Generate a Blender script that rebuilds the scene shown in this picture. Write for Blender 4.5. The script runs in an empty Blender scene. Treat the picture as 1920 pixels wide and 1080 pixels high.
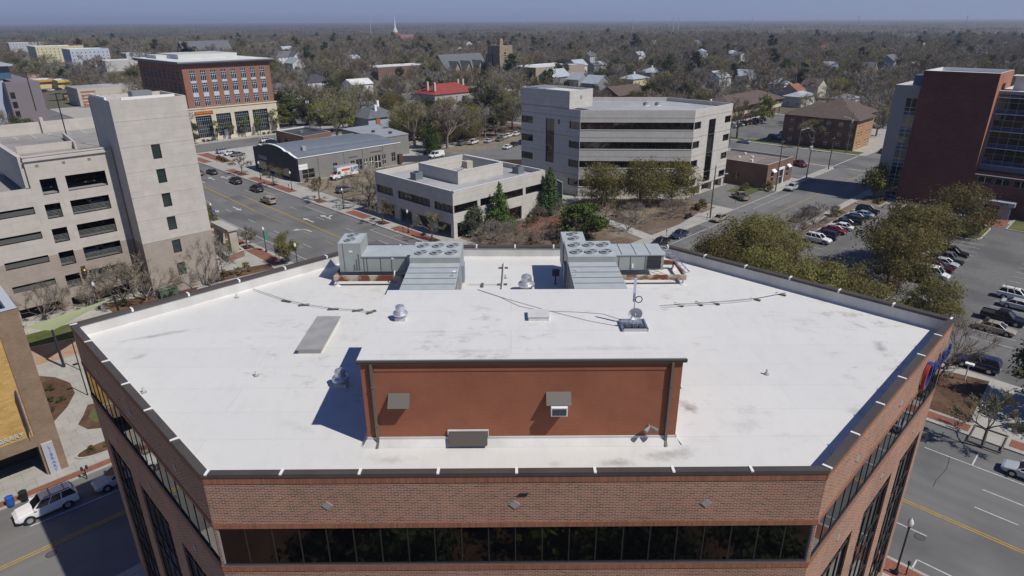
import bpy, bmesh, math, random
import numpy as np
from mathutils import Vector, Matrix
R2 = 2 ** .5
rad = math.radians
sc = bpy.context.scene
C = sc.collection
# ---------------------------------------------------------------- camera
F, PT, RL, YW, H = 1209.6, .393158, -.0054875, .7832876, 40.
def cam_axes():
    f = np.array([math.cos(YW) * math.cos(PT), math.sin(YW) * math.cos(PT), -math.sin(PT)])
    rt = np.array([math.sin(YW), -math.cos(YW), 0]); up = np.cross(rt, f)
    c, s = math.cos(RL), math.sin(RL)
    return c * rt + s * up, -s * rt + c * up, f
RT, UP, FW = cam_axes()
cam = bpy.data.objects.new('camera', bpy.data.cameras.new('camera'))
C.objects.link(cam)
m = Matrix.Identity(4)
for i in range(3):
    m[i][0], m[i][1], m[i][2] = RT[i], UP[i], -FW[i]
m[2][3] = H
cam.matrix_world = m
cam.data.sensor_width = 36
cam.data.lens = 36 * F / 1920
cam.data.clip_end = 60000
cam.data.clip_start = .5
sc.camera = cam
def G(px, py, z=0.):
    """ground point seen at a photo pixel (survey helper: site survey from the photograph)"""
    d = FW + RT * (px - 960) / F - UP * (py - 540) / F
    t = (z - H) / d[2]
    return (float(d[0] * t), float(d[1] * t))
def PXY(p):
    d = np.array(p, float) - [0, 0, H]; w = d @ FW
    return 960 + F * (d @ RT) / w, 540 - F * (d @ UP) / w
# ---------------------------------------------------------------- light
SUN_EL, SUN = rad(52), Vector((.2447, -.970, 0)).normalized()
w = bpy.data.worlds.new("World"); sc.world = w; w.use_nodes = True
nt = w.node_tree
bg = nt.nodes['Background']
sky = nt.nodes.new('ShaderNodeTexSky'); sky.sky_type = 'NISHITA'; sky.sun_disc = False
sky.sun_elevation = SUN_EL
sky.sun_rotation = math.atan2(SUN.x, SUN.y)
sky.air_density = 1.0; sky.dust_density = .0; sky.ozone_density = 2.6; sky.altitude = 30
tint = nt.nodes.new('ShaderNodeMix'); tint.data_type = 'RGBA'; tint.blend_type = 'MULTIPLY'; tint.inputs[0].default_value = 1
tint.inputs[7].default_value = (.60, .74, 1.16, 1)
nt.links.new(sky.outputs[0], tint.inputs[6]); bg.inputs[1].default_value = .055
stc = nt.nodes.new('ShaderNodeTexCoord'); sxyz = nt.nodes.new('ShaderNodeSeparateXYZ'); nt.links.new(stc.outputs['Generated'], sxyz.inputs[0])
smr = nt.nodes.new('ShaderNodeMapRange'); smr.inputs[1].default_value = .02; smr.inputs[2].default_value = .30; smr.inputs[3].default_value = .85; smr.inputs[4].default_value = 0
nt.links.new(sxyz.outputs[2], smr.inputs[0])
low = nt.nodes.new('ShaderNodeMix'); low.data_type = 'RGBA'; low.inputs[7].default_value = (3.7, 4.6, 7.4, 1)
nt.links.new(smr.outputs[0], low.inputs[0]); nt.links.new(tint.outputs[2], low.inputs[6]); nt.links.new(low.outputs[2], bg.inputs[0])
sl = bpy.data.lights.new('sun', 'SUN'); sl.energy = 3.75; sl.angle = rad(.5); sl.color = (1, .955, .88)
so = bpy.data.objects.new('sun', sl); C.objects.link(so)
sd = Vector((SUN.x * math.cos(SUN_EL), SUN.y * math.cos(SUN_EL), math.sin(SUN_EL)))
so.rotation_euler = sd.to_track_quat('Z', 'Y').to_euler(); so.location = (0, 0, 200)
sc.view_settings.view_transform = 'Standard'; sc.view_settings.look = 'None'
sc.view_settings.exposure = .2; sc.view_settings.gamma = 1
# ---------------------------------------------------------------- materials
MT = {}
def mat(name, c, rough=.8, c2=None, scale=1., detail=4., metal=0., spec=.4, kind='noise', bump=0., stretch=(1, 1, 1), lo=.35, hi=.65, coord='pos', c3=None, s3=.08):
    if name in MT: return MT[name]
    m = bpy.data.materials.new(name); m.use_nodes = True; MT[name] = m
    t = m.node_tree; b = t.nodes['Principled BSDF']
    b.inputs['Roughness'].default_value = rough; b.inputs['Metallic'].default_value = metal
    b.inputs['Specular IOR Level'].default_value = spec
    b.inputs['Base Color'].default_value = (*c, 1)
    if c2 is not None:
        if coord == 'pos':
            g = t.nodes.new('ShaderNodeNewGeometry'); v = g.outputs['Position']
        else:
            g = t.nodes.new('ShaderNodeTexCoord'); v = g.outputs[coord]
        mp = t.nodes.new('ShaderNodeMapping'); mp.inputs['Scale'].default_value = stretch
        t.links.new(v, mp.inputs['Vector'])
        n = t.nodes.new('ShaderNodeTexNoise'); n.inputs['Scale'].default_value = scale; n.inputs['Detail'].default_value = detail
        t.links.new(mp.outputs[0], n.inputs['Vector'])
        r = t.nodes.new('ShaderNodeMapRange'); r.inputs[1].default_value = lo; r.inputs[2].default_value = hi
        t.links.new(n.outputs[0], r.inputs[0])
        x = t.nodes.new('ShaderNodeMix'); x.data_type = 'RGBA'
        x.inputs[6].default_value = (*c, 1); x.inputs[7].default_value = (*c2, 1)
        t.links.new(r.outputs[0], x.inputs[0])
        out = x.outputs[2]
        if c3 is not None:
            n3 = t.nodes.new('ShaderNodeTexNoise'); n3.inputs['Scale'].default_value = s3; n3.inputs['Detail'].default_value = 6
            t.links.new(v, n3.inputs['Vector'])
            r3 = t.nodes.new('ShaderNodeMapRange'); r3.inputs[1].default_value = .48; r3.inputs[2].default_value = .66
            t.links.new(n3.outputs[0], r3.inputs[0])
            x3 = t.nodes.new('ShaderNodeMix'); x3.data_type = 'RGBA'; x3.inputs[7].default_value = (*c3, 1)
            t.links.new(r3.outputs[0], x3.inputs[0]); t.links.new(out, x3.inputs[6]); out = x3.outputs[2]
        t.links.new(out, b.inputs['Base Color'])
        if bump:
            bp = t.nodes.new('ShaderNodeBump'); bp.inputs['Strength'].default_value = bump; bp.inputs['Distance'].default_value = .05
            t.links.new(n.outputs[0], bp.inputs['Height']); t.links.new(bp.outputs[0], b.inputs['Normal'])
    return m
def brick(name, c1, c2, mortar, bw=.22, bh=.078, mo=.012, rough=.9, vary=.25, vscale=.25, bias=0.):
    """brick or panel pattern in wall metres (UV)"""
    m = bpy.data.materials.new(name); m.use_nodes = True; MT[name] = m
    t = m.node_tree; b = t.nodes['Principled BSDF']; b.inputs['Roughness'].default_value = rough
    b.inputs['Specular IOR Level'].default_value = .25
    uv = t.nodes.new('ShaderNodeUVMap')
    k = t.nodes.new('ShaderNodeTexBrick'); k.inputs['Scale'].default_value = 1
    k.inputs['Color1'].default_value = (*c1, 1); k.inputs['Color2'].default_value = (*c2, 1); k.inputs['Mortar'].default_value = (*mortar, 1)
    k.inputs['Brick Width'].default_value = bw; k.inputs['Row Height'].default_value = bh; k.inputs['Mortar Size'].default_value = mo
    k.inputs['Mortar Smooth'].default_value = .2; k.inputs['Bias'].default_value = bias
    t.links.new(uv.outputs[0], k.inputs['Vector'])
    n = t.nodes.new('ShaderNodeTexNoise'); n.inputs['Scale'].default_value = vscale; n.inputs['Detail'].default_value = 7; n.inputs['Roughness'].default_value = .65
    t.links.new(uv.outputs[0], n.inputs['Vector'])
    r = t.nodes.new('ShaderNodeMapRange'); r.inputs[1].default_value = .3; r.inputs[2].default_value = .7
    r.inputs[3].default_value = 1 - vary; r.inputs[4].default_value = 1 + vary * .5
    t.links.new(n.outputs[0], r.inputs[0])
    x = t.nodes.new('ShaderNodeMix'); x.data_type = 'RGBA'; x.blend_type = 'MULTIPLY'; x.inputs[0].default_value = 1
    t.links.new(k.outputs[0], x.inputs[6]); t.links.new(r.outputs[0], x.inputs[7])
    t.links.new(x.outputs[2], b.inputs['Base Color'])
    return m
# paint whose colour is the object's own colour
def objpaint(name, rough=.25, metal=.0):
    m = bpy.data.materials.new(name); m.use_nodes = True; MT[name] = m
    t = m.node_tree; b = t.nodes['Principled BSDF']; o = t.nodes.new('ShaderNodeObjectInfo')
    t.links.new(o.outputs['Color'], b.inputs['Base Color'])
    b.inputs['Roughness'].default_value = rough; b.inputs['Metallic'].default_value = metal
    b.inputs['Coat Weight'].default_value = .5 if rough < .4 else 0
    return m
PAINT = objpaint('car_paint'); WALLPAINT = objpaint('house_paint', .8)
# ---------------------------------------------------------------- mesh building
class MB:
    def __init__(s): s.v = []; s.f = []; s.mi = []
    def add(s, pts, faces, mi=0):
        n = len(s.v); s.v += [tuple(p) for p in pts]
        s.f += [tuple(n + i for i in f) for f in faces]; s.mi += [mi] * len(faces); return s
    def quad(s, *p, mi=0): return s.add(p, [tuple(range(len(p)))], mi)
    def box(s, x0, y0, z0, x1, y1, z1, mi=0, top=None):
        x0, x1 = sorted((x0, x1)); y0, y1 = sorted((y0, y1)); z0, z1 = sorted((z0, z1))
        return s.prism([(x0, y0), (x1, y0), (x1, y1), (x0, y1)], z0, z1, mi, top)
    def prism(s, poly, z0, z1, mi=0, top=None, bottom=True):
        n = len(poly)
        a = sum(poly[i][0] * poly[(i + 1) % n][1] - poly[(i + 1) % n][0] * poly[i][1] for i in range(n))
        if a < 0: poly = poly[::-1]
        pts = [(p[0], p[1], z0) for p in poly] + [(p[0], p[1], z1) for p in poly]
        s.add(pts, [(i, (i + 1) % n, n + (i + 1) % n, n + i) for i in range(n)], mi)
        k = len(s.v) - 2 * n
        s.f.append(tuple(k + n + i for i in range(n))); s.mi.append(mi if top is None else top)
        if bottom: s.f.append(tuple(k + n - 1 - i for i in range(n))); s.mi.append(mi)
        return s
    def obox(s, c, d, ang, z0, z1, mi=0):
        ca, sa = math.cos(ang), math.sin(ang)
        q = [(-d[0] / 2, -d[1] / 2), (d[0] / 2, -d[1] / 2), (d[0] / 2, d[1] / 2), (-d[0] / 2, d[1] / 2)]
        return s.prism([(c[0] + x * ca - y * sa, c[1] + x * sa + y * ca) for x, y in q], z0, z1, mi)
    def cyl(s, p0, p1, r0, r1=None, n=8, mi=0, caps=True):
        r1 = r0 if r1 is None else r1
        a, b = Vector(p0), Vector(p1); d = (b - a).normalized()
        u = d.orthogonal().normalized(); w = d.cross(u)
        pts = []
        for c, r in ((a, r0), (b, r1)):
            for i in range(n):
                t = 2 * math.pi * i / n; pts.append(c + u * (r * math.cos(t)) + w * (r * math.sin(t)))
        fs = [(i, (i + 1) % n, n + (i + 1) % n, n + i) for i in range(n)]
        if caps: fs += [tuple(range(n - 1, -1, -1)), tuple(range(n, 2 * n))]
        return s.add(pts, fs, mi)
    def tube(s, pts, r, n=5, mi=0):
        for a, b in zip(pts[:-1], pts[1:]): s.cyl(a, b, r, r, n, mi)
        return s
    def lathe(s, c, prof, n=14, mi=0):
        pts = []
        for r, z in prof:
            for i in range(n):
                t = 2 * math.pi * i / n; pts.append((c[0] + r * math.cos(t), c[1] + r * math.sin(t), c[2] + z))
        fs = []
        for k in range(len(prof) - 1):
            for i in range(n):
                j = (i + 1) % n; fs.append((k * n + i, k * n + j, (k + 1) * n + j, (k + 1) * n + i))
        fs.append(tuple((len(prof) - 1) * n + i for i in range(n)))
        return s.add(pts, fs, mi)
    def loft(s, rings, mi=0, caps=True, close=True):
        n = len(rings[0]); pts = [p for r in rings for p in r]; fs = []
        for k in range(len(rings) - 1):
            for i in range(n if close else n - 1):
                j = (i + 1) % n; fs.append((k * n + i, k * n + j, (k + 1) * n + j, (k + 1) * n + i))
        if caps: fs += [tuple(range(n - 1, -1, -1)), tuple((len(rings) - 1) * n + i for i in range(n))]
        return s.add(pts, fs, mi)
    def mesh(s, name, mats, org=(0, 0, 0), smooth=False, recalc=False):
        me = bpy.data.meshes.new(name)
        v = np.array(s.v, float).reshape(-1, 3) - np.array(org)
        me.from_pydata(v.tolist(), [], s.f)
        for m in mats: me.materials.append(m)
        if len(mats) > 1: me.polygons.foreach_set('material_index', s.mi)
        if recalc:
            bm = bmesh.new(); bm.from_mesh(me); bmesh.ops.recalc_face_normals(bm, faces=bm.faces[:]); bm.to_mesh(me); bm.free()
        nl = len(me.loops); npol = len(me.polygons)
        nor = np.zeros(npol * 3); me.polygons.foreach_get('normal', nor); nor = nor.reshape(-1, 3)
        lt = np.zeros(npol, int); me.polygons.foreach_get('loop_total', lt)
        vi = np.zeros(nl, int); me.loops.foreach_get('vertex_index', vi)
        co = np.zeros(len(me.vertices) * 3); me.vertices.foreach_get('co', co); co = co.reshape(-1, 3)
        nn = np.repeat(nor, lt, 0); p = co[vi]
        tx, ty = -nn[:, 1], nn[:, 0]; l = np.hypot(tx, ty); flat = l < .5; l[l == 0] = 1
        u = np.where(flat, p[:, 0], (tx * p[:, 0] + ty * p[:, 1]) / l); vv = np.where(flat, p[:, 1], p[:, 2])
        uvl = me.uv_layers.new(name='UVMap'); uvl.data.foreach_set('uv', np.stack([u, vv], 1).ravel())
        if smooth: me.polygons.foreach_set('use_smooth', np.ones(npol, bool))
        me.update(); return me
    def build(s, name, mats, parent=None, smooth=False, recalc=False):
        if not isinstance(mats, (list, tuple)): mats = [mats]
        org = ORG.get(parent.name, (0, 0, 0)) if parent else (0, 0, 0)
        o = bpy.data.objects.new(name, s.mesh(name, mats, org, smooth, recalc)); C.objects.link(o)
        if parent:
            o.parent = parent; ORG[o.name] = org
        return o
ORG = {}
def tag(o, label=None, cat=None, group=None, kind=None):
    if label: o['label'] = label
    if cat: o['category'] = cat
    if group: o['group'] = group
    if kind: o['kind'] = kind
    return o
def thing(name, label, cat, org=(0, 0, 0), group=None, st=False, rotz=0.):
    """an Empty at the thing's base; org is where its parts' own coordinates start"""
    o = bpy.data.objects.new(name, None); C.objects.link(o); o.empty_display_size = .3
    if st:
        o.location = ((org[0] + org[1]) / R2, (org[1] - org[0]) / R2, org[2]); o.rotation_euler = (0, 0, rad(-45))
    else:
        o.location = org; o.rotation_euler = (0, 0, rotz)
    ORG[o.name] = org
    return tag(o, label, cat, group)
def copy_tree(o, parent=None):
    c = o.copy(); C.objects.link(c)
    if parent: c.parent = parent
    for ch in list(o.children): copy_tree(ch, c)
    return c
def placed(o, loc, rz=0, label=None, group=None, s=1.):
    o.location = loc; o.rotation_euler = (0, 0, rz); o.scale = (s, s, s)
    if label: o['label'] = label
    if group: o['group'] = group
    return o
def struct(name, mb, m, z=None):
    o = mb.build(name, m); o['kind'] = 'structure'; return o
class W:
    """a wall plane from p0 to p1, outside on the right hand"""
    def __init__(s, p0, p1):
        s.p0 = Vector((*p0, 0)); d = Vector((*p1, 0)) - s.p0; s.L = d.length; s.d = d / s.L; s.n = Vector((s.d.y, -s.d.x, 0))
    def pt(s, u, v, off=0.): return tuple(s.p0 + s.d * u + s.n * off + Vector((0, 0, v)))
    def wall(s, mb, z0, z1, holes=(), th=.25, mi=0, u0=0., u1=None, back=False):
        u1 = s.L if u1 is None else u1
        us = sorted({u0, u1, *[h[0] for h in holes], *[h[1] for h in holes]}); us = [x for x in us if u0 - 1e-6 <= x <= u1 + 1e-6]
        zs = sorted({z0, z1, *[h[2] for h in holes], *[h[3] for h in holes]}); zs = [x for x in zs if z0 - 1e-6 <= x <= z1 + 1e-6]
        for a, b in zip(us[:-1], us[1:]):
            for c, d in zip(zs[:-1], zs[1:]):
                um, zm = (a + b) / 2, (c + d) / 2
                if any(h[0] < um < h[1] and h[2] < zm < h[3] for h in holes): continue
                mb.quad(s.pt(a, c), s.pt(b, c), s.pt(b, d), s.pt(a, d), mi=mi)
                if back: mb.quad(s.pt(b, c, -th), s.pt(a, c, -th), s.pt(a, d, -th), s.pt(b, d, -th), mi=mi)
        for h in holes:
            a, b, c, d = h[:4]
            mb.quad(s.pt(a, c), s.pt(a, d), s.pt(a, d, -th), s.pt(a, c, -th), mi=mi)
            mb.quad(s.pt(b, d), s.pt(b, c), s.pt(b, c, -th), s.pt(b, d, -th), mi=mi)
            mb.quad(s.pt(a, d), s.pt(b, d), s.pt(b, d, -th), s.pt(a, d, -th), mi=mi)
            mb.quad(s.pt(b, c), s.pt(a, c), s.pt(a, c, -th), s.pt(b, c, -th), mi=mi)
    def bar(s, mb, u0, u1, v0, v1, o0, o1, mi=0):
        p = [s.pt(u, v, o) for o in (o1, o0) for u, v in ((u0, v0), (u1, v0), (u1, v1), (u0, v1))]
        mb.add(p, [(0, 1, 2, 3), (5, 4, 7, 6), (4, 0, 3, 7), (1, 5, 6, 2), (3, 2, 6, 7), (4, 5, 1, 0)], mi)
    def window(s, parent, h, nx, ny, glass, frame, dep=.2, t=.06, name='window', fr=True, rows=None, bdep=.05):
        a, b, c, d = h[:4]; mb = MB()
        q = random.Random(int(a * 97 + c * 31 + s.L * 13)); npn = nx if nx > 3 else 1   # panes sit a touch out of true, as glazing does
        for i in range(npn):
            u0, u1 = a + (b - a) * i / npn, a + (b - a) * (i + 1) / npn; w_ = min(.012, (u1 - u0) * .005)
            mb.quad(*[s.pt(u, v, -dep + q.uniform(-w_, w_) if npn > 1 else -dep) for u, v in ((u0, c), (u1, c), (u1, d), (u0, d))], mi=0)
        us = [a + (b - a) * i / nx for i in range(nx + 1)]; vs = rows or [c + (d - c) * i / ny for i in range(ny + 1)]
        for i, u in enumerate(us):
            if fr or 0 < i < nx: s.bar(mb, max(a, u - t / 2), min(b, u + t / 2), c, d, -dep, -dep + bdep, 1)
        for i, v in enumerate(vs):
            if fr or 0 < i < len(vs) - 1: s.bar(mb, a, b, max(c, v - t / 2), min(d, v + t / 2), -dep, -dep + bdep + .008, 1)
        return mb.build(name, [glass, frame], parent)
def text_mesh(txt, size, depth=.04):
    cu = bpy.data.curves.new('lettering', 'FONT'); cu.body = txt; cu.size = size; cu.extrude = depth / 2
    cu.align_x = 'CENTER'; cu.align_y = 'CENTER'
    o = bpy.data.objects.new('tmp_text', cu); C.objects.link(o)
    dg = bpy.context.evaluated_depsgraph_get()
    me = bpy.data.meshes.new_from_object(o.evaluated_get(dg)); bpy.data.objects.remove(o); me.name = 'lettering'
    return me
def lettering(txt, size, parent, x_dir, y_dir, pos, m, name='lettering', depth=.04, squash=1.):
    me = text_mesh(txt, size, depth); me.materials.clear(); me.materials.append(m)
    X, Y = Vector(x_dir).normalized(), Vector(y_dir).normalized(); Z = X.cross(Y)
    org = Vector(ORG.get(parent.name, (0, 0, 0)))
    for v in me.vertices: v.co = X * v.co.x * squash + Y * v.co.y + Z * v.co.z + Vector(pos) - org
    o = bpy.data.objects.new(name, me); C.objects.link(o); o.parent = parent; return o
rng = random.Random(7)
# common materials
GLASS = mat('window_glass_dark', (.0025, .003, .0035), .03, spec=.5); GLASS.node_tree.nodes['Principled BSDF'].inputs['IOR'].default_value = 1.9
GLASSB = mat('window_glass_blue', (.02, .03, .045), .06, spec=.9)
FRAME = mat('frame_dark_bronze', (.03, .028, .026), .5)
FRAMEW = mat('frame_pale', (.45, .52, .58), .5)
FRAMEG = mat('frame_grey', (.22, .23, .25), .45)
WHITE = mat('white_paint', (.78, .78, .76), .6)
BLACK = mat('black_metal', (.015, .015, .017), .45)
GALV = mat('galvanised_metal', (.55, .56, .58), .35, metal=.8)
CONC = mat('concrete_pale', (.42, .405, .37), .9, (.33, .32, .29), .6, c3=(.42, .405, .375), s3=.05)
KERB = mat('kerb_concrete', (.42, .40, .36), .9, (.34, .32, .29), 1.5)
ASPH = mat('asphalt', (.128, .125, .121), .92, (.155, .152, .147), 1.6, detail=9, c3=(.098, .096, .095), s3=.09)
ASPHA = mat('asphalt_worn_lanes', (.134, .131, .127), .92, (.165, .161, .155), .9, detail=9, c3=(.105, .103, .101), s3=.10, stretch=(1, .035, 1), lo=.3, hi=.7)
ASPHB = mat('asphalt_side_street', (.145, .142, .137), .92, (.175, .171, .164), .9, detail=9, c3=(.11, .108, .105), s3=.10, stretch=(.035, 1, 1), lo=.3, hi=.7)
ASPHL = mat('asphalt_lot', (.145, .142, .136), .92, (.17, .167, .16), 1.3, detail=9, c3=(.11, .108, .105), s3=.07)
DARKVOID = mat('dark_interior', (.02, .02, .022), .9)
# ================================================================ main brick building
BR = brick('red_brown_brick', (.335, .128, .072), (.10, .05, .036), (.42, .34, .26), bw=.28, bh=.092, mo=.016, vary=.2, bias=-.25)
SOLD = brick('soldier_brick', (.36, .14, .075), (.24, .09, .052), (.20, .13, .09), bw=.10, bh=.36, mo=.016, vary=.15)
COP = mat('coping_dark_bronze', (.078, .066, .058), .55, (.062, .053, .047), .8)
RZ = 21.1
def membrane():
    m = bpy.data.materials.new('roof_membrane_white'); m.use_nodes = True; MT['membrane'] = m
    t = m.node_tree; b = t.nodes['Principled BSDF']; b.inputs['Roughness'].default_value = .65
    g = t.nodes.new('ShaderNodeNewGeometry')
    mp = t.nodes.new('ShaderNodeMapping'); mp.inputs['Rotation'].default_value = (0, 0, rad(45)); t.links.new(g.outputs['Position'], mp.inputs['Vector'])
    def noise(scale, det, rough, st=(1, 1, 1)):
        m2 = t.nodes.new('ShaderNodeMapping'); m2.inputs['Scale'].default_value = st; t.links.new(mp.outputs[0], m2.inputs['Vector'])
        n = t.nodes.new('ShaderNodeTexNoise'); n.inputs['Scale'].default_value = scale; n.inputs['Detail'].default_value = det; n.inputs['Roughness'].default_value = rough
        t.links.new(m2.outputs[0], n.inputs['Vector']); return n
    def ramp(n, a, b_, c, d):
        r = t.nodes.new('ShaderNodeMapRange'); r.inputs[1].default_value = a; r.inputs[2].default_value = b_; r.inputs[3].default_value = c; r.inputs[4].default_value = d
        t.links.new(n, r.inputs[0]); return r.outputs[0]
    def mix(f, a, c2, blend='MIX'):
        x = t.nodes.new('ShaderNodeMix'); x.data_type = 'RGBA'; x.blend_type = blend
        if isinstance(f, float): x.inputs[0].default_value = f
        else: t.links.new(f, x.inputs[0])
        t.links.new(a, x.inputs[6])
        if isinstance(c2, tuple): x.inputs[7].default_value = (*c2, 1)
        else: t.links.new(c2, x.inputs[7])
        return x.outputs[2]
    rgb = t.nodes.new('ShaderNodeRGB'); rgb.outputs[0].default_value = (.625, .618, .592, 1)
    big = noise(.09, 6, .6); c = mix(ramp(big.outputs[0], .35, .7, 0., .55), rgb.outputs[0], (.585, .583, .566))
    fine = noise(1.1, 8, .7, (1, .45, 1)); c = mix(ramp(fine.outputs[0], .50, .72, 0., .32), c, (.50, .485, .45))
    # thin grime smears, gathered in patches
    gr = noise(.9, 9, .78, (.6, 1.0, 1)); gate = noise(.16, 3, .5)
    mm = t.nodes.new('ShaderNodeMath'); mm.operation = 'MULTIPLY'
    t.links.new(ramp(gr.outputs[0], .53, .66, 0, 1), mm.inputs[0]); t.links.new(ramp(gate.outputs[0], .50, .62, .05, .62), mm.inputs[1])
    c = mix(mm.outputs[0], c, (.22, .20, .18))
    # welded sheet seams
    k = t.nodes.new('ShaderNodeTexBrick'); k.inputs['Scale'].default_value = 1; k.inputs['Brick Width'].default_value = 30; k.inputs['Row Height'].default_value = 2.4
    k.inputs['Mortar Size'].default_value = .025; k.inputs['Color1'].default_value = (1, 1, 1, 1); k.inputs['Color2'].default_value = (.97, .97, .97, 1); k.inputs['Mortar'].default_value = (.88, .88, .87, 1)
    t.links.new(mp.outputs[0], k.inputs['Vector']); c = mix(1., c, k.outputs[0], 'MULTIPLY')
    # smears of dirt where the roof has them: place, reach along and across, turn, strength, colour
    nz = noise(1.5, 9, .8, (1, 1, 1)).outputs[0]
    for px_, py_, ra, rb, tw_, st_, col in ((1290, 762, .55, .9, 20, 1., (.13, .07, .06)), (1150, 868, 1.6, .5, 0, .8, (.2, .19, .17)), (1260, 852, 2.0, .55, 8, .85, (.2, .19, .17)), (1040, 872, .5, .4, 0, .5, (.2, .19, .17)), (730, 862, 1.5, .5, 0, .55, (.22, .21, .19)), (300, 628, 3.2, .35, 24, .8, (.22, .215, .21)), (262, 668, 1.0, .6, 60, .7, (.25, .245, .24)), (1650, 650, .5, 1.5, -15, .9, (.17, .16, .14)), (1612, 610, .35, .8, 30, .9, (.17, .16, .15)), (1540, 512, 1.6, .4, -40, .7, (.2, .19, .17)), (1640, 563, 1.8, .45, -40, .6, (.2, .19, .17)), (1610, 772, .8, .6, 40, .7, (.2, .19, .17)), (1400, 800, 1.2, .8, 10, .45, (.25, .24, .22)), (1130, 655, 3.4, .35, 0, .5, (.26, .25, .23)), (880, 660, 3.0, .3, 0, .5, (.26, .25, .23)), (640, 760, .8, .8, 0, .35, (.25, .24, .23)), (900, 480, 2.5, .4, 0, .5, (.27, .26, .25)), (560, 800, 1.4, .5, -30, .35, (.25, .245, .24))):
        gx, gy = G(px_, py_, RZ + (4.6 if 545 < py_ < 675 and 690 < px_ < 1270 else 0)); s_, t_ = (gx - gy) / R2, (gx + gy) / R2
        m3 = t.nodes.new('ShaderNodeMapping'); m3.vector_type = 'TEXTURE'; m3.inputs['Location'].default_value = (s_, t_, 0); m3.inputs['Rotation'].default_value = (0, 0, rad(tw_)); m3.inputs['Scale'].default_value = (ra * 1.6, rb * 1.6, 400)
        t.links.new(mp.outputs[0], m3.inputs['Vector']); ln_ = t.nodes.new('ShaderNodeVectorMath'); ln_.operation = 'LENGTH'; t.links.new(m3.outputs[0], ln_.inputs[0])
        fo_ = ramp(ln_.outputs['Value'], .1, 1., .34, -.1); ad = t.nodes.new('ShaderNodeMath'); t.links.new(fo_, ad.inputs[0]); t.links.new(nz, ad.inputs[1])
        c = mix(ramp(ad.outputs[0], .64, .95, 0, st_ * .75), c, col)
    # a few rust and mud smears of their own shape
    sm = noise(.55, 7, .8, (1.4, .5, 1)); c = mix(ramp(sm.outputs[0], .70, .76, 0, .6), c, (.24, .17, .13))
    bp = t.nodes.new('ShaderNodeBump'); bp.inputs['Strength'].default_value = .35; bp.inputs['Distance'].default_value = .04
    wr = noise(1.7, 5, .6, (1, .3, 1)); t.links.new(wr.outputs[0], bp.inputs['Height']); t.links.new(bp.outputs[0], b.inputs['Normal'])
    t.links.new(c, b.inputs['Base Color']); return m
MEMB = membrane()
MEMBW = mat('flashing_white', (.60, .595, .57), .65, (.50, .49, .465), .7, detail=8, stretch=(1, 1, .25))
HEX = [(25.5, 6.3), (46.7, 6.3), (46.7, 27.4), (28.5, 46.5), (6.5, 46.5), (6.5, 25.3)]
def inset(poly, d):
    n = len(poly); out = []
    for i in range(n):
        p0, p1, p2 = Vector(poly[i - 1]), Vector(poly[i]), Vector(poly[(i + 1) % n])
        d1, d2 = (p1 - p0).normalized(), (p2 - p1).normalized()
        n1, n2 = Vector((-d1.y, d1.x)), Vector((-d2.y, d2.x))
        b = (n1 + n2); b = b / b.dot(n1); out.append(tuple(p1 + b * d))
    return out
bld = thing('brick_office_building', 'large red brick office building with white hexagonal roof and dark window bands in the foreground', 'office building', (26.6, 26.4, 0))

brick_mb, sold = MB(), MB()
bays = {0: [(2.3, 7.3), (9.1, 14.1), (15.7, 20.2)], 4: [(1.3, 6.1), (7.7, 12.7), (14.6, 19.5)], 5: [(2.0, 7.2), (8.2, 13.1), (13.9, 18.8), (19.6, 24.8)]}
SILL = mat('sill_blue_grey', (.085, .095, .12), .4)
sill = MB()
for i in range(6):
    w_ = W(HEX[i], HEX[(i + 1) % 6])
    holes = [(.12, w_.L - .12, 17.05, 19.15)] + [(a, b, 1.2, 14.0) for a, b in bays.get(i, [])]
    w_.wall(brick_mb, 0, 22.0, holes, th=.2)
    for z0, z1 in ((21.62, 21.96), (19.16, 19.44), (16.66, 16.98)): w_.bar(sold, 0, w_.L, z0, z1, 0, .03)
    if i in (0, 3, 4, 5, 1, 2):
        w_.window(bld, holes[0], max(8, round(w_.L / 1.24)), 1, GLASS, FRAME, dep=.05, t=.05, name='ribbon_window', bdep=.025)
        w_.bar(sill, .1, w_.L - .1, 17.0, 17.05, -.2, .02)
    for h in holes[1:]:
        w_.window(bld, h, 4, 1, GLASS, FRAME, dep=.14, t=.075, name='bay_window', rows=[1.2, 2.9, 5.0, 6.4, 9.2, 10.6, 13.2, 14.0], bdep=.05)
brick_mb.build('wall', BR, bld); sold.build('soldier_course', SOLD, bld); sill.build('window_sill', SILL, bld)
# the corner posts of the window bands
for p in HEX: post = MB(); post.cyl((p[0] * .993 + .18, p[1] * .993 + .18, 17.07), (p[0] * .993 + .18, p[1] * .993 + .18, 19.15), .1, n=6); post.build('corner_post', FRAMEG, bld)
inn = inset(HEX, .26)
roof = MB(); roof.prism(inset(HEX, .2), RZ - .5, RZ, bottom=False); roof.build('roof_membrane', MEMB, bld)
par = MB()
for i in range(6):
    a, b = inn[i], inn[(i + 1) % 6]; a2, b2 = inset(HEX, .36)[i], inset(HEX, .36)[(i + 1) % 6]
    par.quad((*b, RZ + .10), (*a, RZ + .10), (*a, 21.97), (*b, 21.97))
    par.quad((*b2, RZ + .004), (*a2, RZ + .004), (*a, RZ + .10), (*b, RZ + .10))
par.build('parapet_flashing', MEMBW, bld)
cop = MB(); o1, o2 = inset(HEX, -.06), inset(HEX, .32)
for i in range(6):
    j = (i + 1) % 6
    cop.add([(*o1[i], 21.96), (*o1[j], 21.96), (*o1[j], 22.15), (*o1[i], 22.15), (*o2[i], 22.11), (*o2[j], 22.11), (*o2[j], 21.93), (*o2[i], 21.93)],
            [(0, 1, 2, 3), (3, 2, 5, 4), (4, 5, 6, 7), (0, 7, 6, 1)])
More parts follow.
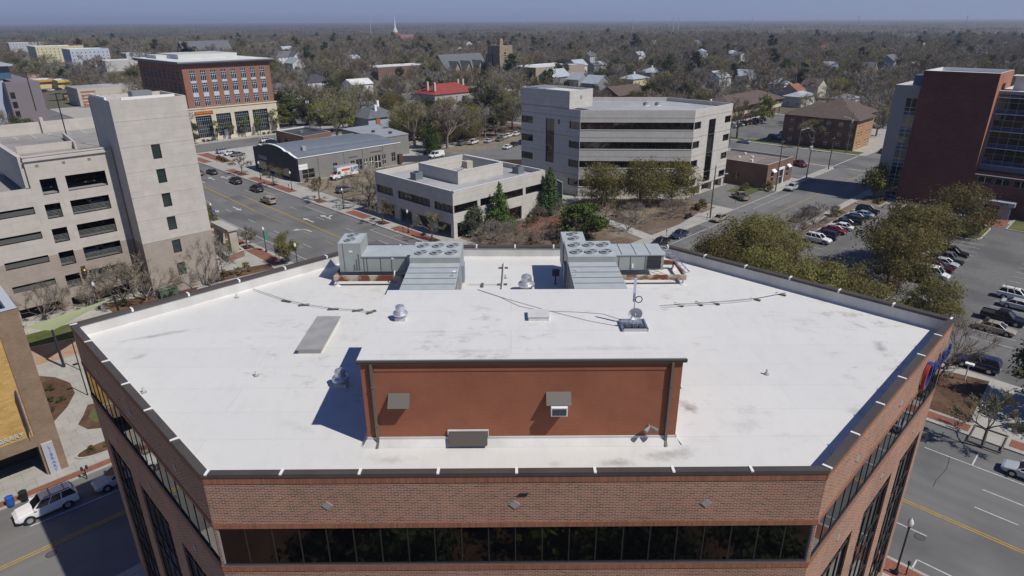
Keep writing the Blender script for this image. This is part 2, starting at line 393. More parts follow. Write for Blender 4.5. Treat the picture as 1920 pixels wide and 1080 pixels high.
cop.build('parapet_coping', COP, bld)
STRIP = mat('joint_strip_white', (.74, .73, .70), .5)
for i in range(6):
    w_ = W(o1[i], o1[(i + 1) % 6]); n = max(2, round(w_.L / 3.5))
    for k in range(n):
        u = max(w_.L * k / n, .16)
        jn = MB(); w_.bar(jn, u, u + .12, 22.105, 22.165, -.40, .012); w_.bar(jn, u, u + .12, 21.95, 22.105, -.40, -.384)
        jn.build('coping_joint', STRIP, bld)
DIAM = mat('tile_grey', (.30, .285, .27), .6)
for i, us in ((5, (5.2, 13.4, 21.8)), (0, (4.5, 11.3, 17.6)), (4, (4.2, 10.6, 17.2))):
    w_ = W(HEX[i], HEX[(i + 1) % 6])
    for z in ((20.42,) if i == 5 else (20.3, 15.35)):
        for u in us:
            dm = MB(); q = [(u - .25, z), (u, z - .23), (u + .25, z), (u, z + .23)]
            dm.add([w_.pt(a, b, .035) for a, b in q] + [w_.pt(a, b, 0) for a, b in q], [(0, 1, 2, 3)] + [(k, 4 + k, 4 + (k + 1) % 4, (k + 1) % 4) for k in range(4)])
            dm.build('diamond_tile', DIAM, bld)
w_ = W(HEX[5], HEX[0]); pl = MB(); w_.bar(pl, 13.55, 13.95, 20.9, 20.96, 0, .05); w_.bar(pl, 13.62, 14.0, 20.98, 21.02, 0, .05); pl.build('wall_plate', FRAME, bld)
# company sign on the street facade: red and blue ring with blue letters
BLUE, RED = mat('sign_blue', (.028, .042, .17), .35), mat('sign_red', (.34, .035, .025), .35)
sg = thing('company_sign', 'blue channel letter sign with red and blue oval ring high on the brick facade', 'sign', (40.3, 6.2, 19.4))
for nm, a0, a1, mm in (('red_arc', 110, 250, RED), ('blue_arc', -112, 108, BLUE)):
    r = MB()
    for k in range(14):
        t0, t1 = rad(a0 + (a1 - a0) * k / 14), rad(a0 + (a1 - a0) * (k + 1) / 14)
        P = lambda t, q: (41.5 + q * .82 * math.cos(t), 20.15 + q * .9 * math.sin(t))
        q = [P(t0, 1), P(t1, 1), P(t1, .76), P(t0, .76)]
        r.add([(x, 6.06, z) for x, z in q] + [(x, 6.25, z) for x, z in q], [(0, 1, 2, 3), (0, 4, 5, 1), (2, 6, 7, 3)])
    r.build(nm, mm, sg)
lettering('First Bank', 1.15, sg, (1, 0, 0), (.12, 0, 1), (44.55, 6.08, 20.1), BLUE, depth=.14, squash=.9)
# ================================================================ penthouse on the roof
TERRA = brick('terracotta_painted_brick', (.325, .122, .067), (.30, .112, .062), (.25, .096, .055), mo=.012, vary=.18, vscale=.45)
BRONZE = mat('bronze_sheet', (.085, .073, .058), .5)
PH = 25.55
ph = thing('roof_penthouse', 'terracotta brick mechanical penthouse with a flat white roof on the office building', 'penthouse', (.47, 30, RZ), st=True)
q = [(-6.93, 25.96), (7.88, 25.96), (7.88, 34.0), (-6.93, 34.0)]
b = MB()
for i in range(4): W(q[i], q[(i + 1) % 4]).wall(b, RZ, PH)
W(q[0], q[1]).bar(b, .6, 14.2, PH - .42, PH - .3, 0, .03)
b.build('wall', TERRA, ph)
b = MB(); b.prism([(-7.05, 25.92), (8.0, 25.92), (8.0, 34.15), (-7.05, 34.15)], PH, PH + .2); b.build('roof', MEMB, ph)
b = MB()
for i in range(4): W(q[i], q[(i + 1) % 4]).bar(b, -.05, W(q[i], q[(i + 1) % 4]).L + .05, RZ + .004, RZ + .42, 0, .05)
for i in range(4):
    ww = W(q[i], q[(i + 1) % 4]); b.quad(ww.pt(-.05, RZ + .3, .05), ww.pt(-.25, RZ + .006, .32), ww.pt(ww.L + .25, RZ + .006, .32), ww.pt(ww.L + .05, RZ + .3, .05))
b.build('base_flashing', MEMBW, ph)
b = MB(); b.box(-7.08, 25.83, PH + .0, 8.03, 25.918, PH + .17); b.box(-7.08, 25.80, PH + .10, 8.03, 25.828, PH + .18); b.build('gutter', BRONZE, ph)
for s in (-6.42, 7.4):
    b = MB(); b.box(s - .06, 25.8, RZ + .12, s + .06, 25.93, PH); b.add([(s - .06, 25.8, RZ + .2), (s + .06, 25.8, RZ + .2), (s + .06, 25.55, RZ + .05), (s - .06, 25.55, RZ + .05)], [(0, 1, 2, 3)])
    b.box(s - .08, 25.78, RZ + 1.1, s + .08, 25.95, RZ + 1.16); b.box(s - .08, 25.78, RZ + 3.2, s + .08, 25.95, RZ + 3.26)
    b.build('downspout', mat('downspout_bronze', (.135, .12, .095), .5), ph)
def hood(name, s0, s1, z0, z1, d, m, dark=True):
    b = MB(); y = 25.96
    b.add([(s0, y, z1), (s1, y, z1), (s1, y - d, z0), (s0, y - d, z0), (s0, y, z0), (s1, y, z0)], [(0, 3, 2, 1), (0, 4, 3), (1, 2, 5), (3, 4, 5, 2)])
    return b.build(name, m, ph)
HOODM = mat('hood_bronze', (.13, .118, .098), .5)
hood('wall_hood', -5.75, -4.75, 23.42, 23.95, .5, HOODM)
hood('wall_hood', 1.62, 2.78, 23.5, 23.98, .45, HOODM)
b = MB(); b.box(1.84, 25.38, 23.0, 2.6, 25.95, 23.46); b.build('window_air_conditioner', WHITE, ph)
b = MB(); b.box(1.89, 25.365, 23.05, 2.55, 25.385, 23.4); b.build('grille', mat('grille_dark', (.05, .055, .07), .5), ph)
b = MB()
b.add([(-3.0, 25.9, 21.86), (-1.16, 25.9, 21.86), (-1.16, 25.5, 21.3), (-3.0, 25.5, 21.3), (-3.0, 25.94, 21.2), (-1.16, 25.94, 21.2)], [(0, 3, 2, 1), (0, 4, 3), (1, 2, 5)])
b.build('low_vent_hood', BRONZE, ph)
b = MB(); b.box(-3.06, 25.86, 21.87, -1.1, 25.95, 21.92); b.box(-3.06, 25.86, 21.55, -3.02, 25.95, 21.87); b.box(-1.14, 25.86, 21.55, -1.1, 25.95, 21.87); b.build('hood_flashing', MEMBW, ph)
b = MB(); b.cyl((6.55, 25.95, 22.12), (6.55, 25.72, 22.12), .05, n=8); b.cyl((6.55, 25.75, 22.15), (6.3, 25.55, 22.02), .07, .13, n=10); b.cyl((6.6, 25.75, 22.15), (6.9, 25.55, 22.02), .07, .13, n=10)
b.build('flood_light', mat('fitting_grey', (.20, .20, .19), .5), ph)
b = MB(); b.add([(7.88, 27.1, 24.0), (7.88, 28.0, 24.0), (8.3, 28.0, 23.4), (8.3, 27.1, 23.4), (7.88, 27.1, 23.4)], [(0, 3, 2, 1), (0, 4, 3)]); b.build('side_hood', HOODM, ph)
# ---------------------------------------------------------------- things standing on the roof
ALU = mat('spun_aluminium', (.62, .62, .64), .38, metal=.7)
def fan_vent(label, s, t, z, k=1.):
    v = thing('roof_ventilator', label, 'roof vent', (s, t, z), group='roof ventilators', st=True)
    b = MB(); b.obox((s, t), (.6 * k, .6 * k), 0, z, z + .22 * k); b.build('curb', MEMBW, v)
    b = MB(); b.lathe((s, t, z), [(r * k, h * k) for r, h in ((.2, .22), (.2, .3), (.43, .34), (.44, .43), (.40, .5), (.29, .56), (.27, .6), (.27, .82), (.24, .89), (.1, .93))], 18); b.build('fan_housing', ALU, v, smooth=False)
    b = MB(); b.cyl((s, t, z + .9 * k), (s, t, z + .98 * k), .05 * k, n=8); b.build('cap_knob', GALV, v)
fan_vent('spun aluminium roof ventilator at the left end of the penthouse roof', -5.69, 30.2, PH + .2, .88)
fan_vent('grey roof ventilator in the shadow left of the penthouse', -9.55, 31.45, RZ, 1.12)
fan_vent('pale domed roof ventilator on the white roof behind the penthouse', 1.18, 44.9, RZ, 1.45)
b = MB(); b.prism([(.9, 29.9), (1.95, 29.9), (1.95, 30.85), (.9, 30.85)], PH + .2, PH + .42)
hb = thing('roof_curb', 'low white membrane covered curb in the middle of the penthouse roof', 'roof curb', (1.4, 30.4, PH + .2), st=True); b.build('curb_box', MEMB, hb)
b = MB(); b.box(.87, 29.87, PH + .42, 1.98, 30.88, PH + .45); b.build('curb_lid', MEMBW, hb)
ht_ = thing('roof_hatch', 'flat grey metal roof hatch on the white roof left of the penthouse', 'roof hatch', (-12.4, 37.5, RZ), st=True)
b = MB(); b.box(-13.1, 35.2, RZ, -11.7, 39.8, RZ + .28); b.build('curb', MEMBW, ht_)
b = MB(); b.box(-13.2, 35.1, RZ + .28, -11.6, 39.9, RZ + .36); b.build('lid', mat('hatch_grey', (.33, .325, .315), .5, (.27, .265, .26), 1.2), ht_)
def stub(label, s, t):
    v = thing('vent_pipe', label, 'vent pipe', (s, t, RZ), group='small vent pipes on the roof', st=True)
    b = MB(); b.cyl((s, t, RZ), (s, t, RZ + .35), .07, n=8); b.build('pipe', MEMBW, v)
    b = MB(); b.lathe((s, t, RZ), [(.16, 0.), (.14, .06), (.08, .1)], 10); b.build('boot', mat('pipe_boot_grey', (.3, .29, .28), .7), v)
stub('white vent pipe stub on the left side of the roof', -14.72, 32.54); stub('white vent pipe stub on the right side of the roof', 14.69, 32.34)
stub('white vent pipe stub near the back left parapet', -20.3, 44.0); stub('vent pipe stub by the front left parapet', -20.3, 30.8)
stub('vent pipe stub between the two rooftop units', -.4, 47.6)
# antenna
an = thing('roof_antenna', 'white panel antenna and small dish on a ballasted mast on the penthouse roof', 'antenna', (6.1, 29.2, PH + .2), st=True)
b = MB(); b.box(5.55, 28.65, PH + .24, 6.75, 29.75, PH + .27); b.box(5.5, 28.6, PH + .2, 6.8, 28.68, PH + .36); b.box(5.5, 29.7, PH + .2, 6.8, 29.78, PH + .36); b.box(5.5, 28.6, PH + .2, 5.58, 29.78, PH + .36); b.box(6.72, 28.6, PH + .2, 6.8, 29.78, PH + .36); b.build('ballast_frame', GALV, an)
b = MB(); b.cyl((6.15, 29.3, PH + .25), (6.15, 29.3, PH + 2.0), .028, n=8); b.cyl((5.7, 28.9, PH + .3), (6.15, 29.3, PH + 1.1), .02, n=6); b.cyl((6.6, 28.9, PH + .3), (6.15, 29.3, PH + 1.1), .02, n=6); b.build('mast', GALV, an)
b = MB(); b.box(6.07, 29.34, PH + 1.5, 6.19, 29.41, PH + 2.75); b.build('panel_antenna', mat('antenna_pale_blue', (.5, .56, .72), .4), an)
b = MB(); dsh = [(.02, 0.), (.15, .02), (.28, .07), (.36, .14)]
rings = []
for r, d in dsh: rings.append([(6.15 + r * math.cos(a) + .0, 29.1 - d - .05 * math.sin(a), PH + 1.0 + r * math.sin(a)) for a in [2 * math.pi * i / 16 for i in range(16)]])
b.loft(rings, caps=False); b.cyl((6.15, 29.1, PH + 1.0), (6.15, 28.8, PH + 1.0), .03, n=6); b.build('dish', mat('dish_grey', (.45, .46, .47), .4), an)
b = MB(); b.tube([(6.34 + .17 * math.cos(a), 29.28, PH + 1.65 + .17 * math.sin(a)) for a in [i * math.pi / 7 for i in range(15)]], .025, 5); b.build('cable_coil', BLACK, an)
for k in range(3):
    b = MB(); b.box(5.68 + .34 * k, 28.72, PH + .27, 5.95 + .34 * k, 29.05, PH + .42); b.build('ballast_block', mat('block_dark', (.06, .06, .065), .8), an)
CABLE = mat('cable_grey', (.26, .25, .24), .7)
def cable(label, pts, r=.012, m=CABLE, name='roof_cable', grp='cables on the roof'):
    b = MB(); b.tube(pts, r, 5); o = b.build(name, m); o.rotation_euler = (0, 0, rad(-45)); tag(o, label, 'cable', grp); return o
Z2 = PH + .225
cable('thin cable from the antenna sagging across the penthouse roof, the rear one', [(6.1, 29.6, Z2), (4.8, 30.7, Z2), (3.4, 30.95, Z2), (1.8, 31.1, Z2), (.5, 31.7, Z2), (-.6, 33.0, Z2), (-1.9, 34.1, Z2)])
cable('thin cable from the antenna foot running diagonally to the penthouse back edge', [(5.6, 29.1, Z2), (3.9, 29.9, Z2), (1.9, 31.2, Z2), (-.3, 32.8, Z2), (-1.9, 34.12, Z2)])
SLEEP = mat('sleeper_dark', (.10, .09, .085), .8)
def line(label, pts, blocks, cat='pipe', r=.04, m=MEMBW):
    v = thing('conduit_run', label, cat, (pts[0][0], pts[0][1], RZ), st=True)
    b = MB(); b.tube([(x, y, RZ + .13) for x, y in pts], r, 6); b.build('conduit', m, v)
    for x, y, a in blocks:
        b = MB(); b.obox((x, y), (.75, .2), rad(a), RZ, RZ + .1); b.build('support_block', SLEEP, v)
line('thin grey conduit on dark support blocks running to the left parapet', [(-19.6, 45.4), (-16.5, 43.3), (-14.9, 42.5), (-12.6, 41.7), (-10.75, 41.4), (-9.6, 41.0)], [(-16.4, 43.2, -20), (-14.9, 42.5, 10), (-12.6, 41.75, 5), (-10.8, 41.5, 15), (-9.8, 41.2, 45)], r=.028, m=mat('conduit_grey', (.35, .34, .33), .6))
line('white pipe pair on dark support blocks running to the right parapet', [(8.1, 41.2), (10.7, 42.0), (13.4, 42.35), (16.0, 42.75), (17.8, 43.1), (20.6, 44.2)], [(12.0, 42.1, -50), (13.5, 42.3, -70), (14.7, 42.4, -60), (17.8, 43.0, -40), (20.0, 43.9, -40)], r=.05)
line('second white pipe beside the pair of pipes toward the right parapet', [(8.1, 40.8), (10.7, 41.7), (13.4, 42.05), (16.0, 42.45), (17.6, 42.8)], [], r=.03)
line('pale conduit running from the back parapet between the rooftop units', [(-.55, 50.8), (-.6, 47.0), (-.75, 42.0)], [(-.6, 49.8, 0), (-.65, 46.2, 0), (-.7, 43.5, 0)], r=.07)
line('thin wire crossing the roof from the conduit to the left rooftop unit', [(-.7, 46.0), (-3.3, 46.1)], [(-2.2, 46.05, 90)], r=.02, m=CABLE)
line('thin wire crossing the roof behind the penthouse', [(-.7, 43.6), (-3.4, 43.7)], [(-2.3, 43.65, 90)], r=.02, m=CABLE)
# rooftop air handling units
UNIT = mat('unit_grey_green', (.335, .362, .345), .5, (.305, .33, .315), 1.5, detail=7)
UNITT = mat('unit_top_grey', (.40, .435, .44), .5, (.36, .39, .395), 1.2, detail=7)
SEAM = mat('panel_seam', (.10, .11, .105), .6)
RUST = mat('rusty_beam', (.42, .38, .30), .8, (.16, .055, .025), 1.1, detail=8, lo=.42, hi=.52)
FAND, FANL = mat('fan_dark', (.045, .047, .05), .5), mat('fan_blade_grey', (.32, .335, .34), .4)
def fan(parent, s, t, z, r):
    b = MB()
    for i in range(20):
        a0, a1 = 2 * math.pi * i / 20, 2 * math.pi * (i + 1) / 20
        P = lambda a, q, h: (s + q * math.cos(a), t + q * math.sin(a), z + h)
        b.quad(P(a0, r, .12), P(a1, r, .12), P(a1, r * .9, .12), P(a0, r * .9, .12), mi=0)
        b.quad(P(a0, r, .0), P(a1, r, .0), P(a1, r, .12), P(a0, r, .12), mi=0)
        b.quad(P(a0, r * .9, .12), P(a1, r * .9, .12), P(a1, r * .9, .012), P(a0, r * .9, .012), mi=0)
        b.add([P(a0, r * .9, .012), P(a1, r * .9, .012), (s, t, z + .012)], [(0, 1, 2)], 1)
    for k in range(4):
        a = k * math.pi / 2 + .5
        b.quad((s + .1 * r * math.cos(a), t + .1 * r * math.sin(a), z + .03), (s + .82 * r * math.cos(a - .28), t + .82 * r * math.sin(a - .28), z + .05), (s + .86 * r * math.cos(a + .3), t + .86 * r * math.sin(a + .3), z + .1), (s + .2 * r * math.cos(a + .9), t + .2 * r * math.sin(a + .9), z + .06), mi=2)
    for k in range(3): b.cyl((s - r * .93, t + (k - 1) * r * .1, z + .125), (s + r * .93, t + (k - 1) * r * .1, z + .125), .008, n=4, mi=0)
    b.cyl((s, t, z + .02), (s, t, z + .115), r * .22, n=10, mi=2)
    b.build('fan', [UNITT, FAND, FANL], parent)
def seams(parent, segs, r=.018):
    b = MB()
    for p0, p1 in segs: b.cyl(p0, p1, r, n=4)
    b.build('panel_seams', SEAM, parent)
def unit_long(label, s0, s1, t0, t1, t2, side):
    u = thing('rooftop_unit', label, 'rooftop unit', ((s0 + s1) / 2, (t0 + t2) / 2, RZ), group='rooftop air handlers', st=True)
    b = MB(); b.box(s0 + .05, t0, 22.0, s1 - .05, t1, 24.0, 0, 1)
    b.box(s0, t0 - .05, 24.0, s1, t1 + .02, 24.08, 1); b.build('housing', [UNIT, UNITT], u)
    seams(u, [((s0 + .05, t, 24.1), (s1 - .05, t, 24.1)) for t in np.arange(t0 + .9, t1 - .3, 1.0)] + [((s0 + .03, t, 22.05), (s0 + .03, t, 23.98)) for t in np.arange(t0 + .9, t1, 1.0)] + [((s1 - .03, t, 22.05), (s1 - .03, t, 23.98)) for t in np.arange(t0 + .9, t1, 1.0)])
    b = MB(); b.box(s0 - .02, t1 + .02, 22.0, s1 + .02, t2, 24.5, 0, 1); b.build('condenser_section', [UNIT, UNITT], u)
    for i in range(3):
        for j in range(2): fan(u, s0 + (s1 - s0) * (.2 + .31 * i), t1 + .95 + 1.55 * j, 24.5, .46)
    for s in (s0 + .1, s1 - .25):
        b = MB(); b.box(s, t0 - .2, RZ + .35, s + .15, t2 + .2, RZ + .8); b.build('support_beam', RUST, u)
    for s in (s0 + .15, s1 - .2):
        for t in (t0 + .3, (t0 + t2) / 2, t2 - .4):
            b = MB(); b.cyl((s, t, RZ), (s, t, RZ + .4), .08, n=8); b.build('leg', MEMBW, u)
    b = MB(); b.box(s1 - .02 if side > 0 else s0 - .22, t2 - 2.9, 22.3, s1 + .22 if side > 0 else s0 + .02, t2 - 1.9, 23.6); b.build('control_box', mat('control_box_blue_grey', (.24, .28, .36), .5), u)
    b = MB(); e = s1 if side > 0 else s0; b.tube([(e - .3 * side, t1 - 2.6, 24.12), (e - .3 * side, t1 - 2.6, 24.45), (e - .1 * side, t1 - 2.5, 24.45)], .025, 5); b.build('lifting_hook', GALV, u)
unit_long('long grey rooftop unit with six fans behind the penthouse, left one', -7.15, -3.6, 35.2, 43.05, 46.65, 1)
unit_long('long grey rooftop unit with six fans behind the penthouse, right one', 4.1, 7.5, 35.2, 43.05, 46.6, -1)
u = thing('rooftop_unit', 'rooftop unit with a tall two-fan end block left of the long left unit', 'rooftop unit', (-10.3, 48.2, RZ), group='rooftop air handlers', st=True)
b = MB(); b.box(-13.25, 46.9, 22.0, -11.5, 49.45, 24.32, 0, 1); b.build('condenser_section', [UNIT, UNITT], u)
b = MB(); b.box(-11.5, 46.92, 22.0, -7.35, 49.42, 23.2, 0, 1); b.box(-11.5, 46.86, 23.2, -7.3, 49.5, 23.28, 1); b.build('housing', [UNIT, UNITT], u)
for t in (47.6, 48.8): fan(u, -12.4, t, 24.32, .46)
seams(u, [((s, 46.9, 22.03), (s, 46.9, 23.18)) for s in (-11.35, -11.1, -10.05, -9.2, -8.1)] + [((-12.85, 46.885, 22.05), (-12.85, 46.885, 24.3)), ((-11.55, 46.89, 23.2), (-7.4, 46.89, 23.2))])
for k in range(3):
    b = MB(); b.box(-12.15 + .19 * k, 46.88, 22.12, -12.05 + .19 * k, 46.9, 22.6 + .42 * k); b.build('louvre', mat('louvre_dark', (.13, .145, .14), .5), u)
b = MB(); b.box(-12.42, 46.875, 23.6, -12.15, 46.9, 23.72); b.build('warning_label', WHITE, u); b = MB(); b.box(-9.2, 46.885, 23.0, -9.02, 46.92, 23.15); b.build('warning_label', WHITE, u)
b = MB(); b.box(-13.6, 46.1, RZ + .42, -7.4, 46.28, RZ + .85); b.box(-13.6, 49.4, RZ + .42, -7.4, 49.58, RZ + .85); b.box(-13.6, 46.28, RZ + .5, -13.45, 49.4, RZ + .8); b.build('support_beam', RUST, u)
for s, t in ((-13.4, 46.2), (-13.4, 49.5), (-8.6, 46.2), (-8.6, 49.5)):
    b = MB(); b.cyl((s, t, RZ), (s, t, RZ + .45), .09, n=8); b.lathe((s, t, RZ), [(.3, 0.), (.26, .05), (.1, .12)], 10); b.build('leg', MEMBW, u)
b = MB(); b.tube([(-9.0, 46.85, 22.05), (-9.0, 46.6, 22.0), (-9.0, 46.5, 21.75), (-8.7, 46.5, 21.7)], .05, 6); b.build('drain_pipe', WHITE, u)
u = thing('rooftop_unit', 'rooftop unit with a louvred end right of the long right unit', 'rooftop unit', (9.5, 48.2, RZ), group='rooftop air handlers', st=True)
b = MB(); b.box(7.6, 46.92, 22.0, 11.86, 49.42, 23.2, 0, 1); b.box(7.6, 46.86, 23.2, 11.92, 49.5, 23.28, 1); b.build('housing', [UNIT, UNITT], u)
b = MB(); b.box(4.0, 46.72, 22.0, 5.75, 49.2, 24.42, 0, 1); b.build('condenser_section', [UNIT, UNITT], u)
for t in (47.35, 48.5): fan(u, 4.9, t, 24.42, .44)
seams(u, [((s, 46.9, 22.03), (s, 46.9, 23.18)) for s in (8.4, 9.3, 10.45)] + [((s, 46.9, 23.3), (s, 49.5, 23.3)) for s in (8.6, 9.7, 10.8)])
b = MB()
for k in range(3): b.box(10.6, 46.86, 22.14 + .36 * k, 11.66, 46.92, 22.44 + .36 * k)
b.build('intake_louvre', mat('louvre_black', (.03, .032, .034), .5), u)
b = MB(); b.box(9.4, 46.88, 22.15, 9.55, 46.92, 22.5); b.build('warning_label', WHITE, u)
b = MB(); b.box(7.7, 46.0, RZ + .42, 13.5, 46.2, RZ + .78); b.box(7.7, 49.3, RZ + .42, 13.5, 49.5, RZ + .78); b.box(13.35, 46.2, RZ + .46, 13.5, 49.3, RZ + .74); b.build('support_beam', RUST, u)
for s, t in ((8.6, 46.1), (13.3, 46.1), (8.6, 49.4), (13.3, 49.4)):
    b = MB(); b.cyl((s, t, RZ), (s, t, RZ + .45), .09, n=8); b.lathe((s, t, RZ), [(.3, 0.), (.26, .05), (.1, .12)], 10); b.build('leg', MEMBW, u)
ld = thing('roof_ladder', 'sloping metal step ladder leaning from the right rooftop unit down to the beam', 'ladder', (12.7, 47.5, RZ + .78), st=True)
b = MB(); b.cyl((12.0, 49.0, 23.25), (13.5, 46.4, 21.95), .04, n=6); b.cyl((12.5, 49.2, 23.1), (13.9, 46.7, 21.9), .04, n=6); b.build('rail', GALV, ld)
b = MB()
for k in range(9):
    q_ = k / 8; b.cyl((12.0 + 1.5 * q_, 49.0 - 2.6 * q_, 23.25 - 1.3 * q_), (12.5 + 1.4 * q_, 49.2 - 2.5 * q_, 23.1 - 1.2 * q_), .03, n=5)
b.build('rungs', GALV, ld)
jb = thing('disconnect_switch', 'dark electrical disconnect box on a post beside the right long unit', 'switch box', (3.45, 46.3, RZ), st=True)
b = MB(); b.box(3.2, 46.2, RZ + .7, 3.75, 46.45, RZ + 1.2); b.build('box', mat('switch_box_dark', (.09, .09, .1), .5), jb)
b = MB(); b.cyl((3.45, 46.3, RZ), (3.45, 46.3, RZ + .7), .06, n=6); b.cyl((3.3, 46.3, RZ), (3.6, 46.3, RZ), .05, n=6); b.build('post', SEAM, jb)
# ================================================================ neighbouring buildings
def rect(x0, y0, x1, y1): return [(x0, y0), (x1, y0), (x1, y1), (x0, y1)]
def walls(b, poly, z0, z1, holes={}, th=.25, back=False):
    for i in range(len(poly)): W(poly[i], poly[(i + 1) % len(poly)]).wall(b, z0, z1, holes.get(i, []), th=th, back=back)
def side(poly, i): return W(poly[i], poly[(i + 1) % len(poly)])
def parapet_roof(t, poly, ztop, zroof, th, mw, mr, mc=None, name='roof'):
    i1 = inset(poly, th); b = MB()
    for i in range(len(poly)):
        j = (i + 1) % len(poly); b.quad((*i1[j], zroof), (*i1[i], zroof), (*i1[i], ztop), (*i1[j], ztop))
        b.quad((*poly[i], ztop), (*poly[j], ztop), (*i1[j], ztop), (*i1[i], ztop))
    b.build('parapet', mc or mw, t)
    b = MB(); b.prism(inset(poly, th * .9), zroof - .3, zroof, bottom=False); return b.build(name, mr, t)
PRECAST = brick('precast_panel', (.53, .505, .455), (.51, .485, .44), (.36, .34, .31), bw=3.2, bh=1.1, mo=.025, vary=.10, vscale=.4)
ROOFG = mat('roof_gravel_grey', (.33, .33, .335), .95, (.27, .27, .28), .5, detail=8, c3=(.38, .38, .385))
# ---- five-storey precast office with ribbon windows
P5 = [(120.6, 97.3), (138.2, 77.6), (156.2, 77.6), (157.5, 97.2), (143.8, 112.4), (143.8, 116.4), (120.6, 116.4)]
o5 = thing('office_building', 'pale five storey precast office block with long dark ribbon windows and a taller corner', 'office building', (138, 97, 0))
b = MB()
rib = [(16.2, 17.9), (11.7, 13.4), (7.2, 8.9), (2.65, 4.35)]
L5 = side(P5, 0).L
hol = {0: [(0.1, L5 - .1, a, c) for a, c in rib],
       1: [(.1, 3.1, a, c) for a, c in rib] + [(6.8, 10.1, 2.65, 17.9)] + [(14.6, 17.9, a, c) for a, c in rib],
       6: [(.05, 4.0, a, c) for a, c in rib[:3]] + [(8.3, 11.1, 7.3, 17.95), (12.2, 12.9, 16.9, 18.0)] + [(15.8, 19.0, a, c) for a, c in rib],
       2: [(.1, 4, a, c) for a, c in rib] + [(8, 18, a, c) for a, c in rib]}
W5 = {6: W(P5[6], P5[0])}
for i in range(7):
    ww = side(P5, i)
    if i == 6: hol[6] = [(ww.L - h[1], ww.L - h[0], h[2], h[3]) if False else h for h in hol[6]]
    z0 = 2.3 if i == 1 else 0
    ww.wall(b, z0, 20.7, hol.get(i, []), th=.3)
    for h in hol.get(i, []):
        n = max(1, round((h[1] - h[0]) / 1.5)); m_ = max(1, round((h[3] - h[2]) / 3.5))
        ww.window(o5, h, n, m_, GLASS, FRAME, dep=.28, t=.05, bdep=.03)
# undercroft at street level on the right
b.quad((138.2, 77.6, 2.3), (138.2, 81, 2.3), (156.2, 81, 2.3), (156.2, 77.6, 2.3))
b.box(139.5, 81, 0, 156.2, 82, 2.4)
for x in (139.0, 144.6, 150.5, 155.6): b.box(x - .45, 77.8, 0, x + .45, 78.7, 2.3)
tw = [(120.6, 100.7), (129.3, 100.7), (129.3, 116.4), (120.6, 116.4)]
walls(b, tw, 20.6, 24.7)
b.build('wall', PRECAST, o5)
parapet_roof(o5, P5, 20.7, 19.75, .35, PRECAST, ROOFG)
parapet_roof(o5, tw, 24.7, 24.25, .35, PRECAST, mat('roof_membrane_pale', (.6, .6, .58), .7, (.5, .5, .49), .5), name='tower_roof')
b = MB()
for z in (5.3, 9.9, 14.4, 18.9): 
    for i in (0, 1, 6): side(P5, i).bar(b, 0, side(P5, i).L, z - .04, z + .04, .0, .012)
b.build('panel_joint', mat('joint_dark', (.2, .19, .175), .8), o5)
b = MB()
for a, c in rib:
    for i in (0,): side(P5, i).bar(b, .1, L5 - .1, a - .1, a + .003, -.3, .08)
b.build('window_sill', mat('sill_pale', (.55, .53, .48), .6), o5)
b = MB(); side(tw, 0).bar(b, 3.9, 4.6, 22.6, 23.4, 0, .03); b.build('wall_vent', FRAMEG, o5)
b = MB(); b.prism(rect(122, 112, 129, 116), 24.3, 24.75); b.build('tower_hatch', FRAMEG, o5)
for lb, x, y in (('small dark condenser on the roof of the five storey office, left one', 144.6, 95.6), ('small dark condenser on the roof of the five storey office, right one', 146.6, 93.4)):
    t = thing('roof_condenser', lb, 'condenser', (x, y, 19.75), group='small condensers on the white office roof'); b = MB(); b.box(x - .5, y - .4, 19.8, x + .5, y + .4, 20.5); b.build('casing', FRAMEG, t); b = MB(); b.cyl((x, y, 20.5), (x, y, 20.56), .33, n=10); b.build('fan', BLACK, t)
    b = MB(); b.box(x - .9, y - .8, 19.754, x + .9, y + .8, 19.8); b.build('pad', WHITE, t)
t = thing('roof_beacon', 'white globe on a post at the right edge of the five storey office roof', 'roof light', (152, 81.5, 19.75)); b = MB(); b.cyl((152, 81.5, 19.75), (152, 81.5, 21.3), .06, n=6); b.build('post', GALV, t); b = MB(); b.lathe((152, 81.5, 21.2), [(.05, 0), (.25, .15), (.28, .35), (.15, .55)], 10); b.build('globe', WHITE, t)
# ---- two-storey precast office
P2 = rect(78.3, 94, 104.9, 120.3)
o2 = thing('office_building', 'low two storey precast office with a square walled roof enclosure', 'office building', (91, 107, 0))
b = MB()
S0 = [(.35, 6.3, 5.1, 6.75), (6.9, 13.6, 5.2, 6.8), (13.6 + .0, 19.6, 5.2, 6.85), (20.4, 25.9, 5.2, 6.85)]
S0 = [(.2, 6.4, 5.1, 6.75), (7.2, 12.9, 5.2, 6.8), (13.5, 19.6, 5.2, 6.85), (20.4, 25.9, 5.2, 6.85), (.9, 6.5, .1, 3.1), (13.6, 19.2, .1, 3.1)]
W0 = [(.3, 6.4, 5.15, 6.9), (8.1, 19.1, 5.1, 6.8), (20.4, 26.1, 5.15, 6.75), (1.9, 6.4, 0, 3.1), (8.4, 12.7, 0, 2.95), (14.4, 18.9, 0, 2.9), (20.9, 25.4, 0, 2.9)]
for i in range(4): side(P2, i).wall(b, 0, 9.6, {0: S0, 3: W0}.get(i, []), th=.4, back=(i == 3))
b.box(83.2, 94.5, 0, 104.5, 119.9, 3.2); b.box(78.8, 94.5, 3.2, 104.5, 119.9, 3.6)
b.build('wall', PRECAST, o2)
for h in S0: side(P2, 0).window(o2, h, 3, 1, GLASS, FRAME, dep=.35, t=.05)
for h in W0[:3]: side(P2, 3).window(o2, h, max(2, round((h[1] - h[0]) / 1.6)), 1, GLASS, FRAME, dep=.35, t=.05)
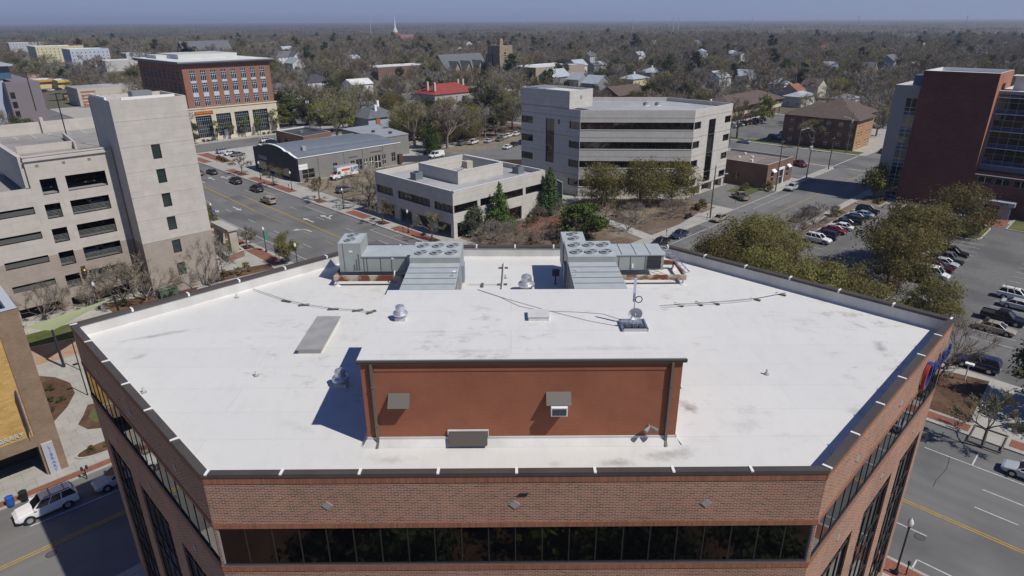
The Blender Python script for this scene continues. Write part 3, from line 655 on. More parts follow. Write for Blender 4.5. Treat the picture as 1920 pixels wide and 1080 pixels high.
parapet_roof(o2, P2, 9.6, 8.6, .35, PRECAST, ROOFG)
pe = rect(85.6, 100.8, 98.6, 114)
b = MB(); walls(b, pe, 8.6, 11.3); i1 = inset(pe, .3)
for i in range(4):
    j = (i + 1) % 4; b.quad((*i1[j], 8.62), (*i1[i], 8.62), (*i1[i], 11.3), (*i1[j], 11.3)); b.quad((*pe[i], 11.3), (*pe[j], 11.3), (*i1[j], 11.3), (*i1[i], 11.3))
b.build('roof_enclosure', PRECAST, o2)
b = MB()
for i in range(4): side(pe, i).bar(b, 0, 13.2, 11.3, 11.36, -.32, .03); side(P2, i).bar(b, 0, 26.6, 9.6, 9.66, -.37, .03)
b.build('coping', mat('coping_pale', (.62, .62, .61), .5), o2)
b = MB(); b.box(94.5, 108, 8.62, 96.2, 109.5, 11.0); b.tube([(88, 112, 10.4), (97, 112, 10.4)], .12, 6); b.tube([(88, 110, 9.6), (95, 110, 9.6)], .15, 6); b.box(92, 106, 8.62, 93.2, 107.2, 9.9); b.build('duct_work', mat('duct_cream', (.45, .42, .33), .7), o2)
def condenser(label, x, y, z, s=1.):
    t = thing('roof_condenser', label, 'condenser', (x, y, z), group='condensers on the two storey office roof'); b = MB()
    b.box(x - .95 * s, y - .95 * s, z + .15, x + .95 * s, y + .95 * s, z + 1.6 * s); b.build('casing', mat('condenser_blue_grey', (.15, .18, .19), .5), t)
    b = MB(); b.cyl((x, y, z + 1.6 * s), (x, y, z + 1.72 * s), .6 * s, n=14); b.build('fan_guard', BLACK, t)
    b = MB(); b.box(x - 1.1 * s, y - 1.1 * s, z, x + 1.1 * s, y + 1.1 * s, z + .15); b.build('base', GALV, t)
condenser('blue grey condenser on the two storey roof left of the enclosure', 82.6, 110.9, 8.6); condenser('grey condenser on the two storey roof right of the enclosure', 101.9, 99.3, 8.6)
# stepped glazed link with pale green frame
GRF = mat('frame_pale_green', (.36, .42, .22), .5)
lk = thing('glazed_link', 'sloping glass link with pale green frame between the two precast offices', 'glass link', (112, 98, 0))
b = MB(); b.add([(105.2, 95, 8.8), (112, 95, 5.4), (112, 103, 5.4), (105.2, 103, 8.8)], [(0, 1, 2, 3)]); b.quad((105.2, 95, 0), (112, 95, 0), (112, 95, 5.4), (105.2, 95, 8.8)); b.quad((112, 95, 0), (112, 103, 0), (112, 103, 5.4), (112, 95, 5.4)); b.build('glazing', GLASSB, lk)
b = MB()
for k in range(6): y = 95 + 1.6 * k; b.cyl((105.2, y, 8.95), (112, y, 5.5), .12, n=5)
for k in range(4): x = 105.2 + 6.8 * k / 3; z = 8.95 - 3.45 * k / 3; b.cyl((x, 94.9, z), (x, 103.1, z), .12, n=5)
for k in range(4): x = 105.2 + 6.8 * k / 3; b.cyl((x, 94.95, 0), (x, 94.95, 8.9 - 3.4 * k / 3), .09, n=5)
for k in range(6): y = 95 + 1.6 * k; b.cyl((112.05, y, 0), (112.05, y, 5.5), .08, n=5)
b.build('frame', GRF, lk)
# ---- parking deck
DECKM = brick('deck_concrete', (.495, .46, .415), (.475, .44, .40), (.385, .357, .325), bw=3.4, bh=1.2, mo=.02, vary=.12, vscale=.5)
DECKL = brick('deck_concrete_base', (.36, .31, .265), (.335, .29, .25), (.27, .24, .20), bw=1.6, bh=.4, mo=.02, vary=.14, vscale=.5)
dk = thing('parking_deck', 'pale concrete multi storey parking deck with open bays and railings', 'parking garage', (12, 128, 0))
wl = W((-28, 109.5), (26.3, 109.5)); X0 = -28.
lv = [(16.25, 14.15), (12.65, 10.55), (9.1, 7.0), (5.5, 3.4), (1.95, .05)]
hs = []; bays_ = []
for k, (a, c) in enumerate(lv):
    for x0 in (19.5,): bays_.append((x0, 24.5, c, a))
    bays_.append((16.35, 18.25, c, a))
    for x0 in (9.9, 3.6, -2.7, -9.0, -15.3): bays_.append((x0, x0 + 5.2, a - 1.05 if k < 4 else c, a))
bays_ += [(19.7, 24.8, 17.65, 19.85), (16.6, 18.55, 17.6, 19.8)]
hs = [(x0 - X0, x1 - X0, a, c) for x0, x1, a, c in bays_]
b = MB(); wl.wall(b, 8.9, 18.8, [h for h in hs if h[2] >= 7.9], th=.45, back=True, u1=15.4 - X0)
wl.wall(b, 8.9, 23.1, [h for h in hs if h[2] >= 6.9], th=.45, back=True, u0=15.4 - X0)
b.quad(wl.pt(15.4 - X0, 18.8, 0), wl.pt(15.4 - X0, 18.8, -.45), wl.pt(15.4 - X0, 23.1, -.45), wl.pt(15.4 - X0, 23.1, 0))
wl.bar(b, 15.3 - X0, 25.9 - X0, 22.45, 22.75, 0, .25); wl.bar(b, 15.3 - X0, 25.9 - X0, 22.98, 23.14, -.5, .08)
b.build('wall', DECKM, dk)
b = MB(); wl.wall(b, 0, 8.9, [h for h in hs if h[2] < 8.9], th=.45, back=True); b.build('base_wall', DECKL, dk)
b = MB()
for z in (20.9, 17.3, 13.7, 10.1, 6.5, 2.95): 
    if z > 20: b.box(15.5, 109.95, z, 36, 146, z + .5)
    else: b.box(-28, 109.95, z, 36, 146, z + .45)
for x in (-22, -9.5, -3.2, 3.1, 9.4, 15.6, 19.0, 25): 
    for y in (118, 127, 136): b.box(x - .35, y - .35, 0, x + .35, y + .35, 20.9 if x > 15 else 17.3)
b.build('floor_slab', mat('deck_slab', (.30, .285, .265), .9, (.25, .24, .225), .4, detail=7, c3=(.2, .19, .18)), dk)
b = MB(); b.box(-28, 145.6, 0, 36, 146.2, 21.4); b.box(15.4, 145.5, 21.4, 36, 146.0, 23.4); b.box(35.6, 116, 0, 36.1, 145.6, 22.6); b.box(-28, 110, 0, -27.6, 146, 18); b.box(14.9, 109.95, 18.3, 15.5, 128, 23.1); b.box(14.9, 128, 17.4, 15.5, 145.6, 22.6)
b.box(24.6, 144.9, 21.4, 25.1, 145.5, 24.2); b.build('parapet_wall', DECKM, dk)
b = MB(); b.box(17, 124.0, 21.4, 24.6, 124.25, 22.5); b.prism([(24.4, 122.4), (24.7, 122.4), (25.9, 135.2), (25.6, 135.2)], 21.4, 22.5); b.build('ramp_wall', DECKM, dk)
b = MB()
for h in hs:
    if h[2] < .3 or h[2] > 17: continue
    n = 6; top = h[2] + min(1.05, (h[3] - h[2]) * .62)
    for k in range(n): z = h[2] + .08 + (top - h[2] - .1) * k / (n - 1); wl.bar(b, h[0], h[1], z, z + .06, -.3, -.24)
    for u in (h[0] + .05, (h[0] + h[1]) / 2, h[1] - .05): wl.bar(b, u - .04, u + .04, h[2], top, -.34, -.3)
b.build('railing', mat('railing_grey_green', (.15, .16, .145), .6), dk)
b = MB()
for k in range(7): x = 17.3 + 2.6 * k; b.box(x, 139.5, 21.404, x + .12, 144.4, 21.41)
b.build('parking_line', mat('line_white_worn', (.55, .54, .5), .8), dk)
b = MB()
for x in (16.6, 19.8, 23): wl.bar(b, x - X0, x - X0 + .4, 21.55, 21.9, 0, .03)
b.build('wall_medallion', mat('medallion_brown', (.22, .18, .14), .7), dk)
b = MB(); wl.bar(b, 18.6 - X0, 19.1 - X0, 5.9, 6.4, 0, .4); b.lathe((18.85, 109.1, 4.9), [(.1, 0), (.32, .3), (.34, .9), (.2, 1.1)], 10); b.build('bell_lantern', mat('bronze_lantern', (.14, .09, .04), .4, metal=.5), dk)
# stair tower
stw = thing('stair_tower', 'tall pale concrete stair tower with one column of dark windows beside the deck', 'stair tower', (31.5, 109, 0))
ts = rect(26.4, 105.3, 36.7, 115.5)
whs = [(4.1, 5.35, z, z + 2.15) for z in (21.2, 17.55, 13.85, 10.15, 6.4, 2.6)]
b = MB(); side(ts, 0).wall(b, 8.9, 29.9, [h for h in whs if h[2] > 8.9], th=.3)
for i in (1, 2, 3): side(ts, i).wall(b, 8.9, 29.9)
for z in (27.0, 23.4, 19.7, 16.0, 12.4, 8.9):
    side(ts, 0).bar(b, 0, 10.3, z, z + .06, 0, .03)
b.build('wall', DECKM, stw)
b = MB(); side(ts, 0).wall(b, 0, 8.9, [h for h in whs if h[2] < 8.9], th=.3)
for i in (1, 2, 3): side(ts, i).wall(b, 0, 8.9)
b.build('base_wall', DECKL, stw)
for h in whs: side(ts, 0).window(stw, h, 1, 2, mat('window_glass_green', (.01, .03, .025), .05, spec=.9), FRAME, dep=.25)
parapet_roof(stw, ts, 29.9, 29.2, .3, DECKM, ROOFG)
b = MB(); b.box(28, 105.35, 29.9, 35.2, 105.6, 30.25); b.box(26.45, 107.5, 29.9, 26.7, 115, 30.25); b.build('roof_rail', STRIP, stw)
b = MB(); b.box(30.3, 108, 29.2, 33, 110, 30.7); b.build('roof_unit', FRAMEG, stw)
# ---- library
LY = brick('yellow_brick', (.56, .37, .135), (.44, .275, .088), (.40, .27, .12), bw=.6, bh=.2, mo=.012, vary=.18, vscale=.6)
LB = brick('brown_brick', (.27, .185, .12), (.215, .145, .095), (.27, .21, .155), bw=.3, bh=.1, mo=.012, vary=.2, vscale=.6)
lib = thing('library', 'yellow and brown brick library with a ground floor arcade at the left edge', 'library', (-6, 80, 0))
lp = rect(-30, 66.9, 5.95, 96); wl = side(lp, 0)
b = MB(); wl.wall(b, 0, 17.0, [(.0, 34.2, 0, 3.4), (8, 34.2, 4.6, 16.2)], th=.25); side(lp, 1).wall(b, 0, 17.0); side(lp, 2).wall(b, 0, 17.0); side(lp, 3).wall(b, 0, 17.0)
b.build('wall', LB, lib)
b = MB(); b.quad(wl.pt(8, 4.6, -.12), wl.pt(34.2, 4.6, -.12), wl.pt(34.2, 16.2, -.12), wl.pt(8, 16.2, -.12)); b.build('yellow_panel', LY, lib)
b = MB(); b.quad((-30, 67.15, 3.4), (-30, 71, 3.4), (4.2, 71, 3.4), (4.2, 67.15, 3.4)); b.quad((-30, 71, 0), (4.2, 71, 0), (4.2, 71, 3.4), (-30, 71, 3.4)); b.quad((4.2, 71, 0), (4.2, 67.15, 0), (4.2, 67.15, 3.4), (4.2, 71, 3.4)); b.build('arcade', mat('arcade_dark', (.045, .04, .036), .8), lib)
lettering('LIBRARY', .62, lib, (1, 0, 0), (0, 0, 1), (2.35, 66.96, 5.05), mat('letters_grey', (.5, .5, .52), .4), depth=.08)
b = MB(); b.box(4.42, 66.62, 0, 5.3, 66.9, 3.55); b.build('sign_slab', mat('sign_slab_grey', (.40, .41, .43), .6), lib)
for k, ch in enumerate('LIBRARY'): lettering(ch, .46, lib, (1, 0, 0), (0, 0, 1), (4.93, 66.6, 3.1 - .43 * k), mat('sign_letters_blue', (.1, .17, .5), .4), depth=.04, squash=1.0)
b = MB(); b.cyl((3.95, 66.3, 5.0), (3.95, 66.3, 9.8), .035, n=6); b.cyl((3.95, 66.3, 8.6), (3.95, 66.95, 8.6), .03, n=5); b.cyl((3.95, 66.3, 5.4), (3.95, 66.95, 5.4), .03, n=5); b.build('banner_pole', mat('pole_rust_red', (.07, .03, .025), .5), lib)
b = MB(); b.box(3.9, 66.2, 5.5, 4.0, 66.9, 9.6); b.build('banner', mat('banner_purple', (.075, .085, .2), .7), lib)
parapet_roof(lib, lp, 17.05, 16.2, .7, mat('coping_grey', (.42, .44, .47), .6), mat('library_roof', (.13, .15, .2), .8))
# ---- red brick tower with curtain wall, right
RBR = brick('dark_red_brick', (.165, .068, .05), (.125, .052, .040), (.14, .07, .055), bw=.9, bh=.3, mo=.02, vary=.28, vscale=.16)
LITBR = brick('sunlit_brick_return', (.38, .17, .10), (.33, .145, .088), (.36, .19, .13), bw=.5, bh=.16, mo=.01, vary=.15)  # same tower brick, its sunlit orange painted into the return side
GREYP = mat('metal_panel_grey', (.27, .262, .25), .5, (.24, .232, .225), .3)
rt = thing('brick_tower_building', 'tall dark red brick office tower with a gridded glass wing at the right edge', 'office building', (180, 30, 0))
tp_ = rect(170.5, 26.9, 185, 40.9)
b = MB(); side(tp_, 3).wall(b, 0, 29.35); side(tp_, 1).wall(b, 0, 29.35); side(tp_, 2).wall(b, 0, 29.35); b.build('wall', RBR, rt)
b = MB(); side(tp_, 0).wall(b, 0, 29.35); b.build('return_wall', LITBR, rt)
parapet_roof(rt, tp_, 29.36, 28.6, .35, mat('coping_white', (.6, .6, .6), .5), mat('roof_pale', (.55, .55, .54), .8))
gp = rect(171.2, 40.9, 185, 46.2); wl = side(gp, 3)
b = MB(); hh = [(2.75, 5.1, .1, 23.3)]; wl.wall(b, 0, 26, hh, th=.2); side(gp, 1).wall(b, 0, 26); side(gp, 2).wall(b, 0, 26); b.build('grey_wing_wall', GREYP, rt)
parapet_roof(rt, gp, 26.02, 25.5, .3, mat('coping_white', (.6, .6, .6), .5), ROOFG, name='wing_roof')
SPAN = mat('spandrel_blue', (.025, .045, .12), .2, spec=.7)
rows = []
for k in range(6): rows += [.1 + 3.87 * k, 1.0 + 3.87 * k, 1.9 + 3.87 * k]
rows = [r for r in rows if r < 23] + [23.3]
wl.window(rt, hh[0], 2, 1, GLASS, FRAMEW, dep=.15, t=.08, rows=rows, name='stair_window')
for k in range(6): b = MB(); wl.bar(b, 2.78, 5.08, .1 + 3.87 * k, 1.0 + 3.87 * k, -.15, -.13); b.build('spandrel', SPAN, rt)
b = MB(); b.box(172, 41.2, 26.0, 176, 43, 28.2); b.build('roof_plant', mat('plant_blue_grey', (.09, .12, .19), .5), rt)
# glass wing, set back behind the brick return
wg = W((173.6, 26.9), (173.6, -12)); b = MB(); 
hg = (.3, 38.6, 10.3, 25.1)
wg.wall(b, 8.4, 25.6, [hg], th=.2); b.build('glass_wing_frame', FRAMEG, rt)
rows = [10.3]
for k in range(4): rows += [11.2 + 3.6 * k, 12.6 + 3.6 * k, 13.9 + 3.6 * k]
rows = sorted(r for r in rows if r < 25) + [25.1]
wg.window(rt, hg, 21, 1, GLASS, mat('mullion_blue_grey', (.20, .225, .26), .5), dep=.15, t=.08, rows=rows, name='curtain_wall')
for k in range(4): b = MB(); wg.bar(b, .3, 38.6, 10.3 + 3.6 * k, 11.15 + 3.6 * k, -.15, -.13); b.build('spandrel', SPAN, rt)
b = MB()
for k in range(5): z = 10.2 + 3.6 * k - (.25 if k == 4 else 0); wg.bar(b, .1, 38.8, z, z + .13, -.02, .3)
b.build('sun_shade', mat('shade_pale', (.5, .52, .55), .4), rt)
wb = W((170.5, 26.9), (170.5, -12)); b = MB()
lw = [(a, a + 2.6, 6.7, 8.1) for a in (.9, 4.1, 7.3, 10.5, 13.7, 17)]
wb.wall(b, 0, 9.2, lw + [(3.4, 6.9, 0, 2.9)], th=.25); b.prism(rect(170.7, -12, 173.7, 26.85), 8.9, 9.15); b.build('base_wall', RBR, rt)
for h in lw: wb.window(rt, h, 2, 1, GLASS, FRAMEW, dep=.2, t=.1)
wb.window(rt, (3.4, 6.9, 0, 2.9), 3, 1, GLASS, FRAMEG, dep=.2, name='entrance_door')
b = MB(); b.box(170.0, 12.5, 8.5, 170.5, 26.6, 8.62); b.build('window_canopy', mat('shade_pale', (.5, .52, .55), .4), rt)
b = MB(); b.box(167.6, 17.9, 3.0, 170.6, 25.9, 3.85); b.build('entrance_canopy', mat('canopy_grey', (.38, .375, .36), .6, (.33, .325, .315), 1), rt)
for y in (23.3, 18.5): b = MB(); b.box(168.3, y, 0, 170.45, y + 1.9, 3.0); b.build('canopy_pier', mat('pier_grey', (.30, .295, .285), .7), rt)
lettering('320 CHESTNUT', .95, rt, (0, -1, 0), (0, 0, 1), (167.57, 21.9, 3.42), BLACK, depth=.05, squash=.92)
b = MB(); b.box(173.8, -12, 25.6, 190, 26.9, 25.75); b.box(176, 22, 25.7, 178.5, 25, 28.6); b.box(179, 8, 25.7, 188, 20, 28); b.box(175.4, 21.6, 28.6, 179.5, 25.6, 28.75); b.build('wing_roof', mat('roof_pale', (.55, .55, .54), .8), rt)
# ---- small flat-roofed brick building on the side street
SB = brick('plain_brown_brick', (.20, .115, .075), (.165, .095, .063), (.22, .16, .12), bw=.4, bh=.14, vary=.2)
s1 = thing('brick_shop', 'small flat roofed brown brick building with white awnings on the side street', 'shop', (166.5, 76, 0))
sp = rect(159.3, 67.8, 174.5, 86); b = MB()
h0 = [(2.6, 4.0, 1.5, 3.9), (6.4, 9.2, .1, 3.9), (11.6, 13.0, 1.5, 4.0)]
for i in range(4): side(sp, i).wall(b, 0, 6.2, h0 if i == 0 else [(4.5, 6.2, 1.6, 3.0), (9, 10.7, 1.6, 3.0)] if i == 3 else [], th=.2)
b.build('wall', SB, s1)
for h in h0: side(sp, 0).window(s1, h, 1 if h[1] - h[0] < 2 else 2, 2, GLASS, WHITE, dep=.15, name='door' if h[2] < 1 else 'window')
for h in ((4.5, 6.2, 1.6, 3.0), (9, 10.7, 1.6, 3.0)): side(sp, 3).window(s1, h, 2, 1, GLASS, FRAMEG, dep=.15)
parapet_roof(s1, sp, 6.25, 5.7, .4, mat('coping_grey2', (.36, .36, .35), .7), mat('roof_tar_brown', (.19, .165, .14), .9, (.14, .12, .105), .35, detail=8, c3=(.25, .22, .19)))
for u in (3.3, 12.3):
    b = MB(); ww = side(sp, 0); b.add([ww.pt(u - .9, 4.7, 0), ww.pt(u + .9, 4.7, 0), ww.pt(u + .9, 4.05, .8), ww.pt(u - .9, 4.05, .8), ww.pt(u - .9, 4.05, 0), ww.pt(u + .9, 4.05, 0)], [(0, 3, 2, 1), (0, 4, 3), (1, 2, 5)]); b.build('awning', WHITE, s1)
b = MB(); ww = side(sp, 0); ww.bar(b, 6.0, 6.4, 0, 4.4, 0, .25); ww.bar(b, 9.2, 9.6, 0, 4.4, 0, .25); ww.bar(b, 5.9, 9.7, 4.0, 4.5, 0, .3); b.build('door_surround', WHITE, s1)
for k, (x, y) in enumerate(((163, 74), (166, 79), (168.5, 76.5), (171.5, 80))):
    b = MB(); b.box(x - .3, y - .3, 5.7, x + .3, y + .3, 6.1 + .2 * (k == 0)); b.build('roof_vent', WHITE, s1)
# ---- brown hip-roofed brick apartments
def hip_roof(b, x0, y0, x1, y1, z0, z1, ov=.6, mi=0):
    x0 -= ov; y0 -= ov; x1 += ov; y1 += ov; w_, d = x1 - x0, y1 - y0; k = min(w_, d) / 2
    if w_ >= d: r0, r1 = (x0 + k, (y0 + y1) / 2, z1), (x1 - k, (y0 + y1) / 2, z1)
    else: r0, r1 = ((x0 + x1) / 2, y0 + k, z1), ((x0 + x1) / 2, y1 - k, z1)
    p = [(x0, y0, z0), (x1, y0, z0), (x1, y1, z0), (x0, y1, z0), r0, r1]
    b.add(p, ([(0, 1, 5, 4), (2, 3, 4, 5), (1, 2, 5), (3, 0, 4)] if w_ >= d else [(1, 2, 5, 4), (3, 0, 4, 5), (0, 1, 4), (2, 3, 5)]) + [(3, 2, 1, 0)], mi)
def gable_roof(b, x0, y0, x1, y1, z0, z1, axis='x', ov=.5, th=.18, mi=0):
    if axis == 'x':
        ym = (y0 + y1) / 2; sl = (z1 - z0) / (ym - y0); y0 -= ov; y1 += ov; z0 -= ov * sl; x0 -= ov; x1 += ov
        for q in (y0, y1): b.add([(x0, q, z0), (x1, q, z0), (x1, ym, z1), (x0, ym, z1), (x0, q, z0 - th), (x1, q, z0 - th), (x1, ym, z1 - th), (x0, ym, z1 - th)], [(0, 1, 2, 3), (4, 7, 6, 5), (0, 4, 5, 1), (1, 5, 6, 2), (3, 7, 4, 0)], mi)
    else:
        xm = (x0 + x1) / 2; sl = (z1 - z0) / (xm - x0); x0 -= ov; x1 += ov; z0 -= ov * sl; y0 -= ov; y1 += ov
        for q in (x0, x1): b.add([(q, y0, z0), (q, y1, z0), (xm, y1, z1), (xm, y0, z1), (q, y0, z0 - th), (q, y1, z0 - th), (xm, y1, z1 - th), (xm, y0, z1 - th)], [(0, 1, 2, 3), (4, 7, 6, 5), (0, 4, 5, 1), (1, 5, 6, 2), (3, 7, 4, 0)], mi)
def gable_wall(b, x0, y0, x1, y1, z0, z1, axis='x'):
    if axis == 'x':
        for x in (x0, x1): b.add([(x, y0, z0), (x, y1, z0), (x, (y0 + y1) / 2, z1)], [(0, 1, 2)])
    else:
        for y in (y0, y1): b.add([(x0, y, z0), (x1, y, z0), ((x0 + x1) / 2, y, z1)], [(0, 1, 2)])
APB = brick('apartment_brick', (.21, .105, .062), (.165, .082, .05), (.2, .13, .09), bw=.5, bh=.17, vary=.2)
APO = brick('apartment_tan_brick', (.42, .24, .115), (.37, .205, .10), (.38, .26, .16), bw=.5, bh=.17, vary=.15)
SHB = mat('shingle_brown', (.115, .085, .07), .9, (.085, .062, .052), .6, detail=8, stretch=(1, 1, 3))
ap = thing('brick_apartments', 'three storey brown brick apartment block with a brown hip roof', 'apartment block', (238, 82, 0))
a1, a2 = rect(228, 70.2, 243, 94), rect(243, 74, 257, 92)
hw = [(u, u + 1.3, z, z + 1.5) for u in (2.2, 6.2, 10.2, 14.2, 18.2, 21.6) for z in (1.2, 4.3, 7.3)]; hs_ = [(u, u + 1.2, z, z + 1.5) for u in (2, 4.6, 10, 12.6) for z in (1.2, 4.3, 7.3)]
b = MB(); side(a1, 3).wall(b, 0, 9.8, hw, th=.15); side(a1, 1).wall(b, 0, 9.8); side(a1, 2).wall(b, 0, 9.8); b.build('wall', APB, ap)
b = MB(); side(a1, 0).wall(b, 0, 9.8, hs_, th=.15); [side(a2, i).wall(b, 0, 9.8) for i in range(4)]; b.build('end_wall', APO, ap)
for h in hw: side(a1, 3).window(ap, h, 1, 2, GLASS, WHITE, dep=.1, t=.12)
for h in hs_: side(a1, 0).window(ap, h, 1, 2, GLASS, WHITE, dep=.1, t=.12)
b = MB(); hip_roof(b, 228, 70.2, 243, 94, 9.8, 13.6, 1.0); hip_roof(b, 238, 74, 257, 92, 9.82, 14.6, 1.0); b.build('roof', SHB, ap)
# ---- grey workshop with bow-parapet front
GCMU = brick('grey_painted_block', (.235, .228, .212), (.225, .218, .203), (.2, .195, .18), bw=.8, bh=.4, mo=.015, vary=.12)
gs = thing('grey_workshop', 'long grey block workshop building with a curved parapet front and metal roof', 'workshop', (97, 172, 0))
gp_ = rect(81, 161, 114.7, 186.5)
b = MB(); wl = side(gp_, 0)
gh = [(1.2, 4.8, .8, 3.3), (16.2, 17.5, 1.8, 3.5), (18.0, 20.0, .1, 3.6), (20.6, 21.9, 1.4, 3.4), (22.5, 23.9, .9, 3.7), (24.3, 26.4, .1, 3.9), (26.9, 28.2, .9, 3.8), (30.2, 31.6, 1.3, 3.9), (10.6, 11.9, 2.9, 3.7)]
wl.wall(b, 0, 6.5, gh, th=.2); side(gp_, 1).wall(b, 0, 6.5); side(gp_, 2).wall(b, 0, 6.5)
for u in (6.1, 14.2, 20.3, 27.2): wl.bar(b, u, u + .3, 0, 6.4, 0, .12)
b.build('wall', GCMU, gs)
for h in gh: wl.window(gs, h, 2, 2 if h[2] < 2.5 else 1, GLASS, WHITE if 20 < h[0] < 29 else FRAMEG, dep=.15, t=.12, name='door' if h[2] < .2 else 'window')
b = MB(); wl.bar(b, 32.3, 33.6, .5, 3.2, .05, .9); b.build('open_door', mat('door_brown', (.09, .05, .035), .7), gs)
NAVY = mat('navy_front', (.038, .04, .052), .7, (.03, .031, .04), .8)
fr = [(161, 6.5), (163.5, 7.0), (165, 7.5), (167, 7.55), (168.5, 8.1), (171, 8.45), (173.7, 8.6), (176.5, 8.45), (179, 8.1), (180.5, 7.55), (182.5, 7.5), (184, 7.0), (186.5, 6.5)]
b = MB(); b.add([(80.9, y, z) for y, z in fr] + [(81.3, y, z) for y, z in fr] + [(80.9, 161, 0), (80.9, 186.5, 0), (81.3, 161, 0), (81.3, 186.5, 0)], [(26, *range(13), 27), (29, *range(25, 12, -1), 28)] + [(i, 13 + i, 14 + i, i + 1) for i in range(12)] + [(26, 28, 13, 0)]); b.build('front_wall', NAVY, gs, recalc=True)
b = MB()
for (y0, z0), (y1, z1) in zip(fr[:-1], fr[1:]): b.add([(80.78, y0, z0), (80.78, y1, z1), (80.78, y1, z1 + .16), (80.78, y0, z0 + .16), (81.4, y0, z0), (81.4, y1, z1), (81.4, y1, z1 + .16), (81.4, y0, z0 + .16)], [(0, 3, 2, 1), (4, 5, 6, 7), (3, 7, 6, 2), (0, 1, 5, 4)])
wl.bar(b, 0, 33.7, 6.42, 6.56, -.2, .14); b.build('parapet_trim', WHITE, gs)
b = MB(); p = [(81.2 + .1, y, z - .28) for y, z in fr]; q_ = [(114.7, y, z - .28 - (z - 6.5) * .4) for y, z in fr]
for i in range(12): b.quad(p[i], q_[i], q_[i + 1], p[i + 1])
b.build('roof', mat('roof_metal_grey', (.155, .175, .20), .55, (.135, .152, .175), .4), gs)
b = MB(); wf = W((80.9, 186.5), (80.9, 161)); wf.bar(b, 3.2, 8.4, 3.7, 4.75, 0, .15); b.build('front_sign', mat('sign_blue_grey', (.17, .18, .25), .5), gs)
for a, z in ((.9, 4.05), (.9, 3.3)):
    b = MB(); wl.bar(b, a - .6, a + 2.0, z, z + .68, 0, .08); b.build('sign_board', WHITE, gs)
b = MB(); wl.bar(b, 15.8, 18.6, 4.35, 4.65, 0, .05); b.build('sign_letters', mat('letters_dark', (.1, .095, .08), .6), gs)
b = MB(); wl.bar(b, 22.8, 26.9, 4.85, 5.15, 0, .06); b.build('sign_letters', mat('letters_dark', (.1, .095, .08), .6), gs)
b = MB(); wf.bar(b, 9.4, 15.2, 0, 3.2, .0, .03); wf.bar(b, 2.2, 7.4, 0, 3.0, .0, .03); wf.bar(b, 17.2, 20.6, 0, 3.2, 0, .03); b.build('shop_window', GLASS, gs)
b = MB(); b.box(86, 166.5, 6.9, 87, 167.5, 8.3); b.build('roof_vent', CONC, gs)
# rear annexe and low dark-roofed building
an2 = thing('grey_annexe', 'grey flat roofed annexe behind the grey workshop with two roof fans', 'workshop', (125, 183, 0))
ap_ = [(115.2, 172.5), (126.2, 172.5), (131, 197.5), (117, 197.5)]; b = MB(); walls(b, ap_, 0, 6.3); b.build('wall', GCMU, an2)
b = MB(); b.prism(inset(ap_, -.15), 6.3, 6.5); b.build('roof', mat('roof_blue_grey', (.3, .32, .35), .7, (.26, .28, .3), .4), an2)
for x, y in ((120, 183), (122.5, 177)):
    b = MB(); b.cyl((x, y, 6.5), (x, y, 7.1), .6, n=10); b.build('roof_fan', mat('fan_brown', (.07, .05, .045), .7), an2)
b = MB(); side(ap_, 0).bar(b, 6, 7.5, 1.5, 3.4, 0, .03); b.build('window', GLASS, an2)
lb = thing('low_brick_building', 'low dark flat roofed building behind the grey workshop', 'workshop', (112, 210, 0))
lp2 = [(105.6, 203), (117.5, 205.5), (117.5, 224), (105.6, 222.5)]; b = MB(); walls(b, lp2, 0, 4.6, {3: [(6, 8.2, .1, 2.4), (10, 12.2, .1, 2.4)]}); b.build('wall', SB, lb)
for h in ((6, 8.2, .1, 2.4), (10, 12.2, .1, 2.4)): side(lp2, 3).window(lb, h, 2, 1, GLASS, FRAMEG, name='door')
parapet_roof(lb, lp2, 4.65, 4.2, .3, mat('coping_pale', (.62, .62, .61), .5), mat('roof_black', (.05, .05, .055), .9, (.07, .07, .075), .3))
b = MB(); b.box(110, 213, 4.2, 111, 214, 5.0); b.build('roof_vent', GALV, lb)
# ---- bank building with cream base
WBR = brick('bank_orange_brick', (.30, .145, .098), (.25, .12, .082), (.30, .17, .12), bw=.6, bh=.2, vary=.14)
CREAM = mat('cream_stone', (.62, .56, .43), .8, (.55, .495, .38), .5)
wf_ = thing('bank_building', 'orange brick bank building with cream stone base and rows of tall windows', 'bank', (101, 270, 0))
wp = rect(86.2, 246.2, 118, 291)
b = MB(); f0 = side(wp, 0); h_ = []
for k in range(8):
    u = 2.3 + 3.63 * k
    for z in (20.9, 16.9, 12.2): h_.append((u, u + 1.9, z, z + 3.5 if z > 20 else z + 3.2))
hl = [(4 + 4.4 * k, 6.2 + 4.4 * k, z, z + 3.2) for k in range(9) for z in (20.9, 16.9, 12.2)]
f0.wall(b, 11.4, 26.4, h_, th=.2); side(wp, 3).wall(b, 11.4, 26.4, hl, th=.2); side(wp, 1).wall(b, 11.4, 26.4); side(wp, 2).wall(b, 11.4, 26.4); b.build('wall', WBR, wf_)
for h in h_: f0.window(wf_, h, 3, 1, GLASS, FRAMEW, dep=.15, t=.13, rows=[h[2], h[2] + 1.8, h[2] + 2.6, h[3]], bdep=.1)
for h in hl: side(wp, 3).window(wf_, h, 3, 3, GLASS, FRAMEG, dep=.15, t=.15)
b = MB()
for k in range(8):
    u = 2.3 + 3.63 * k
    for z in (20.15, 15.45): b = MB(); f0.bar(b, u, u + 1.9, z, z + .72 if z > 20 else z + 1.4, 0, .08); b.build('pale_spandrel', mat('spandrel_pale', (.50, .52, .54), .6), wf_)
hb_ = [(1.9, 7.5, 1.3, 9.0), (9.2, 14.6, 1.3, 9.2), (16.0, 21.4, 1.3, 9.3), (22.9, 28.8, 1.3, 9.4)]
cp = rect(85.7, 245.7, 118.4, 291.3); f1 = side(cp, 0)
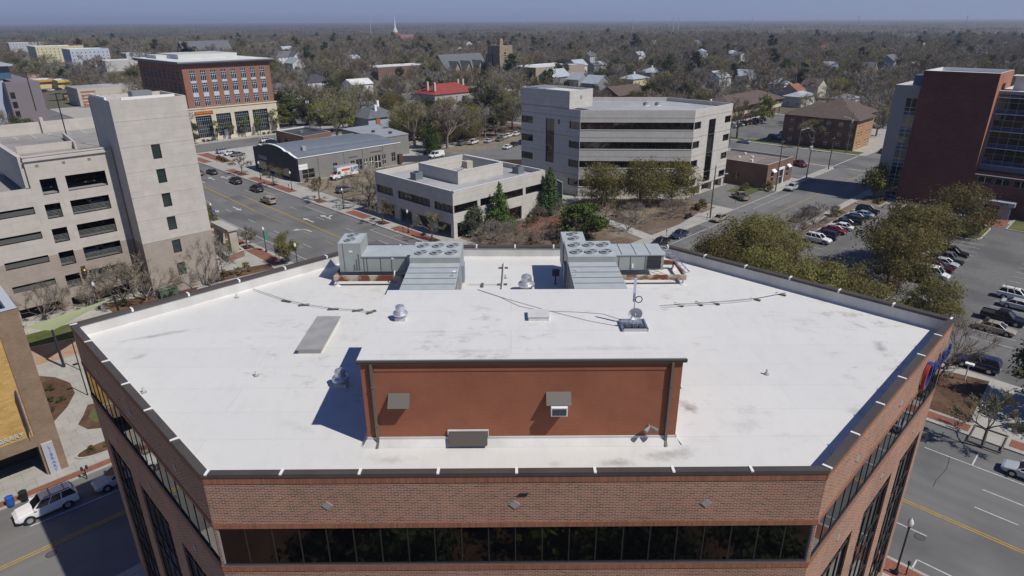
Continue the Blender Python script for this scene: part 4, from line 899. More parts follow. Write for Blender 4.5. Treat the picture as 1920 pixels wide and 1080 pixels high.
b = MB(); f1.wall(b, 0, 11.4, hb_, th=.5); [side(cp, i).wall(b, 0, 11.4, [(3 + 6 * k, 7.5 + 6 * k, 1.3, 8.5) for k in range(7)] if i == 3 else [], th=.4) for i in (1, 2, 3)]; b.prism(inset(cp, -.25), 11.4, 11.75); b.build('stone_base', CREAM, wf_)
for h in hb_: f1.window(wf_, h, 8, 1, GLASS, mat('frame_blue_grey', (.27, .31, .36), .5), dep=.45, t=.08, rows=[h[2], 2.9, 4.3, 5.6, 7.4, 8.2, h[3]], name='shop_window', bdep=.1)
for k in range(7): side(cp, 3).window(wf_, (3 + 6 * k, 7.5 + 6 * k, 1.3, 8.5), 4, 4, GLASS, FRAMEG, dep=.35, name='shop_window')
b = MB(); f1.bar(b, 11.4, 12.6, .1, 3.4, -.4, .1); b.build('door', WHITE, wf_)
b = MB(); b.prism(inset(wp, -1.1), 26.4, 26.9); b.prism(inset(wp, -1.5), 26.9, 27.35); b.build('cornice', mat('cornice_grey', (.20, .195, .19), .6), wf_)
b = MB(); b.prism(inset(wp, -1.1), 27.35, 27.4); b.build('roof', mat('roof_white', (.66, .66, .65), .7, (.56, .56, .56), .3), wf_)
b = MB(); b.box(92, 264, 27.4, 114, 286, 29.0); b.box(88, 275, 27.4, 92, 286, 28.6); b.build('roof_screen', mat('screen_pale', (.52, .53, .48), .7, (.40, .42, .46), .15, lo=.48, hi=.52), wf_)
sg2 = MB(); f1.bar(sg2, 1.9, 8.3, 9.45, 10.6, 0, .15); sg2.build('sign_panel', mat('sign_red_brown', (.42, .05, .02), .5), wf_)
lettering('WELLS FARGO', 1.0, wf_, (1, 0, 0), (0, 0, 1), (90.8, 245.5, 10.03), mat('sign_gold', (.62, .38, .03), .4), depth=.1, squash=.92)
# ================================================================ ground, streets, pavements
GRASSM = mat('grass', (.085, .105, .022), .95, (.055, .07, .018), 1.2, detail=8, c3=(.13, .115, .045), s3=.12)
MULCH = mat('mulch', (.105, .055, .03), .95, (.06, .032, .02), 3, detail=9, c3=(.14, .08, .045), s3=.3)
DIRT = mat('dirt_lot', (.235, .195, .145), .95, (.175, .145, .105), .7, detail=9, c3=(.14, .125, .08), s3=.12)
LEAFG = mat('leaf_litter', (.16, .115, .08), .95, (.10, .07, .05), 1.4, detail=9, c3=(.22, .18, .13), s3=.15)
BRP = brick('brick_paving', (.26, .095, .06), (.20, .075, .05), (.23, .14, .10), bw=.4, bh=.2, mo=.02, vary=.2)
YEL = mat('marking_yellow', (.46, .30, .035), .8, (.34, .23, .05), 2.5, detail=8)
MRK = mat('marking_white', (.55, .55, .53), .8, (.38, .38, .37), 2.5, detail=8)
SIDE = brick('sidewalk_slabs', (.385, .37, .335), (.355, .34, .305), (.27, .26, .24), bw=1.6, bh=1.6, mo=.03, vary=.18, vscale=.35)
def sheet(name, poly, z, m, th=.03):
    b = MB(); b.prism(poly, z - th, z, bottom=False); o = b.build(name, m); o['kind'] = 'structure'; return o
def flat(name, poly, z, m):
    b = MB(); a = sum(poly[i][0] * poly[(i + 1) % len(poly)][1] - poly[(i + 1) % len(poly)][0] * poly[i][1] for i in range(len(poly)))
    b.quad(*[(x, y, z) for x, y in (poly if a > 0 else poly[::-1])]); o = b.build(name, m); o['kind'] = 'structure'; return o
GROUND = mat('ground_mix', (.12, .105, .07), .95, (.085, .082, .045), .05, detail=10, c3=(.15, .13, .105), s3=.015)
b = MB(); R_ = 45000
b.quad((-R_, -R_, -.06), (R_, -R_, -.06), (R_, R_, -.06), (-R_, R_, -.06)); struct('ground', b, GROUND)
b = MB(); b.quad((49.3, -120, -.02), (72.8, -120, -.02), (72.8, 900, -.02), (49.3, 900, -.02)); struct('street', b, ASPHA)
b = MB(); b.quad((-160, 48.8, -.016), (900, 48.8, -.016), (900, 64.4, -.016), (-160, 64.4, -.016)); struct('street', b, ASPHB)
b = MB(); b.quad((199, -100, -.012), (221, -100, -.012), (221, 700, -.012), (199, 700, -.012)); struct('street', b, ASPHL)
b = MB(); b.quad((49.3, 224.5, -.008), (420, 224.5, -.008), (420, 241, -.008), (49.3, 241, -.008)); struct('street', b, ASPHL)
def block(poly, m=SIDE, h=.13):
    b = MB(); b.prism(poly, -.05, h, 0, 1, bottom=False); o = b.build('pavement', [KERB, m]); o['kind'] = 'structure'
def rnd(x0, y0, x1, y1, r, n=5):
    out = []
    for cx, cy, a in ((x1 - r, y0 + r, -90), (x1 - r, y1 - r, 0), (x0 + r, y1 - r, 90), (x0 + r, y0 + r, 180)):
        out += [(cx + r * math.cos(rad(a + 90 * k / n)), cy + r * math.sin(rad(a + 90 * k / n))) for k in range(n + 1)]
    return out
block(rnd(-80, -80, 49.3, 48.8, 3)); block(rnd(-80, 64.4, 49.3, 224, 3)); block(rnd(72.8, 64.4, 199, 224, 3)); block(rnd(72.8, -80, 199, 48.8, 3))
block(rnd(72.8, 241.2, 199, 400, 3)); block(rnd(-80, 241.2, 49.3, 400, 3)); block(rnd(221, 64.4, 300, 224, 3)); block(rnd(221, 241.2, 300, 330, 3))
Z = .13
def top(name, poly, k, m): return flat(name, poly, Z + .004 * k, m)
# kerb strips of brick with tree pits, both sides of the wide street
for x0, x1, ys in ((73.5, 76.0, ((97.5, 109), (119, 126.5), (137.5, 139.5), (152.5, 161.5), (164, 176), (180, 191), (206, 216))), (46.2, 48.6, ((97, 104), (105.5, 117), (121, 134), (136, 146), (150, 170))), (70.0 + 3.4, 75.0, ((-6, 2.6), (6.1, 12)))):
    for a, c in ys: top('brick_strip', rect(x0, a, x1, c), 1, BRP)
for a in (96.6, 113.5, 140, 163.3, 182.4): top('tree_pit', rect(73.8, a - 1.5, 75.9, a + 1.5), 2, MULCH)
for a in (118.7, 129.7): top('tree_pit', rect(46.4, a - 1.3, 48.4, a + 1.3), 2, MULCH)
top('brick_strip', rect(-40, 64.65, 40, 65.6), 1, BRP) if False else top('brick_strip', rect(-40, 64.6, 30, 65.5), 1, BRP)
top('brick_strip', rect(47.2, -10, 49.0, 20), 1, BRP); top('planting_bed', [(-30, -30), (24, -30), (24, 4), (4, 24.5), (-30, 24.5)], 1, MULCH)  # the mulch bed is unseen, added to darken the reflections in the front windows
# block across the wide street
top('plaza_ground', [(79.2, 67.2), (118, 67.2), (136, 70), (137, 77), (120, 95), (105, 94), (79.2, 93.6)], 1, LEAFG)
top('paved_court', [(92, 83), (98, 81), (104, 86), (103, 92), (93, 92)], 2, BRP)
top('walk', [(104, 67), (107, 67), (112, 84), (109.5, 85)], 2, CONC)
top('driveway', rect(136.5, 64.5, 158.9, 77.4), 1, ASPHL); top('grass', rect(150.5, 68, 158.7, 74), 2, GRASSM); top('planting_bed', rect(140, 66.9, 146, 69.0) if False else rect(128.5, 68.2, 135, 72.5), 2, LEAFG)
top('dirt_lot', [(79.4, 122), (135, 122), (135, 160.4), (79.4, 160.4)], 1, DIRT)
top('parking_lot', [(118, 122), (198, 118), (198, 170), (127, 171), (124, 160)], 2, ASPHL)
top('dirt_strip', rect(136, 160, 180, 172), 3, DIRT)
top('parking_lot', rect(176.5, 66.5, 198, 112), 1, ASPHL)
top('forecourt', rect(78.5, 188, 104, 224), 1, CONC); top('parking_lot', [(127, 198), (160, 198), (160, 222), (119.5, 222)], 1, ASPHL)
top('brick_strip', rect(77.5, 202, 81, 222), 2, BRP)
# car-park quarter
top('parking_lot', [(94.5, -70), (165.5, -70), (165.5, 44.6), (94.5, 44.6)], 1, ASPH)
top('parking_lot', [(86.9, -10), (94.5, -10), (94.5, 14), (88.6, 14)], 1, ASPH)
top('planting_bed', [(75.4, 6.4), (87.0, 6.7), (86.2, 11.4), (75.5, 12.2)], 2, MULCH)
top('planting_bed', [(76.5, 13.5), (93.8, 13.5), (93.8, 45.5), (76.5, 45.5)], 2, LEAFG); top('planting_bed', rect(94, 45.0, 163, 47.0), 2, LEAFG)
def island(poly, name='kerbed_island', m=GRASSM):
    b = MB(); b.prism(poly, Z, Z + .15, 0, 0); o = b.build('kerb', KERB); o['kind'] = 'structure'
    flat(name, inset(poly, .3) if len(poly) < 9 else [(x * .94 + .06 * sum(p[0] for p in poly) / len(poly), y * .94 + .06 * sum(p[1] for p in poly) / len(poly)) for x, y in poly], Z + .156, m)
island(rnd(147, 19.6, 161, 27.0, 3.0), 'grass', GRASSM); island(rnd(99, 23.2, 132, 26.6, 1.5), 'planting_bed', LEAFG); island(rnd(160.5, 41.5, 170.2, 47, 1.5), 'planting_bed', LEAFG)
island([(160, -40), (170.3, -40), (170.3, 17.5), (160, 17.5)], 'grass', GRASSM)
top('brick_walk', [(161, 18), (170.3, 18), (170.3, 24.5), (161, 24.5)], 3, BRP); top('walk', rect(165.6, 27, 170.4, 41), 2, CONC)
# far side of the cross street
top('grass', rect(222.5, 66.5, 228, 130), 1, GRASSM); top('grass', rect(222.5, 66.8, 227, 69.8), 2, GRASSM); top('parking_lot', rect(228.5, 95, 298, 126), 1, ASPH); top('parking_lot', rect(221.5, 243, 290, 320), 1, ASPHL); top('parking_lot', rect(122, 246, 198, 330), 1, ASPHL)
top('grass', rect(222, 140, 299, 222), 1, GRASSM); top('grass', rect(150, 172.5, 197, 222), 1, LEAFG)
# library plaza
top('lawn', [(4, 100.5), (16, 98), (22, 100), (24, 103.5), (4, 104.5)], 1, GRASSM)
def blob(cx, cy, rx, ry, n=22, s=0): return [(cx + rx * math.cos(2 * math.pi * k / n), cy + ry * math.sin(2 * math.pi * k / n)) for k in range(n)]
top('planting_bed', [(6.0, 90), (8.0, 89.6), (9.3, 87.8), (10.2, 85), (10.0, 82), (8.6, 79.2), (6.9, 77), (6.0, 76.4)], 1, MULCH)
top('planting_bed', [(10.3, 78), (9.4, 76), (8.5, 74.4), (9.0, 72.6), (10.5, 71.6), (13, 71.6), (14, 77)], 1, MULCH); top('lawn', [(10.6, 77), (9.7, 75.2), (9.9, 73.6), (11, 72.9), (13, 73), (13.6, 76.6)], 2, GRASSM)
b = MB(); b.prism(blob(9.2, 67.9, 2.5, 1.15), Z, Z + .12); o = b.build('kerb', KERB); o['kind'] = 'structure'; flat('planting_bed', blob(9.2, 67.9, 2.25, .95), Z + .126, MULCH)
HERR = brick('herringbone_paving', (.40, .20, .11), (.33, .30, .26), (.33, .30, .26), bw=1.0, bh=.5, mo=.02, vary=.15)
top('paving', [(7.5, 93.2), (15.5, 92.2), (16, 98), (8.5, 99)], 1, HERR)
top('planting_bed', [(34.5, 104.9), (45.5, 104), (46, 107), (38, 109.2), (36.9, 109)], 1, MULCH); top('planting_bed', [(20, 103.5), (30, 101.5), (33, 104.9), (20, 108.5)], 1, MULCH); top('asphalt_drive', [(-28, 104.6), (19, 105.2), (20, 109.4), (-28, 109.4)], 1, CONC)
# ---------------------------------------------------------------- painted markings
def marks(name, quads, m, z): 
    b = MB()
    for q in quads: b.quad(*[(x, y, z) for x, y in q])
    o = b.build(name, m); o['kind'] = 'structure'
def ln(x0, y0, x1, y1, w_=.13):
    d = Vector((x1 - x0, y1 - y0)); n = Vector((-d.y, d.x)).normalized() * w_ / 2
    return [(x0 - n.x, y0 - n.y), (x1 - n.x, y1 - n.y), (x1 + n.x, y1 + n.y), (x0 + n.x, y0 + n.y)]
ZM = -.004
yl = [ln(57.35, -100, 57.35, 47), ln(57.65, -100, 57.65, 47), ln(-140, 56.15, 48, 56.15), ln(-140, 56.45, 48, 56.45), ln(76, 56.3, 197, 56.3, .16)]
yl += [ln(60.0, 128, 60.1, 143.3), ln(60.1, 143.3, 61.5, 178.7), ln(61.5, 178.7, 62, 222), ln(60.25, 143.3, 61.65, 178.7), ln(63.0, 76, 63.0, 111.2), ln(63.0, 111.2, 64.3, 158.5), ln(63.2, 76, 63.2, 111.2), ln(63.2, 111.2, 64.5, 158.5)] + [ln(60, y, 60, y + 3) for y in (84, 96, 108, 118)]
marks('road_marking_yellow', yl, YEL, ZM)
wl_ = [ln(51.9, 66, 51.9, 200), ln(67.5, -60, 67.5, 8.6), ln(50.6, -40, 50.6, 4.8), ln(48.9 + .5, 4.85, 50.6, 4.85), ln(67.5, 4.5, 68.8 + 1.5, 4.5), ln(67.5, -3.5, 70.3, -3.5), ln(1.5, 60.15, 9.5, 59.8), ln(-12, 60.3, -3, 60.2), ln(-3, 60.2, -3, 62.2)]
wl_ += [ln(x, y, x, y + 3.2) for x in (60.9, 64.1) for y in (-37, -25, -13, -.8 + .6)] + [ln(54, y, 54, y + 3) for y in (-32, -20, -8, 5.0)]
wl_ += [ln(67.4, y, 67.4, y + 3.2) for y in range(77, 222, 12)] + [ln(56, y, 56, y + 3.2) for y in range(74, 222, 12)]
for a, c, mids in ((97.7, 111.4, (104.3,)), (128.4, 138.2, ()), (153.6, 164, ()), (84, 92, ())):
    wl_ += [ln(70.2, a, 70.2, c)] + [ln(70.2, y, 72.6, y) for y in (a, c, *mids)]
wl_ += [ln(49.4, y, 51.9, y) for y in (99, 106, 113, 120)]
wl_ += [ln(105 + 8 * k, 61.6, 105 + 8 * k, 64.2) for k in range(7)] + [ln(105, 61.6, 130, 61.6), ln(140, 61.7, 160, 61.7), ln(199.5, 52, 199.5, 62, .4), ln(47, 66.5, 49, 72)]
wl_ += [ln(199.2, 66, 220.8, 66, .3), ln(203, 63, 197.5, 71, .25)]
marks('road_marking_white', wl_, MRK, ZM + .004)
lot = [ln(x, 18.4, x, 23.0, .1) for x in np.arange(100.5, 147, 2.8)] + [ln(x, 39.2, x, 44.2, .1) for x in np.arange(122, 160, 2.8)] + [ln(x, 6.4, x, 11.4, .1) for x in np.arange(99, 158, 2.8)]
lot += [ln(160.8, 37.5, 166, 37.7), ln(161.6, 34.6, 167.5, 36.2), ln(166, 34.2, 165.5, 37.8)] + [ln(162 + k, 34.8, 163 + k, 37.5, .1) for k in range(4)] + [ln(164, 39, 162, 40, .2), ln(111, 20, 111, 25)]
marks('parking_line', lot, MRK, Z + .016)
top2 = [ln(x, 95.4, x, 100.5, .1) for x in np.arange(231, 296, 2.8)] + [ln(x, 119.5, x, 125, .1) for x in np.arange(231, 296, 2.8)]
marks('parking_line', top2, MRK, Z + .016)
def arrow(x, y, rot, kind='s', s=1.):
    q = []
    st_ = [[(-.14, -1.7), (.14, -1.7), (.14, .5), (-.14, .5)], [(-.5, .5), (.5, .5), (0, 1.7)]]
    if kind in 's': q = st_
    if kind == 'f': q = st_ + [[(.1, -1.0), (.9, -.2), (.75, 0), (.05, -.7)], [(.5, .1), (1.2, -.5), (1.25, .35)]]
    if kind == 'l':
        pts = [(0, -1.7), (0, -.4), (-.25, .3), (-.9, .75)]
        for (a, b_), (c, d) in zip(pts[:-1], pts[1:]): q.append(ln(a, b_, c, d, .28))
        q.append([(-.85, .2), (-.75, 1.35), (-1.75, 1.0)])
    ca, sa = math.cos(rad(rot)), math.sin(rad(rot))
    return [[(x + s * (a * ca - c * sa), y + s * (a * sa + c * ca)) for a, c in p] for p in q]
ar = []
for x, y, r_, k in ((58.1, 147.8, 180, 's'), (64.9, 127.2, 0, 's'), (68.8, 126.7, 0, 'f'), (61.1, 121.3, 0, 'l'), (69.6, 182.1, 0, 'f'), (66.6, 183.3, 0, 's'), (63.4, 182.1, 0, 'l'), (53.9, 150, 180, 's')): ar += arrow(x, y, r_, k, 1.35)
marks('turn_arrow', ar, MRK, ZM + .008)
for lb, x, y in (('round iron manhole cover in the left street', 2.0, 55.2), ('round iron manhole cover in the right street', 53.5, 5.4)):
    t = thing('manhole_cover', lb, 'manhole cover', (x, y, -.016)); b = MB(); b.lathe((x, y, -.02), [(.42, 0), (.42, .012), (.36, .014)], 16); b.build('rim', mat('iron_dark', (.05, .048, .045), .7), t); b = MB(); b.lathe((x, y, -.02), [(.35, 0), (.35, .018)], 16); b.build('lid', mat('iron_lid', (.085, .083, .08), .8), t)

PAT = mat('asphalt_repair', (.10, .098, .096), .9, (.12, .118, .115), 2.0, detail=8); PAT2 = mat('asphalt_repair_pale', (.165, .161, .154), .9, (.19, .186, .178), 2.0, detail=8)
for k, (x, y, w_, d, mm) in enumerate(((66, 100, 2.6, 9, PAT), (54.5, 118, 1.4, 14, PAT2), (69, 136, 1.6, 5, PAT), (58.6, 158, 2.2, 4, PAT2), (62.5, -8, 3.0, 5, PAT), (55.5, 12, 1.2, 6, PAT2), (-4, 53.5, 6, 1.6, PAT2), (14, 59, 5, 1.5, PAT), (120, 53, 9, 1.8, PAT), (150, 59.5, 7, 2.2, PAT2), (176, 53, 6, 3, PAT2))): flat('asphalt_patch', rect(x - w_ / 2, y - d / 2, x + w_ / 2, y + d / 2), -.0095 if 48 < x < 73 else -.0105, mm)
CRK = mat('crack_sealant', (.045, .044, .043), .7); ck = random.Random(4); b = MB()
for k in range(14):
    x, y, ax = ((ck.uniform(51, 72), ck.uniform(-40, 200), 0), (ck.uniform(-20, 190), ck.uniform(49.5, 63), 1))[k % 3 == 0]; a = ck.choice((0, 0, 1.57)) + (1.57 if ax == 0 else 0)
    for i in range(ck.randrange(3, 8)):
        a2 = a + ck.gauss(0, .12); x2, y2 = x + 1.3 * math.cos(a2), y + 1.3 * math.sin(a2)
        if not (50 < x2 < 72.5 or 49 < y2 < 64): break
        b.quad(*[(p, q, -.0065) for p, q in ln(x, y, x2, y2, .05)]); x, y = x2, y2
o = b.build('crack_sealing', CRK); o['kind'] = 'structure'
OIL = mat('oil_stain', (.07, .068, .066), .75, (.10, .098, .096), 3.0); b = MB()
for xs, y0, y1 in ((np.arange(101.9, 147, 2.8), 19.4, 22), (np.arange(123.4, 160, 2.8), 40, 43.4), (np.arange(100.4, 156, 2.8), 7.4, 10.4)):
    for x in xs: b.quad(*[(p, q, Z + .0125) for p, q in blob(x, ck.uniform(y0, y1), ck.uniform(.25, .55), ck.uniform(.3, .8), 9)])
o = b.build('oil_stain', OIL); o['kind'] = 'structure'
# ================================================================ vehicles
CGL = mat('car_glass', (.012, .014, .017), .05, spec=.9); TYRE = mat('tyre', (.018, .018, .018), .8); RIMM = mat('wheel_rim', (.45, .46, .47), .35, metal=.6)
LAMPW = mat('headlamp_glass', (.6, .62, .63), .15); LAMPR = mat('tail_lamp_red', (.30, .012, .01), .2); TRIM = mat('car_trim_black', (.02, .02, .021), .6); PLATE = mat('number_plate', (.6, .6, .58), .5)
CARS = {  # stations: x, halfwidth, z_bottom, z_shoulder ; cabin: base x0,x1 ; roof x0,x1 ; z
 'sedan': dict(L=4.7, W=1.82, st=[(-2.35, .80, .42, .80), (-2.2, .88, .26, .92), (-1.5, .91, .22, .94), (.9, .91, .22, .92), (1.3, .90, .22, .88), (2.15, .85, .26, .72), (2.35, .72, .38, .62)], cab=(-1.75, 1.15, -.95, .35, 1.45)),
 'suv': dict(L=4.75, W=1.88, st=[(-2.37, .84, .48, 1.05), (-2.3, .92, .34, 1.16), (-1.5, .94, .32, 1.17), (.8, .94, .32, 1.14), (1.05, .93, .32, 1.12), (2.1, .89, .36, .99), (2.37, .78, .48, .80)], cab=(-2.3, 1.0, -2.02, .25, 1.78)),
 'hatch': dict(L=4.1, W=1.76, st=[(-2.05, .80, .42, .9), (-1.95, .87, .27, .98), (-1.2, .88, .24, .98), (.8, .88, .24, .95), (1.2, .87, .24, .88), (1.9, .82, .28, .74), (2.05, .7, .38, .62)], cab=(-1.95, 1.1, -1.4, .2, 1.5)),
 'pickup': dict(L=5.4, W=1.92, st=[(-2.7, .9, .5, 1.05), (-2.62, .95, .42, 1.08), (-1.0, .95, .38, 1.08), (.95, .95, .38, 1.08), (1.2, .94, .38, 1.06), (2.55, .9, .42, .98), (2.7, .8, .52, .85)], cab=(-.95, 1.2, -.6, .45, 1.8)),
 'van': dict(L=5.3, W=1.98, st=[(-2.65, .95, .45, 1.2), (-2.6, .99, .34, 1.24), (-1, .99, .32, 1.24), (1.0, .99, .32, 1.22), (1.6, .97, .32, 1.14), (2.5, .9, .36, .92), (2.65, .8, .46, .8)], cab=(-2.6, 1.65, -2.5, .85, 2.05)),
}
def car_parts(kind):
    p = CARS[kind]; out = []
    b = MB(); rings = []
    for x, hw, zb, zs in p['st']:
        m_ = (zb + zs) / 2
        rings.append([(x, -hw * .86, zb), (x, -hw * .98, zb + .14), (x, -hw, m_), (x, -hw * .97, zs - .05), (x, -hw * .86, zs), (x, 0, zs + .035), (x, hw * .86, zs), (x, hw * .97, zs - .05), (x, hw, m_), (x, hw * .98, zb + .14), (x, hw * .86, zb)])
    b.loft([r[::-1] for r in rings]); 
    x0, x1, r0, r1, zr = p['cab']; hw = p['W'] / 2; zs = p['st'][2][3]
    bw, tw_ = hw * .86, hw * (.70 if kind != 'van' else .82)
    if kind == 'pickup':
        pass
    # roof and pillars
    b.add([(r0 - .05, -tw_, zr - .05), (r1 + .05, -tw_, zr - .05), (r1 + .05, tw_, zr - .05), (r0 - .05, tw_, zr - .05), (r0 + .1, -tw_ * .8, zr + .02), (r1 - .12, -tw_ * .8, zr + .02), (r1 - .12, tw_ * .8, zr + .02), (r0 + .1, tw_ * .8, zr + .02)], [(4, 5, 6, 7), (0, 1, 5, 4), (1, 2, 6, 5), (2, 3, 7, 6), (3, 0, 4, 7)])
    for sy in (-1, 1):
        for xb, xt in ((x0, r0), (x1, r1)): b.cyl((xb, sy * bw, zs - .02), (xt, sy * tw_, zr - .03), .055, n=5)
        for q in ((.36, .66) if kind in ('suv', 'van') else (.45,)):
            xb = x0 + (x1 - x0) * q; xt = r0 + (r1 - r0) * q; b.cyl((xb, sy * bw, zs - .02), (xt, sy * tw_, zr - .03), .045, n=5)
        b.box(x1 - .25, sy * (hw - .02), zs - .02, x1 - .05, sy * (hw + .14), zs + .13)
    if kind == 'van':
        for sy in (-1, 1): b.add([(x0 + .1, sy * (bw + .01), zs), (x0 + 2.3, sy * (bw + .01), zs), (r0 + 2.2, sy * (tw_ + .012), zr - .05), (r0 + .05, sy * (tw_ + .012), zr - .05)], [(0, 1, 2, 3)])
    out.append(('body', b, PAINT, True))
    b = MB(); k = .985
    b.add([(x0, -bw, zs - .03), (x1, -bw, zs - .03), (x1, bw, zs - .03), (x0, bw, zs - .03), (r0, -tw_ * k, zr - .05), (r1, -tw_ * k, zr - .05), (r1, tw_ * k, zr - .05), (r0, tw_ * k, zr - .05)], [(0, 1, 5, 4), (1, 2, 6, 5), (2, 3, 7, 6), (3, 0, 4, 7)])
    out.append(('window_glass', b, CGL, False))
    L = p['L'] / 2; wb = L * .58; wr = .33 if kind in ('sedan', 'hatch') else .38
    for sx in (-wb - .03, wb + .05):
        for sy in (-1, 1):
            b = MB(); y = sy * (hw - .1); b.cyl((sx, y - .1, wr), (sx, y + .1, wr), wr, n=14, mi=0); b.cyl((sx, y - .108, wr), (sx, y + .108, wr), wr * .62, n=10, mi=1); b.cyl((sx, sy * (hw - .13), wr + .02), (sx, sy * (hw - .005), wr + .02), wr * 1.18, n=14, mi=2)
            b.f.reverse() if False else None
            out.append(('wheel', b, [TYRE, RIMM, TRIM], False))
    zs0, zsL = p['st'][0][3], p['st'][-1][3]; w0 = p['st'][0][1]; wL = p['st'][-1][1]
    for sy in (-1, 1):
        b = MB(); b.box(L - .16, sy * wL * .62, zsL - .14, L + .012, sy * wL * 1.0, zsL - .01); out.append(('headlight', b, LAMPW, False))
        b = MB(); b.box(-L - .012, sy * w0 * .68, zs0 - .26, -L + .12, sy * w0 * 1.02, zs0 - .03); out.append(('tail_light', b, LAMPR, False))
    b = MB(); b.box(L - .08, -wL * .6, .42, L + .01, wL * .6, .56); b.box(-L + .05, -.26, .6, -L - .012, .26, .72, 1); b.box(-L - .02, -w0 * .9, .4, -L + .06, w0 * .9, .5); out.append(('bumper_trim', b, [TRIM, PLATE], False))
    if kind == 'pickup':
        b = MB(); b.box(-2.58, -.78, 1.07, -.98, .78, 1.12); out.append(('load_bed', b, TRIM, False))
        b = MB(); b.box(-2.66, -.95, 1.08, -.95, -.8, 1.22); b.box(-2.66, .8, 1.08, -.95, .95, 1.22); b.box(-2.68, -.95, 1.08, -2.58, .95, 1.22); out.append(('bed_side', b, PAINT, False))
    if kind == 'suv':
        b = MB(); b.cyl((r0 + .1, -tw_ * .9, zr + .06), (r1 - .2, -tw_ * .9, zr + .06), .03, n=5); b.cyl((r0 + .1, tw_ * .9, zr + .06), (r1 - .2, tw_ * .9, zr + .06), .03, n=5)
        for x in (r0 + .5, r1 - .7): b.cyl((x, -tw_ * .9, zr + .07), (x, tw_ * .9, zr + .07), .03, n=5)
        out.append(('roof_rack', b, TRIM, False))
    return out
PROTO, FARP = {}, {}
for k in CARS:
    PROTO[k] = [(n, b.mesh(n, m if isinstance(m, list) else [m], smooth=False), m) for n, b, m, s in car_parts(k)]
    fb = MB(); mats_ = []
    for n, b, m, s in car_parts(k):
        ml = m if isinstance(m, list) else [m]
        ids = []
        for q in ml:
            if q not in mats_: mats_.append(q)
            ids.append(mats_.index(q))
        o0 = len(fb.v); fb.v += b.v; fb.f += [tuple(o0 + i for i in f) for f in b.f]; fb.mi += [ids[i] for i in b.mi]
    FARP[k] = fb.mesh('car', mats_)
COL = dict(black=(.012, .012, .014), white=(.72, .72, .70), silver=(.42, .44, .46), grey=(.13, .135, .14), red=(.20, .014, .016), maroon=(.055, .008, .011), navy=(.018, .026, .065), blue=(.06, .10, .22), tan=(.33, .29, .22), green=(.03, .05, .04), gold=(.27, .235, .17), lblue=(.30, .38, .45))
def car(kind, x, y, hd, col, label, group=None, near=True, z=0., name=None, cat=None):
    nm = name or {'sedan': 'parked_car', 'suv': 'parked_suv', 'hatch': 'parked_car', 'pickup': 'pickup_truck', 'van': 'parked_van'}[kind]
    cat = cat or {'sedan': 'car', 'suv': 'car', 'hatch': 'car', 'pickup': 'pickup truck', 'van': 'van'}[kind]
    if near:
        t = thing(nm, label, cat, (x, y, z), group, rotz=rad(hd)); org = ORG[t.name]
        for n, me, m in PROTO[kind]:
            o = bpy.data.objects.new(n, me); C.objects.link(o); o.parent = t; o.color = (*COL[col], 1)
    else:
        t = bpy.data.objects.new(nm, FARP[kind]); C.objects.link(t); t.location = (x, y, z); t.rotation_euler = (0, 0, rad(hd)); t.color = (*COL[col], 1); tag(t, label, cat, group)
    return t
zr_ = -.014
car('suv', 3.05, 61.3, 180, 'white', 'white SUV with a roof rack parked on the left street beside the library', z=zr_)
car('sedan', 9.0, 61.2, 180, 'silver', 'silver blue sedan parked on the left street beside the brick office building', z=zr_)
car('sedan', 69.0, .1, 90, 'silver', 'silver sedan parked along the right street at the picture edge', z=zr_)
A = 'cars on the wide street'
t = car('pickup', 65.6, 147.2, 90, 'tan', 'tan pickup with a camper shell driving up the wide street', A, z=zr_)
b = MB(); b.add([(-2.66, -.9, 1.2), (-.95, -.9, 1.2), (-.95, .9, 1.2), (-2.66, .9, 1.2), (-2.5, -.74, 1.78), (-.98, -.74, 1.82), (-.98, .74, 1.82), (-2.5, .74, 1.78)], [(4, 5, 6, 7), (0, 1, 5, 4), (1, 2, 6, 5), (2, 3, 7, 6), (3, 0, 4, 7)])
sh = bpy.data.objects.new('camper_shell', b.mesh('camper_shell', [PAINT])); C.objects.link(sh); sh.parent = t; sh.color = (*COL['tan'], 1)
b = MB(); b.add([(-2.655, -.75, 1.28), (-2.655, .75, 1.28), (-2.53, .62, 1.72), (-2.53, -.62, 1.72)], [(0, 3, 2, 1)]); b.add([(-2.4, -.895, 1.3), (-1.1, -.895, 1.3), (-1.1, -.78, 1.7), (-2.35, -.78, 1.7)], [(0, 1, 2, 3)])
sh = bpy.data.objects.new('shell_window', b.mesh('shell_window', [CGL])); C.objects.link(sh); sh.parent = t
car('suv', 68.9, 160.6, 90, 'black', 'black SUV on the wide street, nearest of the two black SUVs', A, z=zr_, name='black_suv')
car('suv', 68.9, 173.0, 90, 'black', 'black SUV on the wide street, farther of the two black SUVs', A, z=zr_, name='black_suv')
car('sedan', 69.2, 189.4, 90, 'green', 'dark green sedan on the wide street ahead of the black SUVs', A, z=zr_)
car('pickup', 65.9, 191.4, 90, 'grey', 'dark grey pickup waiting on the wide street next to the stair tower', A, z=zr_)
car('suv', 66.4, 199.6, 90, 'maroon', 'dark maroon SUV waiting ahead of the grey pickup', A, z=zr_)
D = 'cars parked on the forecourt of the grey workshop'
car('sedan', 85.5, 209.2, 8, 'grey', 'dark grey sedan on the forecourt, nearest of the three cars', D, z=Z + .02); car('sedan', 85.0, 212.8, 8, 'white', 'white sedan on the forecourt, middle of the three cars', D, z=Z + .02); car('suv', 84.5, 217.6, 8, 'silver', 'silver SUV on the forecourt, farthest of the three cars', D, z=Z + .02)
car('suv', 104.4, 228.0, 0, 'white', 'white SUV on the street in front of the bank', z=zr_); car('suv', 103.2, 221.0, 0, 'navy', 'dark blue SUV beside the low dark roofed building', z=Z + .02)
